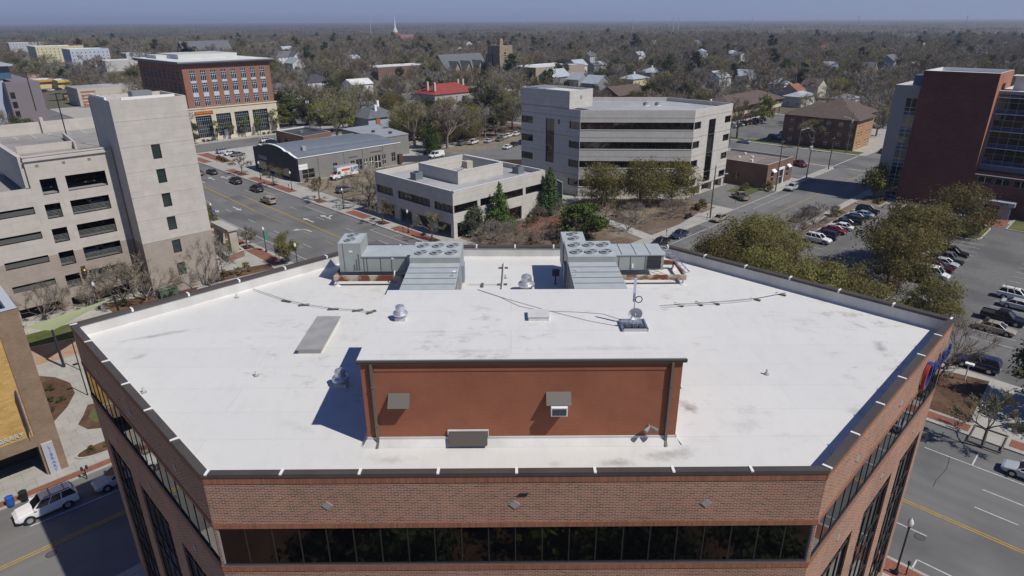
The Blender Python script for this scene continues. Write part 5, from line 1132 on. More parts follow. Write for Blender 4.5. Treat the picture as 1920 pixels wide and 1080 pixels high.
# rental box truck
bt = thing('box_truck', 'white and orange rental box truck parked beside the grey workshop', 'box truck', (92.4, 156.6, Z + .02), rotz=rad(180)); ORG[bt.name] = (0, 0, 0)
def bp(n, b, m, col=None):
    o = b.build(n, m, bt); 
    if col: o.color = (*COL[col], 1)
    return o
TW = mat('truck_white', (.70, .70, .69), .4); TO = mat('truck_orange_red', (.62, .085, .02), .4)
b = MB(); b.box(-3.6, -1.2, .95, 1.9, 1.2, 3.35); b.prism([(1.9, -1.2), (2.9, -1.1), (2.9, 1.1), (1.9, 1.2)], 2.35, 3.32); bp('cargo_box', b, TW)
b = MB(); b.box(-3.62, -1.19, 3.35, 2.85, 1.19, 3.39); bp('box_roof', b, mat('truck_roof_grey', (.30, .31, .34), .5))
b = MB()
rr = [[(x, -h, .5), (x, -h, zt - .1), (x, -h * .85, zt), (x, h * .85, zt), (x, h, zt - .1), (x, h, .5)] for x, h, zt in ((1.95, 1.0, 2.25), (2.7, 1.0, 2.2), (3.2, .98, 1.45), (4.0, .92, 1.25), (4.25, .85, 1.0))]
b.loft([q[::-1] for q in rr]); bp('cab', b, TW)
b = MB(); b.add([(2.72, -.88, 2.12), (2.72, .88, 2.12), (3.2, .86, 1.5), (3.2, -.86, 1.5)], [(0, 3, 2, 1)]); o = bp('windscreen', b, CGL); [setattr(v, 'co', v.co + Vector((.03, 0, .03))) for v in o.data.vertices]
b = MB()
for sy in (-1, 1): b.add([(2.05, sy * 1.012, 1.5), (2.9, sy * 1.012, 1.5), (2.7, sy * 1.012, 2.1), (2.05, sy * 1.012, 2.1)], [(0, 1, 2, 3)])
bp('side_window', b, CGL)
for sy in (-1, 1):
    b = MB(); b.box(-1.0, sy * 1.2, 2.25, 1.6, sy * 1.215, 2.85); bp('orange_stripe', b, TO)
    b = MB(); b.box(-3.5, sy * 1.2, 1.7, -1.15, sy * 1.215, 3.1); bp('picture_panel', b, mat('truck_panel_blue', (.10, .14, .28), .4, (.5, .52, .55), 1.1, lo=.45, hi=.55))
b = MB(); b.box(3.3, -.4, 1.36, 3.9, .4, 1.42); bp('bonnet_stripe', b, TO)
b = MB(); b.box(4.2, -.85, .45, 4.34, .85, .75); b.box(4.22, -.6, .76, 4.28, .6, 1.0); bp('bumper', b, TRIM)
for sx in (-2.3, 3.3):
    for sy in (-1, 1):
        b = MB(); b.cyl((sx, sy * .85, .42), (sx, sy * 1.15, .42), .42, n=14); b.cyl((sx, sy * .84, .42), (sx, sy * 1.16, .42), .24, n=10, mi=1); bp('wheel', b, [TYRE, RIMM])
car('suv', 83.8, 142.6, 0, 'grey', 'dark grey SUV parked on the dirt lot behind a split rail fence', z=Z + .02)
car('van', 128, 160.8, 180, 'white', 'white van parked beside the fenced yard behind the grey workshop', z=Z + .02)
car('suv', 89.6, 8.6, 90, 'navy', 'dark blue SUV under the bare tree by the mulch bed', z=Z + .02)
L1 = 'cars in the first row of the parking lot'
for k, (kd, x, c, lb) in enumerate((('suv', 153.2, 'black', 'black SUV at the far end of the first parking row'), ('sedan', 149.6, 'lblue', 'pale blue sedan second from the far end of the first parking row'), ('sedan', 146.0, 'black', 'black sedan beside the pale blue sedan in the first parking row'), ('suv', 143.0, 'green', 'dark green SUV in the middle of the first parking row'), ('sedan', 140.0, 'black', 'black sedan just beyond the white coupe in the first parking row'), ('sedan', 137.2, 'white', 'white coupe beside the red sedan in the first parking row'), ('sedan', 133.8, 'red', 'red sedan in the first parking row'), ('suv', 128.6, 'navy', 'dark blue SUV near the oak end of the first parking row'), ('suv', 125.4, 'white', 'white SUV partly hidden by the oaks in the first parking row'))):
    car(kd, x, 41.6, 90 if k % 2 else -90, c, lb, L1, z=Z + .02)
L2 = 'cars in the second row of the parking lot'
for k, (kd, x, c, lb) in enumerate((('suv', 134.0, 'black', 'black SUV in the second row, beyond the grey pickup'), ('pickup', 130.4, 'grey', 'dark grey pickup in the second parking row'), ('sedan', 127.4, 'silver', 'silver sedan in the second parking row'), ('suv', 123.6, 'maroon', 'maroon SUV in the second parking row under the oak'), ('van', 119.8, 'white', 'white passenger van in the second parking row'), ('suv', 116.4, 'black', 'black SUV at the near end of the second parking row'), ('sedan', 105.6, 'silver', 'silver sedan at the end of the lot under the oak branches'))):
    car(kd, x, 21.0 if k < 6 else 18.6, -90, c, lb, L2, z=Z + .02)
L3 = 'cars in the third row of the parking lot'
for k, (kd, x, c, y, lb) in enumerate((('suv', 118.3, 'white', 9.2, 'white SUV with roof rack in the third parking row'), ('sedan', 114.6, 'silver', 8.2, 'silver sedan in the third parking row beside the white SUV'), ('pickup', 107.6, 'black', 9.0, 'black pickup in the third parking row'), ('sedan', 103.1, 'tan', 9.1, 'tan sedan at the near end of the third parking row'), ('suv', 111.2, 'black', 3.0, 'black SUV at the right picture edge of the parking lot'))):
    car(kd, x, y, -90, c, lb, L3, z=Z + .02)
B_ = 'cars parked along the side street'
for kd, x, y, hd, c, lb in (('suv', 163.6, 62.8, 180, 'silver', 'silver grey SUV parked in front of the small brick shop'), ('sedan', 126.2, 62.7, 180, 'gold', 'dull gold sedan parked on the side street by the lamp pole'), ('sedan', 110.4, 62.9, 180, 'navy', 'dark navy sedan parked on the side street beyond the roof edge'), ('sedan', 103.6, 62.9, 180, 'black', 'black sedan on the side street half hidden by the white parapet'), ('suv', 144.6, 50.4, 0, 'navy', 'dark blue SUV parked on the near kerb of the side street'), ('sedan', 138.0, 50.5, 0, 'maroon', 'maroon sedan parked on the near kerb of the side street')):
    car(kd, x, y, hd, c, lb, B_, z=zr_)
car('pickup', 145.8, 67.8, 60, 'gold', 'grey brown pickup parked on the driveway of the five storey office', z=Z + .02)
car('pickup', 193.0, 73.0, -120, 'red', 'red pickup parked beyond the small brick shop', z=Z + .02)
car('sedan', 218.5, 103, 90, 'lblue', 'pale blue sedan on the cross street behind the five storey office', z=zr_)
car('sedan', 232, 62.2, 0, 'black', 'black sedan on the side street beyond the apartment block', z=zr_)
for k, x in enumerate((186, 190, 183)): car('sedan', x, 84 + 7 * k, 0, ('navy', 'navy', 'black')[k], 'dark car parked behind the small brick shop, %s' % ('near the shop', 'middle one', 'far one')[k], 'dark cars behind the brick shop', near=False, z=Z + .02)
car('hatch', 184, 106, 0, 'white', 'white hatchback behind the five storey office corner', near=False, z=Z + .02)
cols = ['white', 'grey', 'black', 'silver', 'black', 'lblue', 'black', 'red', 'red', 'black', 'grey', 'navy']
for k in range(12): car('sedan' if k % 3 else 'suv', 236 + 3.4 * k, 122.4, 90, cols[k], 'car in the long back row of the far parking lot', 'far lot back row', near=False, z=Z + .02)
cols = ['maroon', 'red', 'silver', 'lblue', 'silver', 'blue', 'navy', 'blue', 'blue', 'lblue', 'silver', 'white']
for k in range(12): car('sedan' if k % 3 else 'suv', 232 + 3.2 * k, 98, -90, cols[k], 'car in the long front row of the far parking lot', 'far lot front row', near=False, z=Z + .02)
for k, (kd, x, y, c, lb) in enumerate((('suv', 166.8, 169.8, 'silver', 'silver SUV between the grey car and the white cars of the back lot'), ('suv', 148, 171.5, 'grey', 'grey SUV left of the white pickup under the trees'), ('sedan', 164, 158, 'navy', 'dark blue car beside the black one near the office corner'), ('pickup', 152, 170, 'white', 'white pickup under the trees behind the two storey office'), ('sedan', 158, 168.5, 'silver', 'silver car next to the white pickup under the trees'), ('sedan', 170.6, 171.3, 'white', 'white car at the end of the lot left of the five storey office'), ('sedan', 175.2, 171.8, 'white', 'second white car at the end of the lot left of the five storey office'), ('sedan', 154, 155, 'white', 'white car nearest the five storey office back corner'), ('sedan', 159, 157, 'black', 'black car beside the white one near the office corner'), ('sedan', 163, 168, 'grey', 'grey car between the silver car and the two white cars'))):
    car(kd, x, y, 20, c, lb, 'cars in the lot behind the precast offices', z=Z + .02)
for k, (x, y, c) in enumerate(((155, 278, 'white'), (132, 261, 'navy'), (164, 331, 'white'), (187, 306, 'silver'), (189, 303, 'black'), (193, 299, 'white'), (141, 262, 'navy'), (172, 318, 'black'), (177, 314, 'grey'), (183, 309, 'black'), (170, 290, 'black'), (212, 283, 'silver'), (146, 268, 'silver'), (150, 273, 'black'), (137, 256, 'grey'), (160, 284, 'navy'), (128, 275, 'white'), (134, 281, 'silver'), (168, 300, 'silver'), (175, 296, 'white'))):
    car('sedan' if k % 2 else 'suv', x, y, 40, c, 'car parked among the trees behind the bank', 'cars among the trees behind the bank', near=False, z=Z + .02)
for k, (x, y) in enumerate(((92, 505), (97, 509), (102, 513), (108, 517))): car('sedan', x, y, 40, ('black', 'white', 'navy', 'black')[k], 'car parked in front of the orange and yellow shop row', 'cars by the orange shop row', near=False, z=.02)
car('sedan', 73.5, 437, 90, 'navy', 'dark car on the far street beyond the parking deck', near=False, z=.02)
for k, (x, z, c) in enumerate(((21.4, 3.45, 'white'), (23.3, 6.98, 'silver'), (21.0, 6.98, 'white'), (22.6, 10.58, 'grey'), (17.2, 14.18, 'silver'), (22.9, 17.78, 'black'), (17.4, 17.78, 'navy'), (23.4, 14.18, 'white'))):
    car('sedan', x, 113.3, -90, c, 'car parked inside the deck behind the railings, level %d' % (k + 1) if False else ['white car low in the deck behind the railing', 'silver car right end of the second deck level', 'white car left end of the second deck level', 'grey car on the third deck level', 'silver car behind the narrow opening of the deck', 'black car behind the top right deck opening', 'dark blue car behind the top narrow deck opening', 'white car at the fourth deck level right end'][k], 'cars parked inside the deck', near=False, z=z)
# ================================================================ trees and plants
def leafmat(name, c1, c2, c3=None, transl=.25, ls=.35):
    m = bpy.data.materials.new(name); m.use_nodes = True; MT[name] = m
    t = m.node_tree; b = t.nodes['Principled BSDF']; b.inputs['Roughness'].default_value = .75; b.inputs['Specular IOR Level'].default_value = .25
    tc = t.nodes.new('ShaderNodeTexCoord'); n = t.nodes.new('ShaderNodeTexNoise'); n.inputs['Scale'].default_value = ls; n.inputs['Detail'].default_value = 5; n.inputs['Roughness'].default_value = .75
    t.links.new(tc.outputs['Object'], n.inputs['Vector'])
    r = t.nodes.new('ShaderNodeMapRange'); r.inputs[1].default_value = .33; r.inputs[2].default_value = .67; t.links.new(n.outputs[0], r.inputs[0])
    x = t.nodes.new('ShaderNodeMix'); x.data_type = 'RGBA'; x.inputs[6].default_value = (*c1, 1); x.inputs[7].default_value = (*c2, 1); t.links.new(r.outputs[0], x.inputs[0])
    o = t.nodes.new('ShaderNodeObjectInfo'); h = t.nodes.new('ShaderNodeHueSaturation')
    mr = t.nodes.new('ShaderNodeMapRange'); mr.inputs[3].default_value = .72; mr.inputs[4].default_value = 1.25; t.links.new(o.outputs['Random'], mr.inputs[0]); t.links.new(mr.outputs[0], h.inputs['Value'])
    mh = t.nodes.new('ShaderNodeMapRange'); mh.inputs[3].default_value = .485; mh.inputs[4].default_value = .515; t.links.new(o.outputs['Random'], mh.inputs[0]); t.links.new(mh.outputs[0], h.inputs['Hue'])
    t.links.new(x.outputs[2], h.inputs['Color']); t.links.new(h.outputs[0], b.inputs['Base Color'])
    if transl:
        tr = t.nodes.new('ShaderNodeBsdfTranslucent'); t.links.new(h.outputs[0], tr.inputs[0]); mx = t.nodes.new('ShaderNodeMixShader'); mx.inputs[0].default_value = transl
        t.links.new(b.outputs[0], mx.inputs[1]); t.links.new(tr.outputs[0], mx.inputs[2]); t.links.new(mx.outputs[0], t.nodes['Material Output'].inputs[0])
    return m
BARK = mat('bark_grey_brown', (.16, .14, .12), .95, (.11, .093, .078), 2, coord='Object'); BARKL = mat('bark_pale', (.20, .18, .155), .95, (.14, .12, .10), 2, coord='Object')
TW1 = leafmat('twigs_grey_brown', (.185, .162, .132), (.25, .222, .186), transl=0); TW2 = leafmat('twigs_warm', (.205, .158, .112), (.24, .196, .145), transl=0); TWB = leafmat('twigs_budding', (.185, .17, .085), (.21, .18, .11), transl=.1)
LOAK = leafmat('live_oak_leaves', (.15, .147, .05), (.25, .21, .074), transl=.42); LGRN = leafmat('spring_leaves', (.14, .16, .032), (.20, .19, .05)); LDRK = leafmat('evergreen_leaves', (.05, .062, .026), (.10, .112, .046)); LHOL = leafmat('holly_leaves', (.07, .13, .026), (.125, .175, .042)); LPIN = leafmat('pine_needles', (.03, .042, .018), (.05, .062, .026)); LOLV = leafmat('olive_leaves', (.13, .12, .042), (.18, .155, .06)); LGREY = leafmat('grey_green_leaves', (.085, .10, .062), (.125, .135, .09)); LYEL = leafmat('yellowing_leaves', (.15, .115, .03), (.10, .085, .03))
def skeleton(seed, Ht, spread, fork=.3, nl=5, depth=3, lean=.0, up=.55):
    r = random.Random(seed); segs = []; tips = []
    def grow(p, d, L, rad_, k):
        n = 3; q = p
        for i in range(n):
            d = (d + Vector((r.gauss(0, .13), r.gauss(0, .13), r.gauss(.03, .08)))).normalized(); e = q + d * L / n
            segs.append((q, e, rad_ * (1 - .3 * i / n), rad_ * (1 - .3 * (i + 1) / n))); q = e
            if k <= 1: tips.append((q.copy(), d.copy()))
        if k > 0:
            for j in range(r.choice((2, 3))):
                a = r.uniform(0, 2 * math.pi); s = r.uniform(.45, .95)
                o = d.orthogonal().normalized(); o2 = d.cross(o)
                nd = (d + (o * math.cos(a) + o2 * math.sin(a)) * s); nd.z += .12; grow(q, nd.normalized(), L * r.uniform(.6, .82), rad_ * .55, k - 1)
    z = Ht * fork; r0 = Ht * .026
    segs.append((Vector((0, 0, -.1)), Vector((r.gauss(0, .1), r.gauss(0, .1), z)), r0 * 1.25, r0))
    top_ = segs[-1][1]
    for i in range(nl):
        a = 2 * math.pi * i / nl + r.uniform(-.4, .4); s = spread * r.uniform(.6, 1.1)
        d = Vector((math.cos(a) * s, math.sin(a) * s, up * r.uniform(.7, 1.5))).normalized(); grow(top_ - Vector((0, 0, r.uniform(0, .2) * z)), d, Ht * .27 * r.uniform(.85, 1.15), r0 * .6, depth)
    grow(top_, Vector((r.gauss(0, .15), r.gauss(0, .15), 1)).normalized(), Ht * .28, r0 * .65, depth)
    return segs, tips
def quads(arr_c, arr_a, arr_b, name, m):
    """many small faces: centre +- a +- b"""
    c, a, b_ = (np.asarray(q, float) for q in (arr_c, arr_a, arr_b)); n = len(c)
    v = np.stack([c - a - b_, c + a - b_, c + a + b_, c - a + b_], 1).reshape(-1, 3)
    me = bpy.data.meshes.new(name); me.vertices.add(4 * n); me.vertices.foreach_set('co', v.ravel())
    me.loops.add(4 * n); me.loops.foreach_set('vertex_index', np.arange(4 * n)); me.polygons.add(n); me.polygons.foreach_set('loop_start', np.arange(0, 4 * n, 4)); me.polygons.foreach_set('loop_total', np.full(n, 4))
    me.materials.append(m); me.update(calc_edges=True); return me
def unit(nr, n):
    v = nr.normal(size=(n, 3)); return v / np.linalg.norm(v, axis=1, keepdims=True)
def bare_tree(seed, Ht, spread, tw, bark, per=9, depth=3, tl=.09, tw_w=.05, nl=5, fork=.28):
    segs, tips = skeleton(seed, Ht, spread, fork, nl, depth); zmax = max(p.z for p, d in tips); k = Ht / zmax
    b = MB()
    for p, q, r0, r1 in segs:
        if r0 > Ht * .0016: b.cyl(p * k, q * k, r0, max(r1, .015), 5 if r0 > .1 else 3, caps=False)
    tr = b.mesh('trunk', [bark])
    nr = np.random.default_rng(seed); P = np.repeat(np.array([t[0] for t in tips]) * k, per, 0); D = np.repeat(np.array([t[1] for t in tips]), per, 0)
    n = len(P); d = D * .9 + unit(nr, n) * .75; d[:, 2] += .15; d /= np.linalg.norm(d, axis=1, keepdims=True)
    L = Ht * tl * nr.uniform(.5, 1.2, (n, 1)); P = P + unit(nr, n) * Ht * .03
    s = np.cross(d, unit(nr, n)); s /= np.linalg.norm(s, axis=1, keepdims=True) + 1e-9
    return tr, quads(P + d * L / 2, d * L / 2, s * tw_w / 2 * nr.uniform(.5, 1.3, (n, 1)), 'crown', tw)
def leaf_tree(seed, Ht, R, zb, m, bark, n=5000, ls=.28, kind='oak', nl=6, fork=.22, blobs=26, hole=.0):
    segs, tips = skeleton(seed, Ht * .85, .9, fork, nl, 2, up=.7); k = 1.
    b = MB()
    for p, q, r0, r1 in segs:
        f = .8 if kind != 'cone' else .45
        if r0 > Ht * .003: b.cyl((p.x * f * R / Ht * 2.2, p.y * f * R / Ht * 2.2, p.z), (q.x * f * R / Ht * 2.2, q.y * f * R / Ht * 2.2, q.z), r0 * .8, max(r1 * .8, .02), 5, caps=False)
    tr = b.mesh('trunk', [bark]); nr = np.random.default_rng(seed); r = random.Random(seed)
    C_ = []
    for i in range(blobs):
        if kind == 'cone':
            z = zb + (Ht - zb) * (i + .5) / blobs; q = R * (1 - ((z - zb) / (Ht - zb)) ** 1.3) * r.uniform(.5, 1); a = i * 2.4 + r.uniform(-.4, .4); C_.append((q * math.cos(a) * .6, q * math.sin(a) * .6, z, max(.35, q * .6 + .3)))
        else:
            a = r.uniform(0, 2 * math.pi); u = r.uniform(0, 1) ** .5; ph = r.uniform(0, 1); z = zb + (Ht - zb) * (.12 + .8 * ph); q = R * u * math.sqrt(max(.12, 1 - (abs(ph - .38) / .66) ** 2)) * r.uniform(.75, 1.12); C_.append((q * math.cos(a) * .88, q * math.sin(a) * .88, z + r.gauss(0, .04) * Ht, R * r.uniform(.12, .33)))
    C_ = np.array(C_); w_ = C_[:, 3] ** 2; idx = nr.choice(len(C_), n, p=w_ / w_.sum()); cc = C_[idx]
    u = unit(nr, n); rad_ = cc[:, 3:4] * nr.uniform(.3, 1.1, (n, 1)) ** .7 * (nr.choice([.9, 1, 1.15, 1.4, 1.75], (n, 1)) if kind == 'oak' else nr.choice([1, 1, 1, 1.25], (n, 1))); P = cc[:, :3] + u * rad_ * np.array([1, 1, .72])
    nrm = u * .8 + unit(nr, n) * .8; nrm[:, 2] += .25; nrm /= np.linalg.norm(nrm, axis=1, keepdims=True)
    a = np.cross(nrm, unit(nr, n)); a /= np.linalg.norm(a, axis=1, keepdims=True) + 1e-9; b_ = np.cross(nrm, a); s = ls * nr.uniform(.45, 1.1, (n, 1)) / 2
    return tr, quads(P, a * s * 1.25, b_ * s * .8, 'crown', m)
def tree(proto, name, label, cat, x, y, s=1., rz=None, group=None, z=Z, sz=None):
    t = bpy.data.objects.new(name, None); C.objects.link(t); t.location = (x, y, z); t.rotation_euler = (0, 0, rng.uniform(0, 6.28) if rz is None else rz); t.scale = (s, s, sz or s * rng.uniform(.92, 1.08)); t.empty_display_size = .3
    for n, me in (('trunk', proto[0]), ('crown', proto[1])):
        o = bpy.data.objects.new(n, me); C.objects.link(o); o.parent = t
    return tag(t, label, cat, group)
OAK = [leaf_tree(11 + i, 9.3, 5.3, 1.2, LOAK, BARK, 9800, .21, blobs=46) for i in range(3)]
OLV = [leaf_tree(31 + i, 6.5, 3.0, 1.5, LOLV, BARK, 6000, .17, blobs=30) for i in range(2)]
SPR = [leaf_tree(41 + i, 9, 4.4, 2.0, LGRN, BARK, 4200, .34, blobs=26) for i in range(2)]
YNG = [leaf_tree(51 + i, 6.0, 1.7, 1.8, LGRN, BARK, 900, .20, blobs=14) for i in range(2)]
CON = [leaf_tree(61 + i, 10.5, 3.0, .8, LHOL if i else leafmat('dark_holly', (.045, .075, .022), (.085, .12, .038)), BARK, 5500, .28, 'cone', blobs=40) for i in range(2)]
DRK = [leaf_tree(71 + i, 12, 5.0, 1.8, LDRK, BARK, 5200, .36, blobs=30) for i in range(3)]
PIN = [leaf_tree(81, 17, 3.6, 6, LPIN, BARK, 2600, .5, blobs=22)]
ROUND = [leaf_tree(91, 5.6, 3.3, .5, LHOL, BARK, 7000, .22, blobs=30), leaf_tree(92, 4.6, 3.0, .3, LGREY, BARK, 6500, .2, blobs=30)]
BUSH = [leaf_tree(95, 1.6, 1.2, .1, LOLV, BARK, 900, .16, blobs=12), leaf_tree(96, 1.1, 1.0, .05, LDRK, BARK, 700, .14, blobs=10), leaf_tree(97, 1.3, 1.3, .05, LYEL, BARK, 700, .16, blobs=10)]
BARE = [bare_tree(101 + i, 14, .85 + .1 * (i % 3), (TW1, TW1, TW2, TWB, TW1)[i], BARK if i % 2 else BARKL, per=5, depth=3, tl=.085, tw_w=.075) for i in range(5)]
BIG = [bare_tree(121 + i, 16, 1.1, TW1 if i else TW2, BARK, per=9, depth=3, tl=.07, tw_w=.055, nl=6, fork=.22) for i in range(2)]
MYR = [bare_tree(131 + i, 6.5, .75, TW2 if i else TW1, BARKL, per=4, depth=3, tl=.10, tw_w=.035, nl=7, fork=.06) for i in range(2)]
STR = [bare_tree(141 + i, 5.2, .8, TWB, BARK, per=9, depth=2, tl=.10, tw_w=.05, nl=5, fork=.34) for i in range(2)]
# street trees along the far pavement of the wide street
S_ = 'small street trees along the wide street'
for k, (x, y) in enumerate(((77.1 - 2.2, 182.4), (74.9, 163.3), (75, 140), (74.9, 113.5), (74.8, 96.6))):
    tree(STR[k % 2], 'street_tree', 'small budding street tree, ' + ('in front of the curved workshop front, left one', 'in front of the curved workshop front, right one', 'beside the dirt lot', 'before the arcade of the two storey office, left one', 'before the arcade of the two storey office, right one')[k], 'tree', x, y, 1. if k else .95, group=S_)
tree(STR[1], 'street_tree', 'small reddish street tree in a pit beside the stone arch', 'tree', 47.4, 118.7, .85)
tree(OLV[0], 'street_tree', 'olive leaved street tree beyond the left parapet of the white roof', 'tree', 48.2, 104.5, .82); tree(OLV[1], 'street_tree', 'olive leaved street tree between the stair tower and the stone arch', 'tree', 47.3, 137.5, .85)
tree(STR[0], 'street_tree', 'thin leafed street tree in a brick planter beside the right street', 'tree', 71.5, 4.5, 1.0)
# oaks of the parking lot
O_ = 'live oaks around the parking lot'
for k, (x, y, s, lb) in enumerate(((84, 45, .85, 'live oak at the corner just behind the right parapet'), (91.5, 44.5, 1.0, 'live oak second along the side street verge'), (99, 44.8, 1.12, 'live oak third along the side street, tall dark crown'), (107, 44.6, 1.0, 'live oak nearest the white van on the side street verge'), (86.5, 36, 1.0, 'live oak behind the middle of the right parapet'), (94, 36.5, 1.0, 'live oak on the lot edge behind the first row of oaks'), (87.2, 28.5, 1.0, 'live oak behind the right parapet, left of the lot end'), (86.5, 21.2, .95, 'live oak at the near end of the second parking row'), (85.8, 15.6, .72, 'small live oak by the lot entrance behind the roof corner'), (111, 25, 1.1, 'live oak in the lot median, near end'), (97.5, 15.8, .8, 'live oak over the silver sedan at the end of the lot'), (92.5, 27, 1.0, 'live oak at the lot edge in the second line behind the right parapet'), (100, 37.5, .9, 'live oak at the lot edge beside the white SUV'), (120, 26.5, 1.25, 'large live oak in the middle of the lot median'), (128.5, 25.2, 1.1, 'live oak in the lot median above the parked SUVs'), (148.5, 23.9, 1.15, 'round olive oak on the grass island before the brick tower'))):
    tree(OAK[k % 3], 'live_oak', lb, 'tree', x, y, s, group=O_)
tree(SPR[1], 'street_tree', 'olive green tree at the foot of the grey wing of the brick tower', 'tree', 167.5, 45, .92)
for x, y, k in ((118, 46.2, 0), (124, 46.4, 1), (130, 46.2, 0), (136, 46.5, 1)): tree(MYR[k], 'crape_myrtle', 'bare grey crape myrtle on the lot verge along the side street', 'tree', x, y, .75, group='bare crape myrtles on the verge')
tree(BUSH[0], 'shrub', 'green shrub at the end of the row of bare crape myrtles', 'shrub', 146, 45.8, 1.4)
tree(DRK[1], 'evergreen_tree', 'dark evergreen tree at the right picture edge shading the pavement', 'tree', 84.3, 1.6, .72); tree(DRK[0], 'evergreen_tree', 'second dark evergreen beyond the right picture edge casting a wide shadow', 'tree', 81.5, -2.2, .8)
tree(MYR[1], 'bare_tree', 'bare tree over the dark blue SUV by the mulch bed', 'tree', 86.8, 11.0, .95)
for k in range(6): tree(BUSH[k % 2], 'shrub', 'low shrub on the grass island by the entrance canopy', 'shrub', 151 + 1.5 * k, 21.2 + .6 * (k % 2), .8, group='low shrubs on the grass island')
for k in range(4): tree(BUSH[2], 'shrub', 'low yellowing shrub at the corner by the glass stair of the tower', 'shrub', 163.5 + 1.4 * k, 42.8 + .4 * (k % 2), .75, group='shrubs at the tower corner')
for k in range(5): tree(BUSH[k % 2], 'shrub', 'clipped shrub beside the entrance canopy of the brick tower', 'shrub', 168.6, 14.2 - 1.9 * k, .8, group='shrubs by the entrance canopy')
# plaza of the precast offices
tree(CON[1], 'holly_tree', 'conical green holly at the corner of the two storey office', 'tree', 88.6, 91.6, 1.0); tree(CON[0], 'holly_tree', 'dark conical holly in front of the glass link', 'tree', 104.6, 92.2, 1.05)
tree(ROUND[1], 'shrub_tree', 'grey green rounded shrub against the two storey office corner', 'tree', 82.3, 93.7, 1.15)
tree(ROUND[0], 'holly_tree', 'bright green round tree behind the right rooftop unit', 'tree', 95.6, 75.8, 1.45)
for k, (x, y, s) in enumerate(((117.5, 87.5, 1.1), (123.5, 81.5, 1.15), (129.5, 76.5, 1.1))): tree(OAK[k], 'live_oak', ('spreading live oak before the five storey office, left one', 'spreading live oak before the five storey office, middle one', 'spreading live oak before the five storey office, right one')[k], 'tree', x, y, s, group='live oaks before the five storey office')
for k, (x, y, s, p) in enumerate(((81.5, 85.5, .7, 0), (85, 83.5, .6, 1), (88, 86, .55, 0), (92.5, 78, .55, 1), (95.6, 76.8, .62, 0), (103, 86.5, .6, 1), (106.5, 72.3, .62, 0), (80.6, 80.5, .55, 1), (99, 90.5, .5, 0), (83, 88, .6, 1), (101, 82.5, .65, 0), (108, 79, .6, 1), (112, 74.5, .7, 0), (115, 91, .6, 1), (90.5, 81.5, .6, 0), (86.5, 78.5, .55, 1), (120.5, 71, .65, 1), (125, 73, .55, 0))): tree(MYR[p], 'bare_shrub', 'bare brown ornamental tree in the court between the precast offices', 'tree', x, y, s, group='bare trees in the court')
for k, (x, y, p) in enumerate(((94, 88.8, 0), (97, 90, 2), (100, 92.4, 0), (82, 78, 1), (85.5, 80, 0), (88, 76, 2), (111, 88, 2), (130, 70.5, 2), (132.5, 70.2, 0), (134, 71.4, 2), (113.5, 80, 0), (101.5, 79, 2))): tree(BUSH[p], 'shrub', 'low shrub in the planted court before the precast offices', 'shrub', x, y, 1.1, group='low shrubs in the court')
for k, x in enumerate((152, 154, 156.5)): tree(BUSH[0], 'shrub', 'rounded shrub by the side of the small brick shop', 'shrub', x, 70.5 + .5 * k, .9, group='shrubs by the brick shop')
tree(BUSH[0], 'shrub', 'yellow green upright shrub at the corner of the small brick shop', 'shrub', 158.4, 66.6, 1.5)
# dirt lot and workshop
tree(BIG[0], 'bare_tree', 'bare spreading tree beside the dirt lot left of the two storey office', 'tree', 80.3, 126.7, .62); tree(MYR[0], 'bare_shrub', 'bare thicket at the corner of the two storey office', 'tree', 82, 124.5, .7)
tree(MYR[1], 'bare_shrub', 'bare bush in the dirt lot behind the grey SUV', 'tree', 93.5, 139, .8)
for k, x in enumerate((82.6, 84.6, 86.2, 90.5)): tree(BUSH[k % 3], 'shrub', 'low shrub at the workshop wall under its window', 'shrub', x, 159.6, .7, group='shrubs at the workshop wall')
for k, y in enumerate((205, 207.5, 203, 209)): tree(BUSH[2], 'shrub', 'reddish low shrub on the brick corner by the forecourt', 'shrub', 78.8 + .5 * (k % 2), y, .9, group='shrubs on the brick corner')
# bank trees
for k, x in enumerate((93.2, 98.0, 103.6, 109.5, 116)): tree(YNG[k % 2], 'young_tree', 'young bright green tree before the bank windows, ' + ('first from the left', 'second from the left', 'third from the left', 'fourth from the left', 'rightmost')[k], 'tree', x, 243.6, 1.1 if k < 4 else 1.5, group='young trees before the bank')
for k in range(6): tree(BUSH[1], 'hedge_shrub', 'clipped dark shrub at the foot of the bank wall', 'shrub', (88.5, 90, 91.4, 111, 113, 115)[k], 244.2, .8, group='hedge at the bank')
# deck side
for k, (x, y, p, s, lb) in enumerate(((12.4, 108.2, 0, .8, 'bare multi stem tree before the deck, leftmost'), (17.8, 107.8, 1, .75, 'bare multi stem tree before the deck, second from the left'), (22.5, 107, 0, 1.0, 'bare multi stem tree between the deck and the stair tower, left one'), (25.0, 105, 1, 1.05, 'bare multi stem tree between the deck and the stair tower, right one'), (34.4, 104.2, 0, 1.1, 'bare grey tree at the right corner of the stair tower'))): tree(MYR[p], 'bare_tree', lb, 'tree', x, y, s, group='bare trees before the parking deck')
for k, (x, y, p) in enumerate(((38, 106.5, 2), (40, 106, 2), (41.6, 106.2, 0), (36.5, 107.4, 1), (28, 103.4, 1), (22, 105.5, 1))): tree(BUSH[p], 'shrub', 'low shrub in the mulch bed by the stair tower', 'shrub', x, y, .9, group='shrubs in the tower bed')
for k, (x, y) in enumerate(((38.8, 126.5), (39.6, 131), (40.5, 122))): tree(MYR[k % 2], 'bare_shrub', 'bare shrub on the pavement right of the stair tower', 'shrub', x, y, .55, group='bare shrubs by the stair tower')
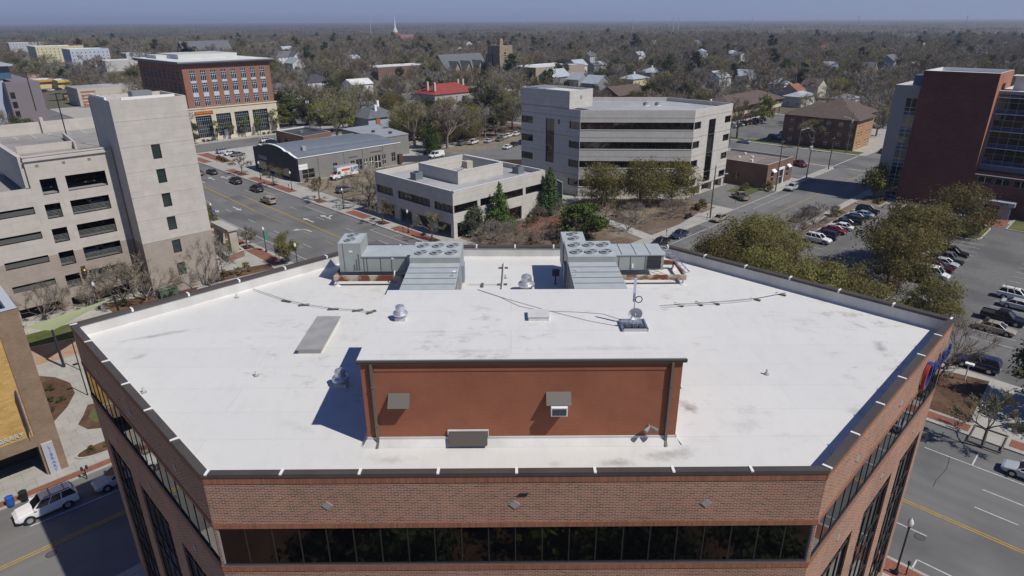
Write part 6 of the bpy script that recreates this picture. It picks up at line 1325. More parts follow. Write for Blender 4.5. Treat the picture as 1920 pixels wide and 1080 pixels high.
for k, (x, y) in enumerate(((7.2, 86.5), (8.2, 84.8), (7.4, 82), (8.4, 81), (7, 79.4))): tree(BUSH[1], 'shrub', 'low groundcover shrub in the round mulch bed of the library plaza', 'shrub', x, y, .55, group='shrubs in the plaza bed')
for k, (x, y) in enumerate(((8.2, 68.0), (9.6, 67.7), (10.6, 68.2))): tree(BUSH[0], 'shrub', 'small shrub in the kerbed oval bed by the library', 'shrub', x, y, .4, group='shrubs in the oval bed')
# trees in front of the main facade, seen mirrored in its windows
for k, (x, y, s) in enumerate(((3, 14, .95), (8.5, 11.5, .7), (15, 2, .9), (1, 21, .8), (20, -3, .85), (-6, 4, 1.0), (3, -6, 1.05), (11, 18.5, .75), (18, 9, .8), (10, 4, 1.0), (-4, 14, .9), (5, 20, .7), (19, 2.5, .75))): tree(SPR[k % 2] if k in (1, 3, 7, 9, 11) else DRK[k % 3], 'mirrored_tree', 'street tree mirrored in the front windows of the brick office', 'tree', x, y, s, group='trees mirrored in the front windows')
# ================================================================ street furniture and small structures
def lamp(label, x, y, banner=None, h=4.4, z=Z, group='globe street lamps'):
    t = thing('street_lamp', label, 'street lamp', (x, y, z), group=group); ORG[t.name] = (0, 0, 0)
    b = MB(); b.lathe((0, 0, 0), [(.2, 0), (.2, .25), (.12, .4), (.075, .6), (.06, h - .5), (.1, h - .45), (.12, h - .3)], 10); b.build('post', BLACK, t)
    b = MB(); b.lathe((0, 0, h - .3), [(.1, 0), (.2, .15), (.23, .35), (.17, .55), (.06, .72), (.015, .85)], 12); b.build('globe', mat('lamp_globe', (.62, .63, .64), .2), t)
    if banner:
        b = MB(); b.box(.1, -.02, h - 2.0, .75, .02, h - .75); b.build('banner', banner, t); b = MB(); b.cyl((0, 0, h - .72), (.8, 0, h - .72), .02, n=5); b.cyl((0, 0, h - 2.02), (.8, 0, h - 2.02), .02, n=5); b.build('banner_arm', BLACK, t)
    return t
PUR, GRN = mat('banner_violet', (.16, .15, .42), .6), mat('banner_green', (.06, .24, .14), .6)
for k, (x, y) in enumerate(((75.6, 172.4), (75.5, 154.6), (74.9, 129.1), (74.3, 103.7))): lamp('globe street lamp on the far pavement, ' + ('before the sign of the curved workshop', 'at the corner of the grey workshop', 'beside the split rail fence', 'before the two storey office arcade')[k], x, y)
lamp('globe street lamp with a violet banner behind the stone arch', 48.9, 138, PUR); lamp('globe street lamp with a green banner on the near pavement', 48.7, 113.5, GRN); lamp('globe street lamp seen just over the left parapet', 48.2, 100.5)
lamp('globe street lamp on the pavement at the foot of the brick office, lower right', 47.7, 5.6, h=5.0)
lamp('black street lamp before the brick office seen past the left parapet of the deck', 19.0, 106.6, h=4.0)
def meter(label, x, y, two=False, z=Z, arms=False):
    t = thing('parking_meter', label, 'parking meter', (x, y, z), group='parking meters on the pavements'); ORG[t.name] = (0, 0, 0)
    b = MB(); b.cyl((0, 0, 0), (0, 0, 1.0), .045, n=6); 
    if two: b.cyl((-.2, 0, 1.0), (.2, 0, 1.0), .03, n=5)
    b.build('post', BLACK, t)
    for dx in ((-.2, .2) if two else (0,)):
        b = MB(); b.lathe((dx, 0, 1.0), [(.07, 0), (.11, .1), (.12, .28), (.08, .4)], 8); b.build('head', mat('meter_head', (.04, .04, .042), .5), t)
for k, (x, y, two) in enumerate(((75.0, 171, 0), (75.2, 155.6, 0), (74.2, 131, 0), (73.4, 104.2, 0), (6.7, 63.6, 1), (48.1, 5.0, 0), (124.6, 64.7, 0), (108.6, 64.7, 0), (140.6, 66.4, 0), (47.8, 124, 1))):
    meter(('parking meter before the workshop front, left one', 'parking meter before the workshop corner', 'parking meter by the dirt lot', 'parking meter before the two storey office', 'twin headed parking meter by the library pavement', 'parking meter beside the lower right street lamp', 'parking meter by the gold sedan', 'parking meter by the dark navy sedan', 'parking meter by the office driveway', 'twin parking meter beside the stone arch')[k], x, y, two)
# stone arch in a planter
arch = thing('stone_arch', 'leaning stone portal monument standing in a brick planter', 'monument', (43.2, 117.6, Z))
PLB = brick('planter_brick', (.27, .14, .10), (.22, .11, .08), (.3, .25, .2), bw=.3, bh=.1)
pp = [(41.3, 112.9), (44.8, 114.0), (45.8, 122.4), (42.3, 122.6)]
b = MB(); walls(b, pp, Z, 1.35); i1 = inset(pp, .35)
for i in range(4): j = (i + 1) % 4; b.quad((*i1[j], .9), (*i1[i], .9), (*i1[i], 1.35), (*i1[j], 1.35))
b.build('planter', PLB, arch)
b = MB(); oo = inset(pp, -.1)
for i in range(4): j = (i + 1) % 4; b.quad((*oo[i], 1.42), (*oo[j], 1.42), (*i1[j], 1.42), (*i1[i], 1.42)); b.quad((*oo[i], 1.3), (*oo[j], 1.3), (*oo[j], 1.42), (*oo[i], 1.42)); b.quad((*i1[j], 1.3), (*i1[i], 1.3), (*i1[i], 1.42), (*i1[j], 1.42))
b.build('planter_coping', CONC, arch)
b = MB(); b.quad(*[(x, y, 1.15) for x, y in i1]); b.build('planter_grass', GRASSM, arch)
STN = mat('arch_stone', (.42, .38, .31), .85, (.34, .31, .25), .8)
b = MB()
for y0, y1 in ((114.9, 115.9), (121.0, 122.0)): b.prism([(43.0, y0), (44.4, y0), (44.4, y1), (43.0, y1)], 1.1, 5.1)
b.prism([(43.0, 115.9), (44.4, 115.9), (44.4, 121.0), (43.0, 121.0)], 4.3, 5.1); b.build('portal', STN, arch)
b = MB(); b.prism([(42.75, 114.6), (44.65, 114.6), (44.65, 122.3), (42.75, 122.3)], 5.1, 5.4); b.build('cap', CONC, arch)
g2 = thing('stone_gate_pier', 'pale stone gate pier with a flat cap right of the stair tower', 'gate pier', (40, 128.2, Z)); b = MB(); b.box(38.6, 127.2, Z, 40.4, 130.2, 4.6); b.build('pier', STN, g2); b = MB(); b.box(38.2, 126.8, 4.6, 40.8, 130.6, 4.95); b.build('cap', CONC, g2)
# shade sail in the library plaza
sail = thing('shade_sail', 'pale green triangular shade sail on dark posts in the library plaza', 'shade sail', (10.7, 90, Z))
def pz(px, py, z): return (*G(px, py, z), z)
SAILM = mat('sail_pale_green', (.36, .40, .22), .7); A_, B2, C2 = Vector(pz(45, 614, 3.4)), Vector(pz(212, 558, 4.6)), Vector(pz(98, 620, 5.2)); D2 = Vector(pz(150, 598, 4.7))
b = MB(); n_ = 10; g_ = {}
for i in range(n_ + 1):
    for j in range(n_ + 1 - i):
        a, c = i / n_, j / n_; k = 1 - a - c; p = A_ * a + B2 * c + C2 * k; sag = 6 * a * c * k + 1.2 * (a * c + c * k + a * k) * .3; g_[i, j] = len(b.v); b.v.append((p.x, p.y, p.z - sag * .5))
for i in range(n_):
    for j in range(n_ - i):
        b.f.append((g_[i, j], g_[i + 1, j], g_[i, j + 1])); b.mi.append(0)
        if j < n_ - i - 1: b.f.append((g_[i + 1, j], g_[i + 1, j + 1], g_[i, j + 1])); b.mi.append(0)
b.build('sail', SAILM, sail)
NAVYP = mat('post_dark_violet', (.03, .028, .05), .5)
for p0, p1 in (((10.7, 90.0, Z), tuple(C2 + Vector((0, 0, .1)))), ((*G(225, 590, .1), Z), tuple(B2 + Vector((.1, .1, .3)))), ((5.2, 97.0, Z), tuple(A_ + Vector((0, 0, .2))))):
    b = MB(); b.cyl(p0, p1, .17, .13, n=10); b.build('post', NAVYP, sail)
for lb, x, y, h in (('black post light beside the brick office in the library plaza', 11.9, 87.6, 4.2), ('black area light over the library plaza path', 10.9, 80.3, 4.2), ('black area light in the mulch bed by the stair tower', 37.2, 105.3, 3.6)):
    t = thing('area_light', lb, 'street lamp', (x, y, Z), group='square area lights'); ORG[t.name] = (0, 0, 0)
    b = MB(); b.cyl((0, 0, 0), (0, 0, h), .06, n=8); b.build('post', BLACK, t); b = MB(); b.box(-.55, -.12, h - .05, .05, .12, h + .08); b.build('lamp_head', BLACK, t)
for k, x in enumerate((8.5, 14.5, 17.5)):
    t = thing('planter_wall', 'low pale concrete seat wall before the deck, ' + ('left one', 'middle one', 'right one')[k], 'seat wall', (x, 107.5, Z), group='seat walls before the deck'); b = MB(); b.prism([(x - 2, 107.2), (x + 1.2, 106.6), (x + 1.5, 107.1), (x - 1.7, 107.8)], Z, .75); b.build('wall', CONC, t)
for k, (x, lb, c) in enumerate(((.9, 'blue litter bin on the brick strip by the library', (.02, .10, .35)), (1.9, 'black litter bin beside the blue bin', (.02, .02, .022)))):
    t = thing('litter_bin', lb, 'litter bin', (x, 64.3, Z)); b = MB(); b.lathe((x, 64.3, Z), [(.26, 0), (.3, .2), (.32, .85)], 12); b.build('bin', mat('bin_%s' % ('blue', 'black')[k], c, .4), t); b = MB(); b.lathe((x, 64.3, Z + .85), [(.34, 0), (.34, .06), (.2, .1)], 12); b.build('rim', mat('bin_%s' % ('blue', 'black')[k], c, .4), t)
dg = thing('electrical_cabinet', 'dark green utility cabinet behind the left parapet by the stair tower', 'utility cabinet', (28.2, 104.2, Z)); b = MB(); b.box(26.8, 103.6, Z, 29.4, 105.0, 1.5); b.build('cabinet', mat('cabinet_green', (.10, .14, .10), .6), dg); b = MB(); b.prism([(26.7, 103.5), (29.5, 103.5), (29.5, 105.1), (26.7, 105.1)], 1.5, 1.62); b.build('lid', mat('cabinet_lid', (.15, .2, .15), .6), dg)
# tree planter wall, post, news boxes, benches
tp2 = thing('tree_planter', 'dark edged rectangular tree planter on the right pavement', 'planter', (71.5, 4.5, Z)); b = MB()
for x0, y0, x1, y1 in ((70.4, 2.9, 70.6, 5.9), (72.3, 2.9, 72.5, 5.9) if False else (74.2, 2.9, 74.4, 5.9), (70.6, 2.9, 74.2, 3.1), (70.6, 5.7, 74.2, 5.9)): b.box(x0 + 1.0, y0, Z, x1 + .8 - (.1 if y1 - y0 > 1 else 0), y1 - (.1 if y1 - y0 < 1 else 0), Z + .16)
b.build('edging', mat('edging_dark', (.13, .11, .10), .8), tp2)
t = thing('sign_post', 'white angled post sign beside the mulch bed by the dark blue SUV', 'sign post', (85.3, 8.9, Z)); b = MB(); b.cyl((85.3, 8.9, Z), (85.3, 8.9, 2.3), .08, n=6); b.build('post', WHITE, t); b = MB(); b.box(85.0, 8.4, 2.2, 85.6, 9.3, 2.4); b.build('sign', WHITE, t)
t = thing('info_board', 'pale blue notice board on legs on the near pavement of the wide street', 'notice board', (48.6, 108.4, Z)); b = MB(); b.box(48.3, 107.4, 1.3, 48.4, 109.2, 2.7); b.build('board', mat('board_pale_blue', (.36, .40, .50), .5), t)
for y in (107.6, 109.0):
    b = MB(); b.cyl((48.35, y, Z), (48.35, y, 1.4), .05, n=5); b.build('leg', GALV, t)
t = thing('bench', 'black metal bench on the verge before the five storey office', 'bench', (123.2, 68.3, Z)); b = MB(); b.box(121.8, 67.9, .5, 124.4, 68.4, .58); b.build('seat', BLACK, t); b = MB(); b.box(121.8, 68.4, .58, 124.4, 68.48, 1.1); b.build('backrest', BLACK, t)
for x in (122, 124.2):
    b = MB(); b.box(x - .05, 67.95, Z, x + .05, 68.45, .5); b.build('leg', BLACK, t)
t = thing('sculpture', 'low angular white and dark sculpture in the court', 'sculpture', (96.6, 84.6, Z)); b = MB(); b.add([(94, 85.6, Z), (97.4, 87.4, Z), (98.3, 83.2, Z), (95.6, 84.0, 1.2)], [(0, 2, 1), (0, 3, 2), (0, 1, 3), (1, 2, 3)]); b.build('dark_wedge', mat('sculpture_dark', (.07, .075, .085), .5), t); b = MB(); b.add([(98, 82.2, Z), (100.8, 81.2, Z), (97.6, 84.8, Z), (98.2, 83, 1.1)], [(0, 1, 2), (0, 3, 1), (1, 3, 2), (2, 3, 0)]); b.build('white_wedge', WHITE, t)
# fences
WOOD = mat('fence_wood_grey', (.16, .13, .10), .9, (.11, .09, .07), 1.5); 
def rail_fence(label, pts, rails, h, m, cat='fence', panel=False, name='fence'):
    t = thing(name, label, cat, (*pts[0], Z)); 
    for (x0, y0), (x1, y1) in zip(pts[:-1], pts[1:]):
        L = math.hypot(x1 - x0, y1 - y0); n = max(1, round(L / 2.6)); ww = W((x0, y0), (x1, y1))
        for k in range(n + 1):
            p = ww.pt(L * k / n, Z); b = MB(); b.cyl(p, (p[0], p[1], Z + h), .07, n=5); b.build('post', m, t)
        b = MB()
        if panel: ww.bar(b, 0, L, Z + .05, Z + h - .08, -.03, .03)
        else:
            for r_ in rails: ww.bar(b, 0, L, Z + r_, Z + r_ + .1, -.03, .03)
        b.build('panel' if panel else 'rails', m, t)
rail_fence('grey split rail fence around the dirt lot', [(79.8, 137.4), (88.5, 137.0)], (.35, .75, 1.05), 1.15, WOOD); rail_fence('split rail fence at the back of the dirt lot', [(79.8, 133), (80, 126)], (.35, .75, 1.05), 1.15, WOOD)
rail_fence('dark board fence around the yard behind the grey workshop', [(116, 162.5), (122.5, 157.8), (131.5, 170.5)], (), 2.0, mat('fence_blue_grey', (.06, .062, .085), .8), panel=True)
rail_fence('brown board fence and gate by the five storey office', [(131, 137), (140, 128)], (), 2.2, mat('fence_brown', (.10, .07, .05), .85), panel=True)
# utility poles and wires
def pole(label, x, y, h, arms=1, lampd=None, tf=0, name='utility_pole', m=None, group='utility poles'):
    m = m or mat('pole_wood', (.11, .095, .08), .9)
    t = thing(name, label, 'utility pole', (x, y, Z), group=group); ORG[t.name] = (0, 0, 0)
    b = MB(); b.cyl((0, 0, 0), (0, 0, h), .17, .11, 8); b.build('pole', m, t)
    for k in range(arms): b = MB(); b.box(-1.1, -.06, h - .5 - .9 * k, 1.1, .06, h - .38 - .9 * k); b.build('crossarm', m, t)
    if lampd is not None:
        b = MB(); e = (2.2 * math.cos(lampd), 2.2 * math.sin(lampd), h - 1.6); b.cyl((0, 0, h - 2.2), e, .04, n=5); b.build('lamp_arm', GALV, t); b = MB(); b.obox((e[0], e[1]), (.8, .3), lampd, e[2] - .12, e[2] + .08); b.build('lamp_head', mat('lamp_pale', (.5, .52, .54), .4), t)
    for k in range(tf): b = MB(); b.lathe((.45 - .9 * k, .1, h - 3.4), [(.25, 0), (.28, .1), (.28, .85), (.2, .98)], 10); b.build('transformer', mat('transformer_pale', (.46, .49, .53), .5), t)
    return t
poles = [(126.3, 64.9, 11.4, 0, -1.57 + .6, 0, 'lamp pole with a curved arm beside the five storey office'), (159.5, 65.2, 12.6, 1, None, 0, 'tall utility pole before the small brick shop'), (178.1, 65.0, 11.2, 2, None, 2, 'utility pole with two pale transformers beyond the brick shop'), (194.2, 65.2, 9.2, 1, None, 0, 'shorter utility pole at the street corner'), (218.3 + 4, 70.2, 13, 2, 2.2, 1, 'utility pole with a transformer before the apartments'), (204.8 - 7, 76.1, 11.6, 1, -.6, 0, 'utility pole with a street light on the cross street'), (131.8, 246.5, 13, 1, None, 2, 'utility pole behind the low dark roofed building'), (179.1, 296.4, 12, 1, None, 0, 'far utility pole among the trees behind the workshop')]
for x, y, h, a, l, tf, lb in poles: pole(lb, x, y, h, a, l, tf)
def wire(label, p0, p1, sag=.8):
    b = MB(); p0, p1 = Vector(p0), Vector(p1); b.tube([tuple(p0.lerp(p1, k / 8) - Vector((0, 0, sag * 4 * (k / 8) * (1 - k / 8)))) for k in range(9)], .025, 3); tag(b.build('overhead_wire', BLACK), label, 'wire', 'overhead wires on the side street')
for k, (a, c) in enumerate((((159.5, 65.2, 12.2), (178.1, 65, 10.8)), ((178.1, 65, 10.8), (194.2, 65.2, 8.8)), ((178.1, 65, 9.9), (222.3, 70.2, 12)), ((126.3, 64.9, 9), (159.5, 65.2, 10.5)), ((178.1, 65, 10.0), (197.8, 76.1, 11.0)), ((222.3, 70.2, 12.4), (197.8, 76.1, 11.0)))): wire('thin overhead wire between the utility poles, ' + ('from the shop pole to the transformer pole', 'from the transformer pole to the short pole', 'across the street to the apartment pole', 'from the lamp pole to the shop pole', 'from the transformer pole to the cross street pole', 'from the apartment pole to the cross street pole')[k], a, c)
# traffic signal mast and deck light poles
t = thing('traffic_signal', 'dark traffic signal mast at the corner before the bank', 'traffic signal', (75.0, 221, Z)); ORG[t.name] = (0, 0, 0)
b = MB(); b.cyl((0, 0, 0), (0, 0, 6.3), .13, .1, 8); b.build('post', mat('post_brown', (.06, .035, .03), .5), t); b = MB(); b.cyl((0, 0, 6.0), (-5.5, 0, 6.3), .09, .06, 6); b.build('mast_arm', mat('post_brown', (.06, .035, .03), .5), t)
for dx in (-.9, -3.5, -5.3):
    b = MB(); b.box(dx - .18, -.15, 5.3, dx + .18, .15, 6.2); b.build('signal_head', BLACK, t)
for k, (px0, py0, px1, py1) in enumerate(((188, 273, 175, 170), (126, 258, 117, 185), (73, 226, 65, 175))):
    x, y = G(px0, py0, 21.5); t = thing('deck_light_pole', 'thin black light pole on the deck roof, ' + ('nearest the stair tower', 'in the middle of the roof', 'at the far parapet')[k], 'light pole', (x, y, 21.4 if k < 2 else 23.4), group='light poles on the deck roof'); ORG[t.name] = (0, 0, 0)
    b = MB(); b.cyl((0, 0, 0), (0, 0, 7.5), .09, n=6); b.build('pole', BLACK, t); b = MB(); b.box(-.1, -.12, 7.45, .75, .12, 7.56); b.build('lamp_head', BLACK, t)
# accessible-parking and entrance odds and ends
for k, y in enumerate((24.3, 21.0)): t = thing('handrail', 'pale bent handrail by the brick walk, ' + ('left one', 'right one')[k], 'handrail', (164, y, Z), group='handrails by the entrance'); b = MB(); b.tube([(163.6, y, Z), (163.8, y, Z + .9), (165.2, y, Z + .9), (165.4, y, Z)], .04, 6); b.build('rail', GALV, t)
# ================================================================ neighbourhood beyond
KEEP = []   # (px0, py0, px1, py1, distance): fronts the photograph shows between the trees
FOOT = [(40, -200, 82, 420), (-200, 44, 400, 68), (195, -200, 225, 430), (40, 222, 430, 243), (78, 68, 160, 165), (78, 160, 118, 226), (114, 170, 133, 199), (-200, 60, 50, 160), (72, -200, 192, 48), (84, 243, 128, 293), (226, 66, 259, 127), (228, 92, 300, 127), (158, 64, 198, 100), (120, 140, 182, 160), (150, 160, 182, 176), (-200, -200, 60, 60)]
def keep_box(x0, y0, x1, y1, z0, z1, f=.2, k=.62):
    ps = [PXY((x, y, z)) for x in (x0, x1) for y in (y0, y1) for z in (z0, z1)]; a = [p[0] for p in ps]; c = [p[1] for p in ps]
    w_ = max(a) - min(a); KEEP.append((min(a) + f * w_, min(c), max(a) - f * w_, min(c) + (max(c) - min(c)) * k, math.hypot(min(x0, x1), min(y0, y1))))
    FOOT.append((x0 - 1.5, y0 - 1.5, x1 + 1.5, y1 + 1.5))
RGREY = mat('roof_shingle_grey', (.135, .14, .15), .85, (.10, .105, .115), .8); RPALE = mat('roof_metal_pale', (.40, .43, .46), .5, (.33, .36, .39), .5); RBRN = SHB; RRED = mat('roof_red_metal', (.29, .055, .042), .55, (.23, .045, .036), .5, detail=7); RDRK = mat('roof_slate_dark', (.06, .062, .07), .8, (.045, .047, .053), .5); RWHT = mat('roof_flat_white', (.62, .62, .61), .7, (.52, .52, .51), .2)
RUST2 = mat('roof_tile_orange', (.26, .11, .065), .85, (.2, .085, .05), .8)
def house(label, x0, y0, x1, y1, ev, rdg, roof='gable', axis='x', rm=RGREY, wall=(.5, .5, .48), cat='house', name='house', chim=(), win=True, group=None, z=0., chim_m=WHITE, keep=.2, low=.4, kk=.62):
    t = thing(name, label, cat, ((x0 + x1) / 2, (y0 + y1) / 2, z), group)
    poly = rect(x0, y0, x1, y1); b = MB(); hl = {}
    for i in (0, 3):
        ww = side(poly, i); n = max(1, int(ww.L / 3.6)); fl = [1.0 + 3 * k for k in range(max(1, int((ev - .4) / 3)))]
        hl[i] = [((j + .5) * ww.L / n - .5, (j + .5) * ww.L / n + .5, z_, z_ + 1.4) for j in range(n) for z_ in fl if z_ + 1.5 < ev] if win else []
    for i in range(4): side(poly, i).wall(b, 0, ev, hl.get(i, []), th=.12)
    if roof == 'gable': gable_wall(b, x0, y0, x1, y1, ev, rdg, axis)
    wm = wall if not isinstance(wall, tuple) else None
    o = b.build('wall', wm or WALLPAINT, t)
    if wm is None: o.color = (*wall, 1)
    for i in hl:
        for h in hl[i]: side(poly, i).window(t, h, 1, 2, GLASS, WHITE, dep=.1, t=.12)
    b = MB()
    if roof == 'gable': gable_roof(b, x0, y0, x1, y1, ev, rdg, axis)
    elif roof == 'hip': hip_roof(b, x0, y0, x1, y1, ev, rdg)
    else:
        i1 = inset(poly, .4)
        for i in range(4): j = (i + 1) % 4; b.quad((*i1[j], ev - .5), (*i1[i], ev - .5), (*i1[i], ev + .02), (*i1[j], ev + .02)); b.quad((*poly[i], ev + .02), (*poly[j], ev + .02), (*i1[j], ev + .02), (*i1[i], ev + .02))
        b.prism(inset(poly, .35), ev - .9, ev - .5, bottom=False)
    b.build('roof', rm, t)
    for cx, cy, ch in chim: b = MB(); b.box(cx - .5, cy - .5, ev - .5, cx + .5, cy + .5, ch); b.build('chimney', chim_m, t)
    keep_box(x0, y0, x1, y1, ev * low, max(ev, rdg), keep, kk)
    return t
CHB = mat('chimney_cream', (.48, .43, .34), .9)
house('grey cream house with a bright red hip roof and tall chimneys', 203, 254, 231, 270, 7.0, 11.2, 'hip', rm=RRED, wall=(.36, .34, .31), chim=((205.5, 257, 12.5), (205.5, 262.5, 12.5), (228, 262, 12.5), (229, 267, 12)), chim_m=CHB, keep=.1)
t = house('pale blue grey house with grey hip roof and a brick chimney', 141.8, 219, 157, 234, 5.2, 9.2, 'hip', rm=RGREY, wall=(.33, .37, .43), chim=((148, 223, 9.6), (152.5, 228, 10.5)), keep=.05)
b = MB(); b.box(145.2, 218.6, 0, 147.0, 219.0, 5.0); b.build('brick_chimney_breast', mat('chimney_orange', (.33, .13, .06), .9), t)
b = MB(); b.prism([(156.6, 214.5), (167, 214.5), (167, 224), (156.6, 224)], 4.6, 4.85); b.build('porch_roof', RPALE, t); b = MB()
for x, y in ((166.6, 214.9), (160, 214.9), (166.6, 223.6)): b.cyl((x, y, 0), (x, y, 4.6), .12, n=6)
b.build('porch_posts', WHITE, t)
# stone church tower with nave
STONE = brick('church_stone', (.36, .29, .20), (.27, .215, .145), (.3, .25, .19), bw=1.1, bh=.5, mo=.04, vary=.3, vscale=.4)
ch = thing('church_tower', 'square tan stone church tower with buttresses and a tall window slot', 'church tower', (327, 336, 0)); tq = rect(321, 330, 333, 342)
b = MB(); walls(b, tq, 0, 24.6, {0: [(4.1, 5.9, 6.5, 20)], 3: [(4.1, 5.9, 8, 19)]}, th=.6)
for x, y in ((321, 330), (333, 330), (321, 342)): b.box(x - .9, y - .9, 0, x + .9, y + .9, 19); b.box(x - 1.4, y - 1.4, 0, x + 1.4, y + 1.4, 8)
b.box(330.5, 339.5, 24, 333.3, 342.3, 28.5); b.prism(inset(tq, .3), 24.0, 24.3); b.build('wall', STONE, ch)
b = MB(); ww = side(tq, 0); b.quad(ww.pt(4.1, 6.5, -.55), ww.pt(5.9, 6.5, -.55), ww.pt(5.9, 20, -.55), ww.pt(4.1, 20, -.55)); ww = side(tq, 3); b.quad(ww.pt(4.1, 8, -.55), ww.pt(5.9, 8, -.55), ww.pt(5.9, 19, -.55), ww.pt(4.1, 19, -.55)); b.build('window', GLASS, ch)
b = MB(); ww = side(tq, 0)
for k in range(9): ww.bar(b, 4.1, 5.9, 7.6 + 1.35 * k, 8.0 + 1.35 * k, -.5, -.2)
b.build('window_tracery', mat('stone_pale', (.5, .46, .38), .8), ch); keep_box(320, 329, 334, 343, 5, 27, .0)
house('long low stone church hall with a white flat roof right of the stone tower', 348, 322, 402, 350, 9.5, 0, 'flat', rm=RWHT, wall=(.33, .28, .21), cat='church hall', name='church_hall', win=False)
n0 = G(860, 118, 13)
t = house('grey slate church nave with steep roof and cross gables', n0[0] - 18, n0[1] - 9, n0[0] + 20, n0[1] + 9, 9, 19, 'gable', 'x', rm=RGREY, wall=STONE, cat='church', name='church', win=False, keep=.05)
for dx in (-12, -2, 9):
    b = MB(); x = n0[0] + dx; gable_roof(b, x - 3.4, n0[1] - 13, x + 3.4, n0[1] - 3, 8.5, 15, 'y'); b.build('gable_roof', RGREY, t); b = MB(); b.box(x - 3.2, n0[1] - 12.8, 0, x + 3.2, n0[1] - 9, 8.5); gable_wall(b, x - 3.2, n0[1] - 12.8, x + 3.2, n0[1] - 9, 8.5, 14.6, 'y'); b.build('gable_wall', STONE, t)
p = G(745, 122, 9); house('long brick parish building with a white flat roof left of the church nave', p[0] - 26, p[1] - 12, p[0] + 26, p[1] + 12, 9, 0, 'flat', rm=RWHT, wall=(.17, .10, .075), cat='parish building', name='brick_building', win=True)
# houses
q = [('pale metal gabled house with a dark chimney behind the five storey office', (1040, 136), 9, 17, 12, 'gable', 'x', RPALE, (.20, .22, .25), 4.2, 'BRK'),
 ('small pale gabled house right of the larger pale gabled house', (1084, 142), 9, 10, 9, 'gable', 'y', RPALE, (.30, .31, .33), 3.5, ''),
 ('grey hipped house with pale ridges behind the tower of the five storey office', (1118, 148), 8, 13, 11, 'gable', 'y', RPALE, (.2, .21, .23), 4, ''),
 ('yellow walled house with a low grey hip roof and white chimney', (1188, 143), 8, 17, 12, 'hip', 'x', RPALE, (.50, .45, .25), 2.2, 'WHT'),
 ('blue grey house with a low hip roof behind the yellow house', (1222, 131), 8, 17, 12, 'hip', 'x', RPALE, (.24, .28, .34), 2.6, 'WHT'),
 ('brown gabled brick house directly behind the five storey office roof', (1168, 167), 8, 25, 13, 'gable', 'x', RBRN, (.26, .11, .08), 3.6, ''),
 ('white house with porch among bare trees right of the five storey office', (1345, 138), 8, 15, 12, 'gable', 'x', RPALE, (.55, .56, .55), 3.6, ''),
 ('white house half hidden by bare trees, left of the brown apartments', (1398, 136), 8, 13, 11, 'gable', 'y', RPALE, (.55, .55, .52), 3.6, ''),
 ('small white gabled house above the apartments roof', (1463, 152), 8, 9, 9, 'hip', 'y', RPALE, (.55, .56, .57), 3, ''),
 ('orange roofed house among the trees', (1488, 163), 7, 10, 9, 'gable', 'x', RUST2, (.45, .35, .3), 3, ''),
 ('tan gabled house behind the apartments', (1628, 122), 8, 10, 11, 'gable', 'y', RGREY, (.50, .45, .33), 4, ''),
 ('blue grey house with white gable trim behind the brick tower', (1668, 108), 8, 20, 14, 'gable', 'x', RGREY, (.30, .35, .45), 5, ''),
 ('cream house with grey roof left of the brick tower top', (1712, 120), 8, 14, 11, 'gable', 'x', RGREY, (.55, .5, .38), 3.2, ''),
 ('rust roofed gabled house in the middle distance', (1543, 90), 9, 18, 12, 'gable', 'y', RUST2, (.5, .46, .42), 4, ''),
 ('pale blue gabled house in the woods at the centre right', (1306, 79), 9, 14, 12, 'gable', 'x', RGREY, (.36, .42, .52), 5, ''),
 ('white hip roofed house in the woods right of centre', (1372, 97), 8, 17, 14, 'hip', 'x', RPALE, (.5, .5, .5), 3, ''),
 ('grey roofed cottage with a white chimney in the woods', (1106, 101), 8, 12, 10, 'gable', 'x', RGREY, (.4, .42, .45), 3.2, 'WHT'),
 ('long pale roofed house in the woods below the cottage', (1118, 118), 7, 16, 9, 'gable', 'x', RPALE, (.5, .49, .45), 2.6, ''),
 ('pair of white gables far back, left one', (1040, 77), 9, 11, 10, 'gable', 'y', RGREY, (.62, .62, .6), 5, ''),
 ('pair of white gables far back, right one', (1054, 77), 9, 10, 10, 'gable', 'y', RGREY, (.62, .62, .6), 5, ''),
 ('grey and white gabled house behind the bank, left one', (530, 101), 9, 22, 15, 'gable', 'x', RGREY, (.62, .62, .60), 5, ''),
 ('white gabled house behind the bank, right one', (554, 101), 9, 13, 13, 'gable', 'y', RGREY, (.64, .64, .62), 5.5, ''),
 ('dark slate roofed house left of the flowering trees', (588, 146), 9, 15, 12, 'hip', 'x', RDRK, (.5, .5, .48), 4, ''),
 ('cream house hidden by bare trees right of the bank', (520, 160), 8, 10, 12, 'hip', 'y', RGREY, (.50, .45, .34), 2.5, ''),
 ('white porch house among the trees above the workshop', (670, 152), 8, 14, 10, 'gable', 'x', RWHT, (.62, .62, .61), 2.6, ''),
 ('white cottage in the woods above the parish building', (660, 106), 8, 12, 11, 'gable', 'x', RPALE, (.6, .6, .58), 3, ''),
 ('low pale house below the brown roofs at the right', (1500, 175), 6, 16, 9, 'hip', 'x', RPALE, (.5, .48, .42), 2, ''),
 ('pale garage roof behind the apartments roof', (1585, 180), 5, 14, 9, 'hip', 'x', RPALE, (.5, .49, .46), 1.8, '')]
for lb, (px_, py_), z, w_, d, rf, ax, rm, wc, rise, chm in q:
    x, y = G(px_, py_, z); house(lb, x - w_ / 2, y - d / 2, x + w_ / 2, y + d / 2, z - rise * .45, z + rise * .55, rf, ax, rm, wc, chim=[(x + w_ * .12, y + 1.2, z + rise * .55 + 1.3)] if chm else (), chim_m=WHITE if chm == 'WHT' else SB)
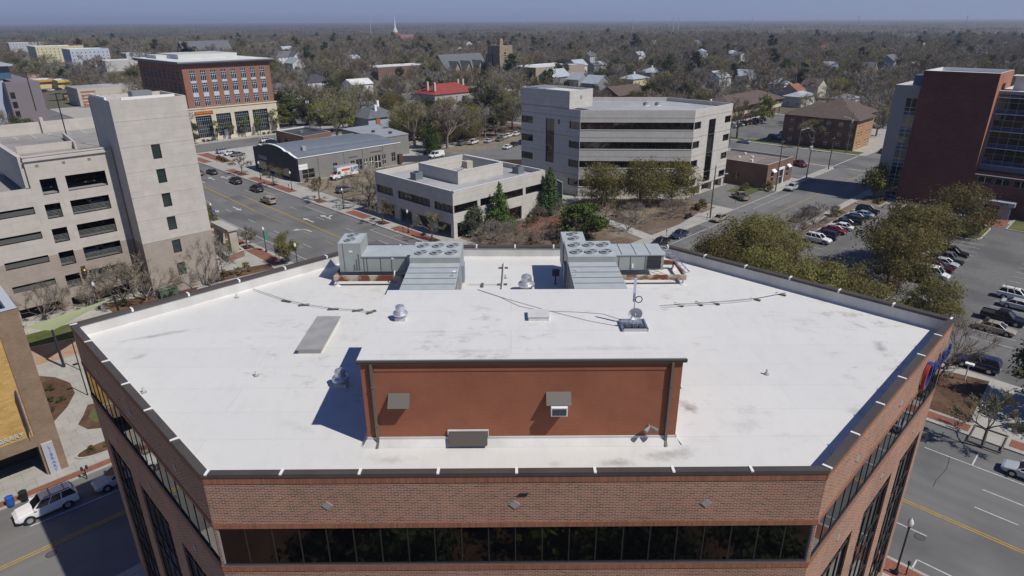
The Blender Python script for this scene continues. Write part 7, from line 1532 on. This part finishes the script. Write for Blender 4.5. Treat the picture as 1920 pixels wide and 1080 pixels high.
t = thing('motel_building', 'long two storey brown roofed building with cream balconies behind the five storey office', 'motel', (272, 136, 0)); b = MB(); b.box(256, 130, 0, 304, 143, 6.6); b.build('wall', APB, t); b = MB(); hip_roof(b, 255, 127.5, 305, 144, 6.6, 10.2, .8); b.build('roof', SHB, t)
b = MB(); b.box(255.4, 127.6, 3.0, 304, 127.8, 4.3); b.box(255.2, 127.6, 3.0, 255.4, 144, 4.3); b.build('balcony', mat('balcony_cream', (.5, .46, .36), .8), t); 
for k in range(11): b = MB(); b.box(256 + 4.7 * k, 127.7, 0, 256.3 + 4.7 * k, 128.0, 6.6); b.build('balcony_post', mat('post_brown2', (.12, .08, .06), .8), t)
keep_box(255, 128, 305, 144, 3, 10, .02)
# far church with a white spire
cx, cy = G(742, 80, 6); D_ = math.hypot(cx, cy)
t = thing('spire_church', 'distant brick church with a tall white spire and magenta brown roof', 'church', (cx, cy, 0)); k = D_ / 1000
b = MB(); b.box(cx - 4 * k, cy - 4 * k, 0, cx + 4 * k, cy + 4 * k, 19 * k); b.build('tower', mat('far_brick', (.28, .16, .10), .9), t)
b = MB(); b.lathe((cx, cy, 19 * k), [(3.9 * k, 0), (2.8 * k, 4 * k), (2.0 * k, 5 * k), (1.8 * k, 8 * k), (.12 * k, 23 * k)], 8); b.build('spire', mat('spire_white', (.5, .52, .53), .6), t)
b = MB(); b.box(cx + 3 * k, cy - 13 * k, 0, cx + 30 * k, cy + 3 * k, 8 * k); b.build('wall', mat('far_brick', (.28, .16, .10), .9), t); b = MB(); gable_roof(b, cx + 3 * k, cy - 13 * k, cx + 30 * k, cy + 3 * k, 8 * k, 16 * k, 'x'); b.build('roof', mat('roof_magenta_brown', (.17, .085, .10), .7), t); keep_box(cx - 4, cy - 4, cx + 26, cy + 5, 10, 30, 0)
# left distance
x, y = G(368, 92, 14); t = house('dark roofed gothic church with small gabled turrets behind the bank', x - 16, y - 12, x + 34, y + 12, 9, 22, 'gable', 'x', rm=RGREY, wall=(.16, .08, .06), cat='church', name='gothic_church', win=False, keep=0)
for dx in (-12, -6): b = MB(); gable_roof(b, x + dx - 3, y - 16, x + dx + 3, y - 6, 10, 17, 'y'); b.build('gable_roof', RGREY, t); b = MB(); b.box(x + dx - 2.8, y - 15.8, 0, x + dx + 2.8, y - 12, 10); gable_wall(b, x + dx - 2.8, y - 15.8, x + dx + 2.8, y - 12, 10, 16.5, 'y'); o = b.build('gable_wall', WALLPAINT, t); o.color = (.3, .16, .1, 1)
def px_block(label, p0, p1, zt, depth, wall, rm=RWHT, cat='building', name='building', win=True, keep=.05):
    """block whose top front edge runs from pixel p0 to p1 at height zt"""
    a, c = G(*p0, zt), G(*p1, zt); return house(label, min(a[0], c[0]), (a[1] + c[1]) / 2, max(a[0], c[0]), (a[1] + c[1]) / 2 + depth, zt, 0, 'flat', rm=rm, wall=wall, cat=cat, name=name, win=win, keep=keep, low=.1, kk=.95)
px_block('cream yellow four storey block in the left distance', (80, 89), (140, 84), 16.5, 40, (.55, .51, .34)); px_block('grey blue glazed block on a brick base in the left distance', (135, 93), (198, 90), 17, 30, (.42, .46, .52)); px_block('long low pale building at the far left distance', (18, 81), (86, 79), 13, 30, (.42, .43, .45)); px_block('reddish building between the cream and grey blocks', (134, 84), (155, 84), 17, 20, (.25, .12, .09), rm=RUST2)
px_block('long white warehouse far in the left woods', (192, 66), (242, 65), 12, 40, (.6, .6, .58), win=False); px_block('grey low building with a white roof left of the bank', (203, 115), (250, 111), 9, 25, (.45, .44, .42), win=False); px_block('white roofed building just left of the bank cornice', (235, 100), (300, 98), 11, 20, (.5, .5, .49), win=False)
t = px_block('beige flat roofed building with red and white striped end wall', (150, 168), (250, 158), 9, 22, (.44, .41, .35), rm=ROOFG, keep=.0)
a = G(150, 168, 9); b = MB()
for k in range(5): b.box(a[0] - .15, a[1] - .12, .8 + 1.6 * k, a[0] + 6.5, a[1] - .02, 1.7 + 1.6 * k)
b.build('wall_stripes', mat('stripe_red_brown', (.30, .12, .08), .8), t)
for lb, p0, p1, wc, rc in (('orange fronted shop in the far shop row', (48, 151), (104, 149), (.60, .30, .05), (.55, .28, .04)), ('yellow fronted shop in the far shop row', (106, 151), (130, 150), (.62, .5, .04), (.6, .48, .03))):
    t = px_block(lb, p0, p1, 5.5, 18, (.58, .48, .28), cat='shop', name='shop', win=False); a, c = G(*p0, 5.5), G(*p1, 5.5); b = MB(); b.box(min(a[0], c[0]), (a[1] + c[1]) / 2 - 1.2, 4.2, max(a[0], c[0]), (a[1] + c[1]) / 2 - .05, 5.6); b.build('shop_fascia', mat('fascia_%d' % int(rc[1] * 100), rc, .6), t)
px_block('rust roofed low row behind the orange shop', (45, 141), (95, 140), 6.5, 12, (.4, .3, .25), rm=RUST2, win=False)
t = thing('corner_office_tower', 'modern red tan and grey panelled building at the left picture edge behind the deck', 'office building', (44, 300, 0))
X1, YF = 46.5, 268.; b = MB(); b.box(5, YF + 8, 0, 33, YF + 60, 27); b.build('red_panel_wall', mat('panel_red_brown', (.28, .115, .075), .7), t); b = MB(); b.box(5, YF + 7.9, 20, 33.2, YF + 60.2, 29); b.build('tan_panel_wall', mat('panel_tan', (.42, .32, .2), .7), t)
b = MB(); b.box(33, YF + 9, 0, 40, YF + 55, 23); b.build('white_panel_wall', mat('panel_blue_white', (.36, .40, .48), .6), t); b = MB(); b.box(33, YF + 8.6, 23, 42.5, YF + 55, 27); b.build('glass_top', mat('glass_sky_blue', (.06, .13, .19), .08, spec=.9), t); b = MB(); b.prism([(31, YF + 7), (43.5, YF + 7), (43.5, YF + 56), (31, YF + 56)], 27, 27.5); b.prism([(10, YF + 20), (38, YF + 20), (38, YF + 50), (10, YF + 50)], 28, 31); b.build('roof', RPALE, t)
b = MB(); b.box(39.6, YF + 4, 0, 49, YF + 50, 22.0); b.build('purple_panel_wall', mat('panel_mauve_grey', (.19, .165, .175), .6), t); b = MB()
for z in range(2, 20, 3): b.box(40.1, YF + 3.95, z, 41.4, YF + 4.02, z + 2)
b.build('window', GLASS, t); FOOT.append((0, YF, 52, YF + 62)); keep_box(20, YF, 49, YF + 40, 8, 30, 0)
t = thing('bus_shelter', 'dark green canopy shelter on the far street beyond the deck', 'shelter', (*G(117, 186), 0)); x, y = G(117, 188); b = MB(); b.box(x - 5, y - 2, 3.4, x + 6, y + 2, 3.7); b.build('roof', mat('canopy_dark_green', (.03, .07, .06), .5), t); b = MB(); b.box(x + 1, y - 1.5, 0, x + 5.5, y + 2, 3.4); b.build('tan_wall', mat('shelter_tan', (.42, .30, .17), .7), t); FOOT.append((x - 8, y - 8, x + 10, y + 8))
for k, (px_, py_, r_) in enumerate(((73, 183, 1.7), (83, 190, 1.1))):
    x, y = G(px_, py_ + 8); t = thing('parasol', 'bright blue round parasol on the far street, ' + ('larger one', 'smaller one')[k], 'parasol', (x, y, 0), group='blue parasols'); b = MB(); b.cyl((x, y, 0), (x, y, 2.6), .05, n=5); b.build('pole', WHITE, t); b = MB(); b.lathe((x, y, 2.3), [(r_ * 1.2, 0), (r_ * .7, .5), (.05, .8)], 10); b.build('canopy', mat('parasol_blue', (.02, .14, .55), .6), t)
for k, (px_, pb, pt_) in enumerate(((1156, 56, 40), (1221, 56, 38), (1229, 51, 38), (1347, 51, 39), (1517, 57, 36), (1690, 69, 38), (1888, 63, 38), (735, 48, 36))):
    d = FW + RT * (px_ - 960) / F; d /= math.hypot(d[0], d[1]); D_ = 1500 + 110 * ((k * 5) % 4); x, y = d[0] * D_, d[1] * D_; h = 40 + (44 - pt_) * D_ / F * .6
    t = thing('transmission_pylon', 'tall thin pale transmission pole above the distant woods', 'pylon', (x, y, 0), group='transmission poles on the horizon'); b = MB(); b.cyl((x, y, 0), (x, y, h), .9, .5, 6); b.build('pole', mat('pylon_pale', (.5, .49, .47), .6), t)
    b = MB(); ra = Vector((RT[0], RT[1], 0)); p = Vector((x, y, h - 3)); b.cyl(tuple(p - ra * 4), tuple(p + ra * 4), .3, n=4); b.build('crossarm', MT['pylon_pale'], t)
# small houses showing through the woods, copies of three kinds
KIT = [('pale gabled', 'gable', RPALE, (.56, .56, .54)), ('grey gabled', 'gable', RGREY, (.6, .59, .56)), ('pale hipped', 'hip', RPALE, (.5, .48, .42)), ('brown roofed', 'gable', RBRN, (.5, .46, .4))]
protoH, rh = {}, random.Random(23)
for k in range(64):
    px_, py_ = rh.uniform(30, 1890), 62 + 95 * rh.random() ** 1.1
    if 560 < px_ < 1010 and py_ > 95 or 980 < px_ < 1380 and py_ > 128 or px_ < 520 and py_ > 92 or px_ > 1640 and py_ > 115: continue
    x, y = G(px_, py_, 8)
    if any(a - 6 < x < c + 6 and b_ - 6 < y < d + 6 for a, b_, c, d in FOOT): continue
    i = rh.randrange(4); zone = 'left half of the woods' if px_ < 900 else 'right half of the woods'; lb = 'small ' + KIT[i][0] + ' house showing between bare trees in the ' + zone; w_, d_ = 12.5, 10
    if i not in protoH:
        protoH[i] = house(lb, x - w_ / 2, y - d_ / 2, x + w_ / 2, y + d_ / 2, 6.2, 9.8, KIT[i][1], 'xy'[i % 2], KIT[i][2], KIT[i][3], group=lb + 's', low=.7, kk=.9, keep=.1)
    else:
        c = copy_tree(protoH[i]); placed(c, (x, y, 0), rad(90) * rh.randrange(2), lb, lb + 's', rh.uniform(.85, 1.2)); keep_box(x - w_ / 2, y - d_ / 2, x + w_ / 2, y + d_ / 2, 5, 9.8, .1, .9)
# ---------------------------------------------------------------- individual trees between and beyond the houses
FLW = leaf_tree(99, 7.5, 3.2, 2, leafmat('white_blossom', (.55, .54, .52), (.16, .16, .08)), BARK, 1500, .34, blobs=20)
tree(SPR[0], 'spring_tree', 'large bright green spring tree behind the grey annexe', 'tree', 136.5, 229, 1.25); tree(SPR[1], 'spring_tree', 'bright green spring tree beside the large one behind the annexe', 'tree', 131, 237, 1.15); tree(SPR[1], 'spring_tree', 'yellow green tree between the bank and the utility pole', 'tree', 126, 256, .85)
tree(SPR[0], 'spring_tree', 'yellow green tree at the left of the brown apartments', 'tree', 265, 118, 1.15); tree(CON[0], 'cedar_tree', 'broad dark green tree at the end of the grey annexe', 'tree', 132, 168, 1.1); tree(OAK[0], 'live_oak', 'round evergreen beside the grey annexe by the white van', 'tree', 136, 175, .85)
for k, (x, y) in enumerate(((192, 284), (197, 278), (200, 288), (188, 291), (205, 282))): tree(FLW, 'blossom_tree', 'small white blossoming tree above the workshop', 'tree', x, y, 1.0, group='white blossoming trees')
tree(BIG[1], 'bare_tree', 'great bare tree left of the red roofed house', 'tree', 189, 268, 1.0); tree(BIG[0], 'bare_tree', 'great bare branching tree behind the brown apartments', 'tree', 276, 99, 1.1); tree(BIG[1], 'bare_tree', 'great bare tree left of the white house right of the five storey office', 'tree', 318, 178, 1.0); tree(BIG[0], 'bare_tree', 'bare branching tree right of the bank wall', 'tree', 135, 290, 1.0)
r_ = random.Random(5)
ZONE = [('bare', BARE, 'bare grey brown tree', 66), ('ever', DRK, 'dark evergreen tree', 13), ('oak', OAK, 'olive green live oak', 12), ('pine', PIN, 'tall pine', 4), ('green', SPR, 'fresh green tree', 5)]
ZONE = [(a, b_, c, n) for (a, b_, c, _), n in zip(ZONE, (58, 12, 19, 4, 7))]
pool = [z for z in ZONE for _ in range(z[3])]
def blocked(x, y, h, rr):
    if any(a < x < c and b_ < y < d for a, b_, c, d in FOOT): return True
    d = math.hypot(x, y); p0 = PXY((x, y, 0)); p1 = PXY((x, y, h)); hw = rr * F / d
    for a, b_, c, e, dist in KEEP:
        if d < dist and p0[0] + hw > a and p0[0] - hw < c and p1[1] < e and p0[1] > b_: return True
    return False
placedT = []; near_t = []
for k, (x, y) in enumerate(((167, 189), (182, 192), (160, 197), (203, 200), (198, 216), (142, 195), (213, 218))): tree((OAK, DRK, OAK)[k % 3][k % 3], 'thicket_evergreen', 'olive evergreen in the thicket between the red roofed house and five storey office', 'tree', x, y, 1.15 + .1 * (k % 3), group='evergreens between the red roof and the office', z=0); placedT.append((x, y))
# dense planting where the photograph shows it
for k, (x, y, p, s) in enumerate([(146 + 4.6 * (i % 6) + r_.uniform(-1, 1), 178 + 7 * (i // 6) + r_.uniform(-1.5, 1.5), (OAK, DRK, BARE, OAK, OAK, BARE)[(i * 5 + i // 6) % 6], r_.uniform(.85, 1.15)) for i in range(36)]):
    if blocked(x, y, 9, 3): continue
    tree(p[k % len(p)], 'wooded_lot_tree', ('bare tree' if p is BARE else 'evergreen tree') + ' in the thicket left of the five storey office', 'tree', x, y, s * (.75 if p is BARE else .9), group=('bare' if p is BARE else 'evergreen') + ' trees in the thicket', z=0); placedT.append((x, y))
tries = 0
while len(near_t) < 232 and tries < 30000:
    tries += 1
    a = rad(45) + r_.uniform(-rad(41), rad(41)); d = 165 + (r_.uniform(0, 1) ** .62) * 265
    x, y = d * math.cos(a), d * math.sin(a); kd, ps, lb, _ = r_.choice(pool); s = r_.uniform(.75, 1.2) * (.8 if kd in ('pine', 'green') else 1)
    if any((x - u) ** 2 + (y - v) ** 2 < 46 for u, v in placedT): continue
    if blocked(x, y, 12 * s, 4): continue
    placedT.append((x, y)); side_ = PXY((x, y, 0))[0]
    zone = 'left of the church' if side_ < 800 else 'around the church and houses' if side_ < 1150 else 'behind the five storey office' if side_ < 1450 else 'behind the brown apartments'
    near_t.append(tree(ps[r_.randrange(len(ps))], dict(bare='bare_tree', ever='evergreen_tree', oak='live_oak', pine='pine_tree', green='spring_tree')[kd], lb + ' in the neighbourhood woods ' + zone, 'tree', x, y, s, group=lb + 's ' + zone, z=0))
# ---------------------------------------------------------------- the woods as one mass
pts, idx, scl, rot = [], [], [], []
grid = {}
def far(x, y, q):
    c = (int(x // q), int(y // q))
    for i in (-1, 0, 1):
        for j in (-1, 0, 1):
            for u, v in grid.get((c[0] + i, c[1] + j), ()):
                if (x - u) ** 2 + (y - v) ** 2 < q * q: return False
    grid.setdefault(c, []).append((x, y)); return True
for u, v in placedT: grid.setdefault((int(u // 8), int(v // 8)), []).append((u, v))
n_try = 0
while len(pts) < 8200 and n_try < 60000:
    n_try += 1; a = rad(45) + r_.uniform(-rad(46), rad(46)); d = 200 + 1250 * r_.uniform(0, 1) ** .8; x, y = d * math.cos(a), d * math.sin(a)
    if d < 420 and (abs(a - rad(45)) < rad(41)) and r_.random() < .6: continue
    if blocked(x, y, 13, 4): continue
    if not far(x, y, 8.0): continue
    pts.append((x, y, -.1)); u = r_.random(); clump = math.sin(x * .013 + 1.3) * math.sin(y * .011) + .5 * math.sin(x * .031 + y * .027)
    e = .10 + .22 * (clump > .4); idx.append(r_.choice((0, 1, 2, 3, 4, 2, 3)) if u > e + .20 else 5 + r_.randrange(3) if u < e else 8 + r_.randrange(2) if u < e + .16 else 10); scl.append(r_.uniform(.7, 1.25) + .35 * (r_.random() < .12)); rot.append(r_.uniform(0, 6.28))
me = bpy.data.meshes.new('woodland'); me.from_pydata(pts, [], [])
for nm, ty, dat in (('kind_id', 'INT', idx), ('tree_scale', 'FLOAT', scl), ('tree_turn', 'FLOAT', rot)): at = me.attributes.new(nm, ty, 'POINT'); at.data.foreach_set('value', dat)
wd = bpy.data.objects.new('woodland', me); C.objects.link(wd); tag(wd, 'grey brown leafless woods with dark evergreens stretching away behind the town', 'woods', kind='stuff')
ng = bpy.data.node_groups.new('woodland', 'GeometryNodeTree'); ng.interface.new_socket('Geometry', in_out='INPUT', socket_type='NodeSocketGeometry'); ng.interface.new_socket('Geometry', in_out='OUTPUT', socket_type='NodeSocketGeometry')
N, Lk = ng.nodes, ng.links; gi = N.new('NodeGroupInput'); go = N.new('NodeGroupOutput'); jn = N.new('GeometryNodeJoinGeometry')
def attr(nm, ty):
    a = N.new('GeometryNodeInputNamedAttribute'); a.data_type = ty; a.inputs[0].default_value = nm; return [o for o in a.outputs if o.enabled][0]
aid, asc, atr = attr('kind_id', 'INT'), attr('tree_scale', 'FLOAT'), attr('tree_turn', 'FLOAT')
cx_ = N.new('ShaderNodeCombineXYZ'); Lk.new(atr, cx_.inputs[2])
def first_tree(me):
    for o in C.objects:
        if o.type == 'MESH' and o.data == me: return o
    o = bpy.data.objects.new('crown', me); return o
for k, pr in enumerate(BARE + DRK + OAK[:2] + PIN):
    j2 = N.new('GeometryNodeJoinGeometry')
    for me_ in pr:
        oi = N.new('GeometryNodeObjectInfo'); oi.inputs[0].default_value = first_tree(me_); oi.transform_space = 'ORIGINAL'; Lk.new(oi.outputs['Geometry'], j2.inputs[0])
    cmp_ = N.new('FunctionNodeCompare'); cmp_.data_type = 'INT'; cmp_.operation = 'EQUAL'; ai = [i for i in cmp_.inputs if i.enabled]; Lk.new(aid, ai[0]); ai[1].default_value = k
    ip = N.new('GeometryNodeInstanceOnPoints'); Lk.new(gi.outputs[0], ip.inputs['Points']); Lk.new(cmp_.outputs[0], ip.inputs['Selection']); Lk.new(j2.outputs[0], ip.inputs['Instance']); Lk.new(cx_.outputs[0], ip.inputs['Rotation']); Lk.new(asc, ip.inputs['Scale']); Lk.new(ip.outputs[0], jn.inputs[0])
Lk.new(jn.outputs[0], go.inputs[0]); wd.modifiers.new('woodland', 'NODES').node_group = ng
# far canopy to the horizon
nr = np.random.default_rng(3); na, nrg = 1500, 170; ang = np.linspace(rad(-6), rad(96), na); rr = 1380 * (26000 / 1380) ** (np.linspace(0, 1, nrg) ** 1.15)
AA, RR = np.meshgrid(ang + 0, rr); AA = AA + nr.uniform(-.5, .5, AA.shape) * (ang[1] - ang[0]); hgt = 7 + 9 * nr.uniform(0, 1, AA.shape) ** 1.3 + 2.5 * np.sin(RR * np.cos(AA) * .004) * np.sin(RR * np.sin(AA) * .005); hgt[0] = 0
v = np.stack([RR * np.cos(AA), RR * np.sin(AA), hgt], 2).reshape(-1, 3); i0 = (np.arange(nrg - 1)[:, None] * na + np.arange(na - 1)[None]).ravel(); fq = np.stack([i0, i0 + na, i0 + na + 1, i0 + 1], 1)
me = bpy.data.meshes.new('far_woods'); me.vertices.add(len(v)); me.vertices.foreach_set('co', v.ravel()); me.loops.add(fq.size); me.loops.foreach_set('vertex_index', fq.ravel()); me.polygons.add(len(fq)); me.polygons.foreach_set('loop_start', np.arange(0, fq.size, 4)); me.polygons.foreach_set('loop_total', np.full(len(fq), 4)); me.update(calc_edges=True)
me.materials.append(mat('far_canopy', (.102, .093, .074), .95, (.03, .036, .024), .010, detail=12, lo=.40, hi=.58, c3=(.105, .092, .075), s3=.003))
fo = bpy.data.objects.new('far_woods', me); C.objects.link(fo); tag(fo, 'continuous far forest reaching to the flat horizon', 'woods', kind='stuff')
# ================================================================ the air
b = MB(); b.prism(rect(-16000, -16000, 27000, 27000), -1.2, 130); hz = b.build('haze', bpy.data.materials.new('haze_air')); hz['kind'] = 'stuff'
m_ = hz.data.materials[0]; m_.use_nodes = True; t_ = m_.node_tree
for n_ in list(t_.nodes):
    if n_.type == 'BSDF_PRINCIPLED': t_.nodes.remove(n_)
pv = t_.nodes.new('ShaderNodeVolumePrincipled'); pv.inputs['Color'].default_value = (.70, .80, 1, 1); pv.inputs['Density'].default_value = 1.3e-4; pv.inputs['Anisotropy'].default_value = .2
t_.links.new(pv.outputs[0], t_.nodes['Material Output'].inputs['Volume'])
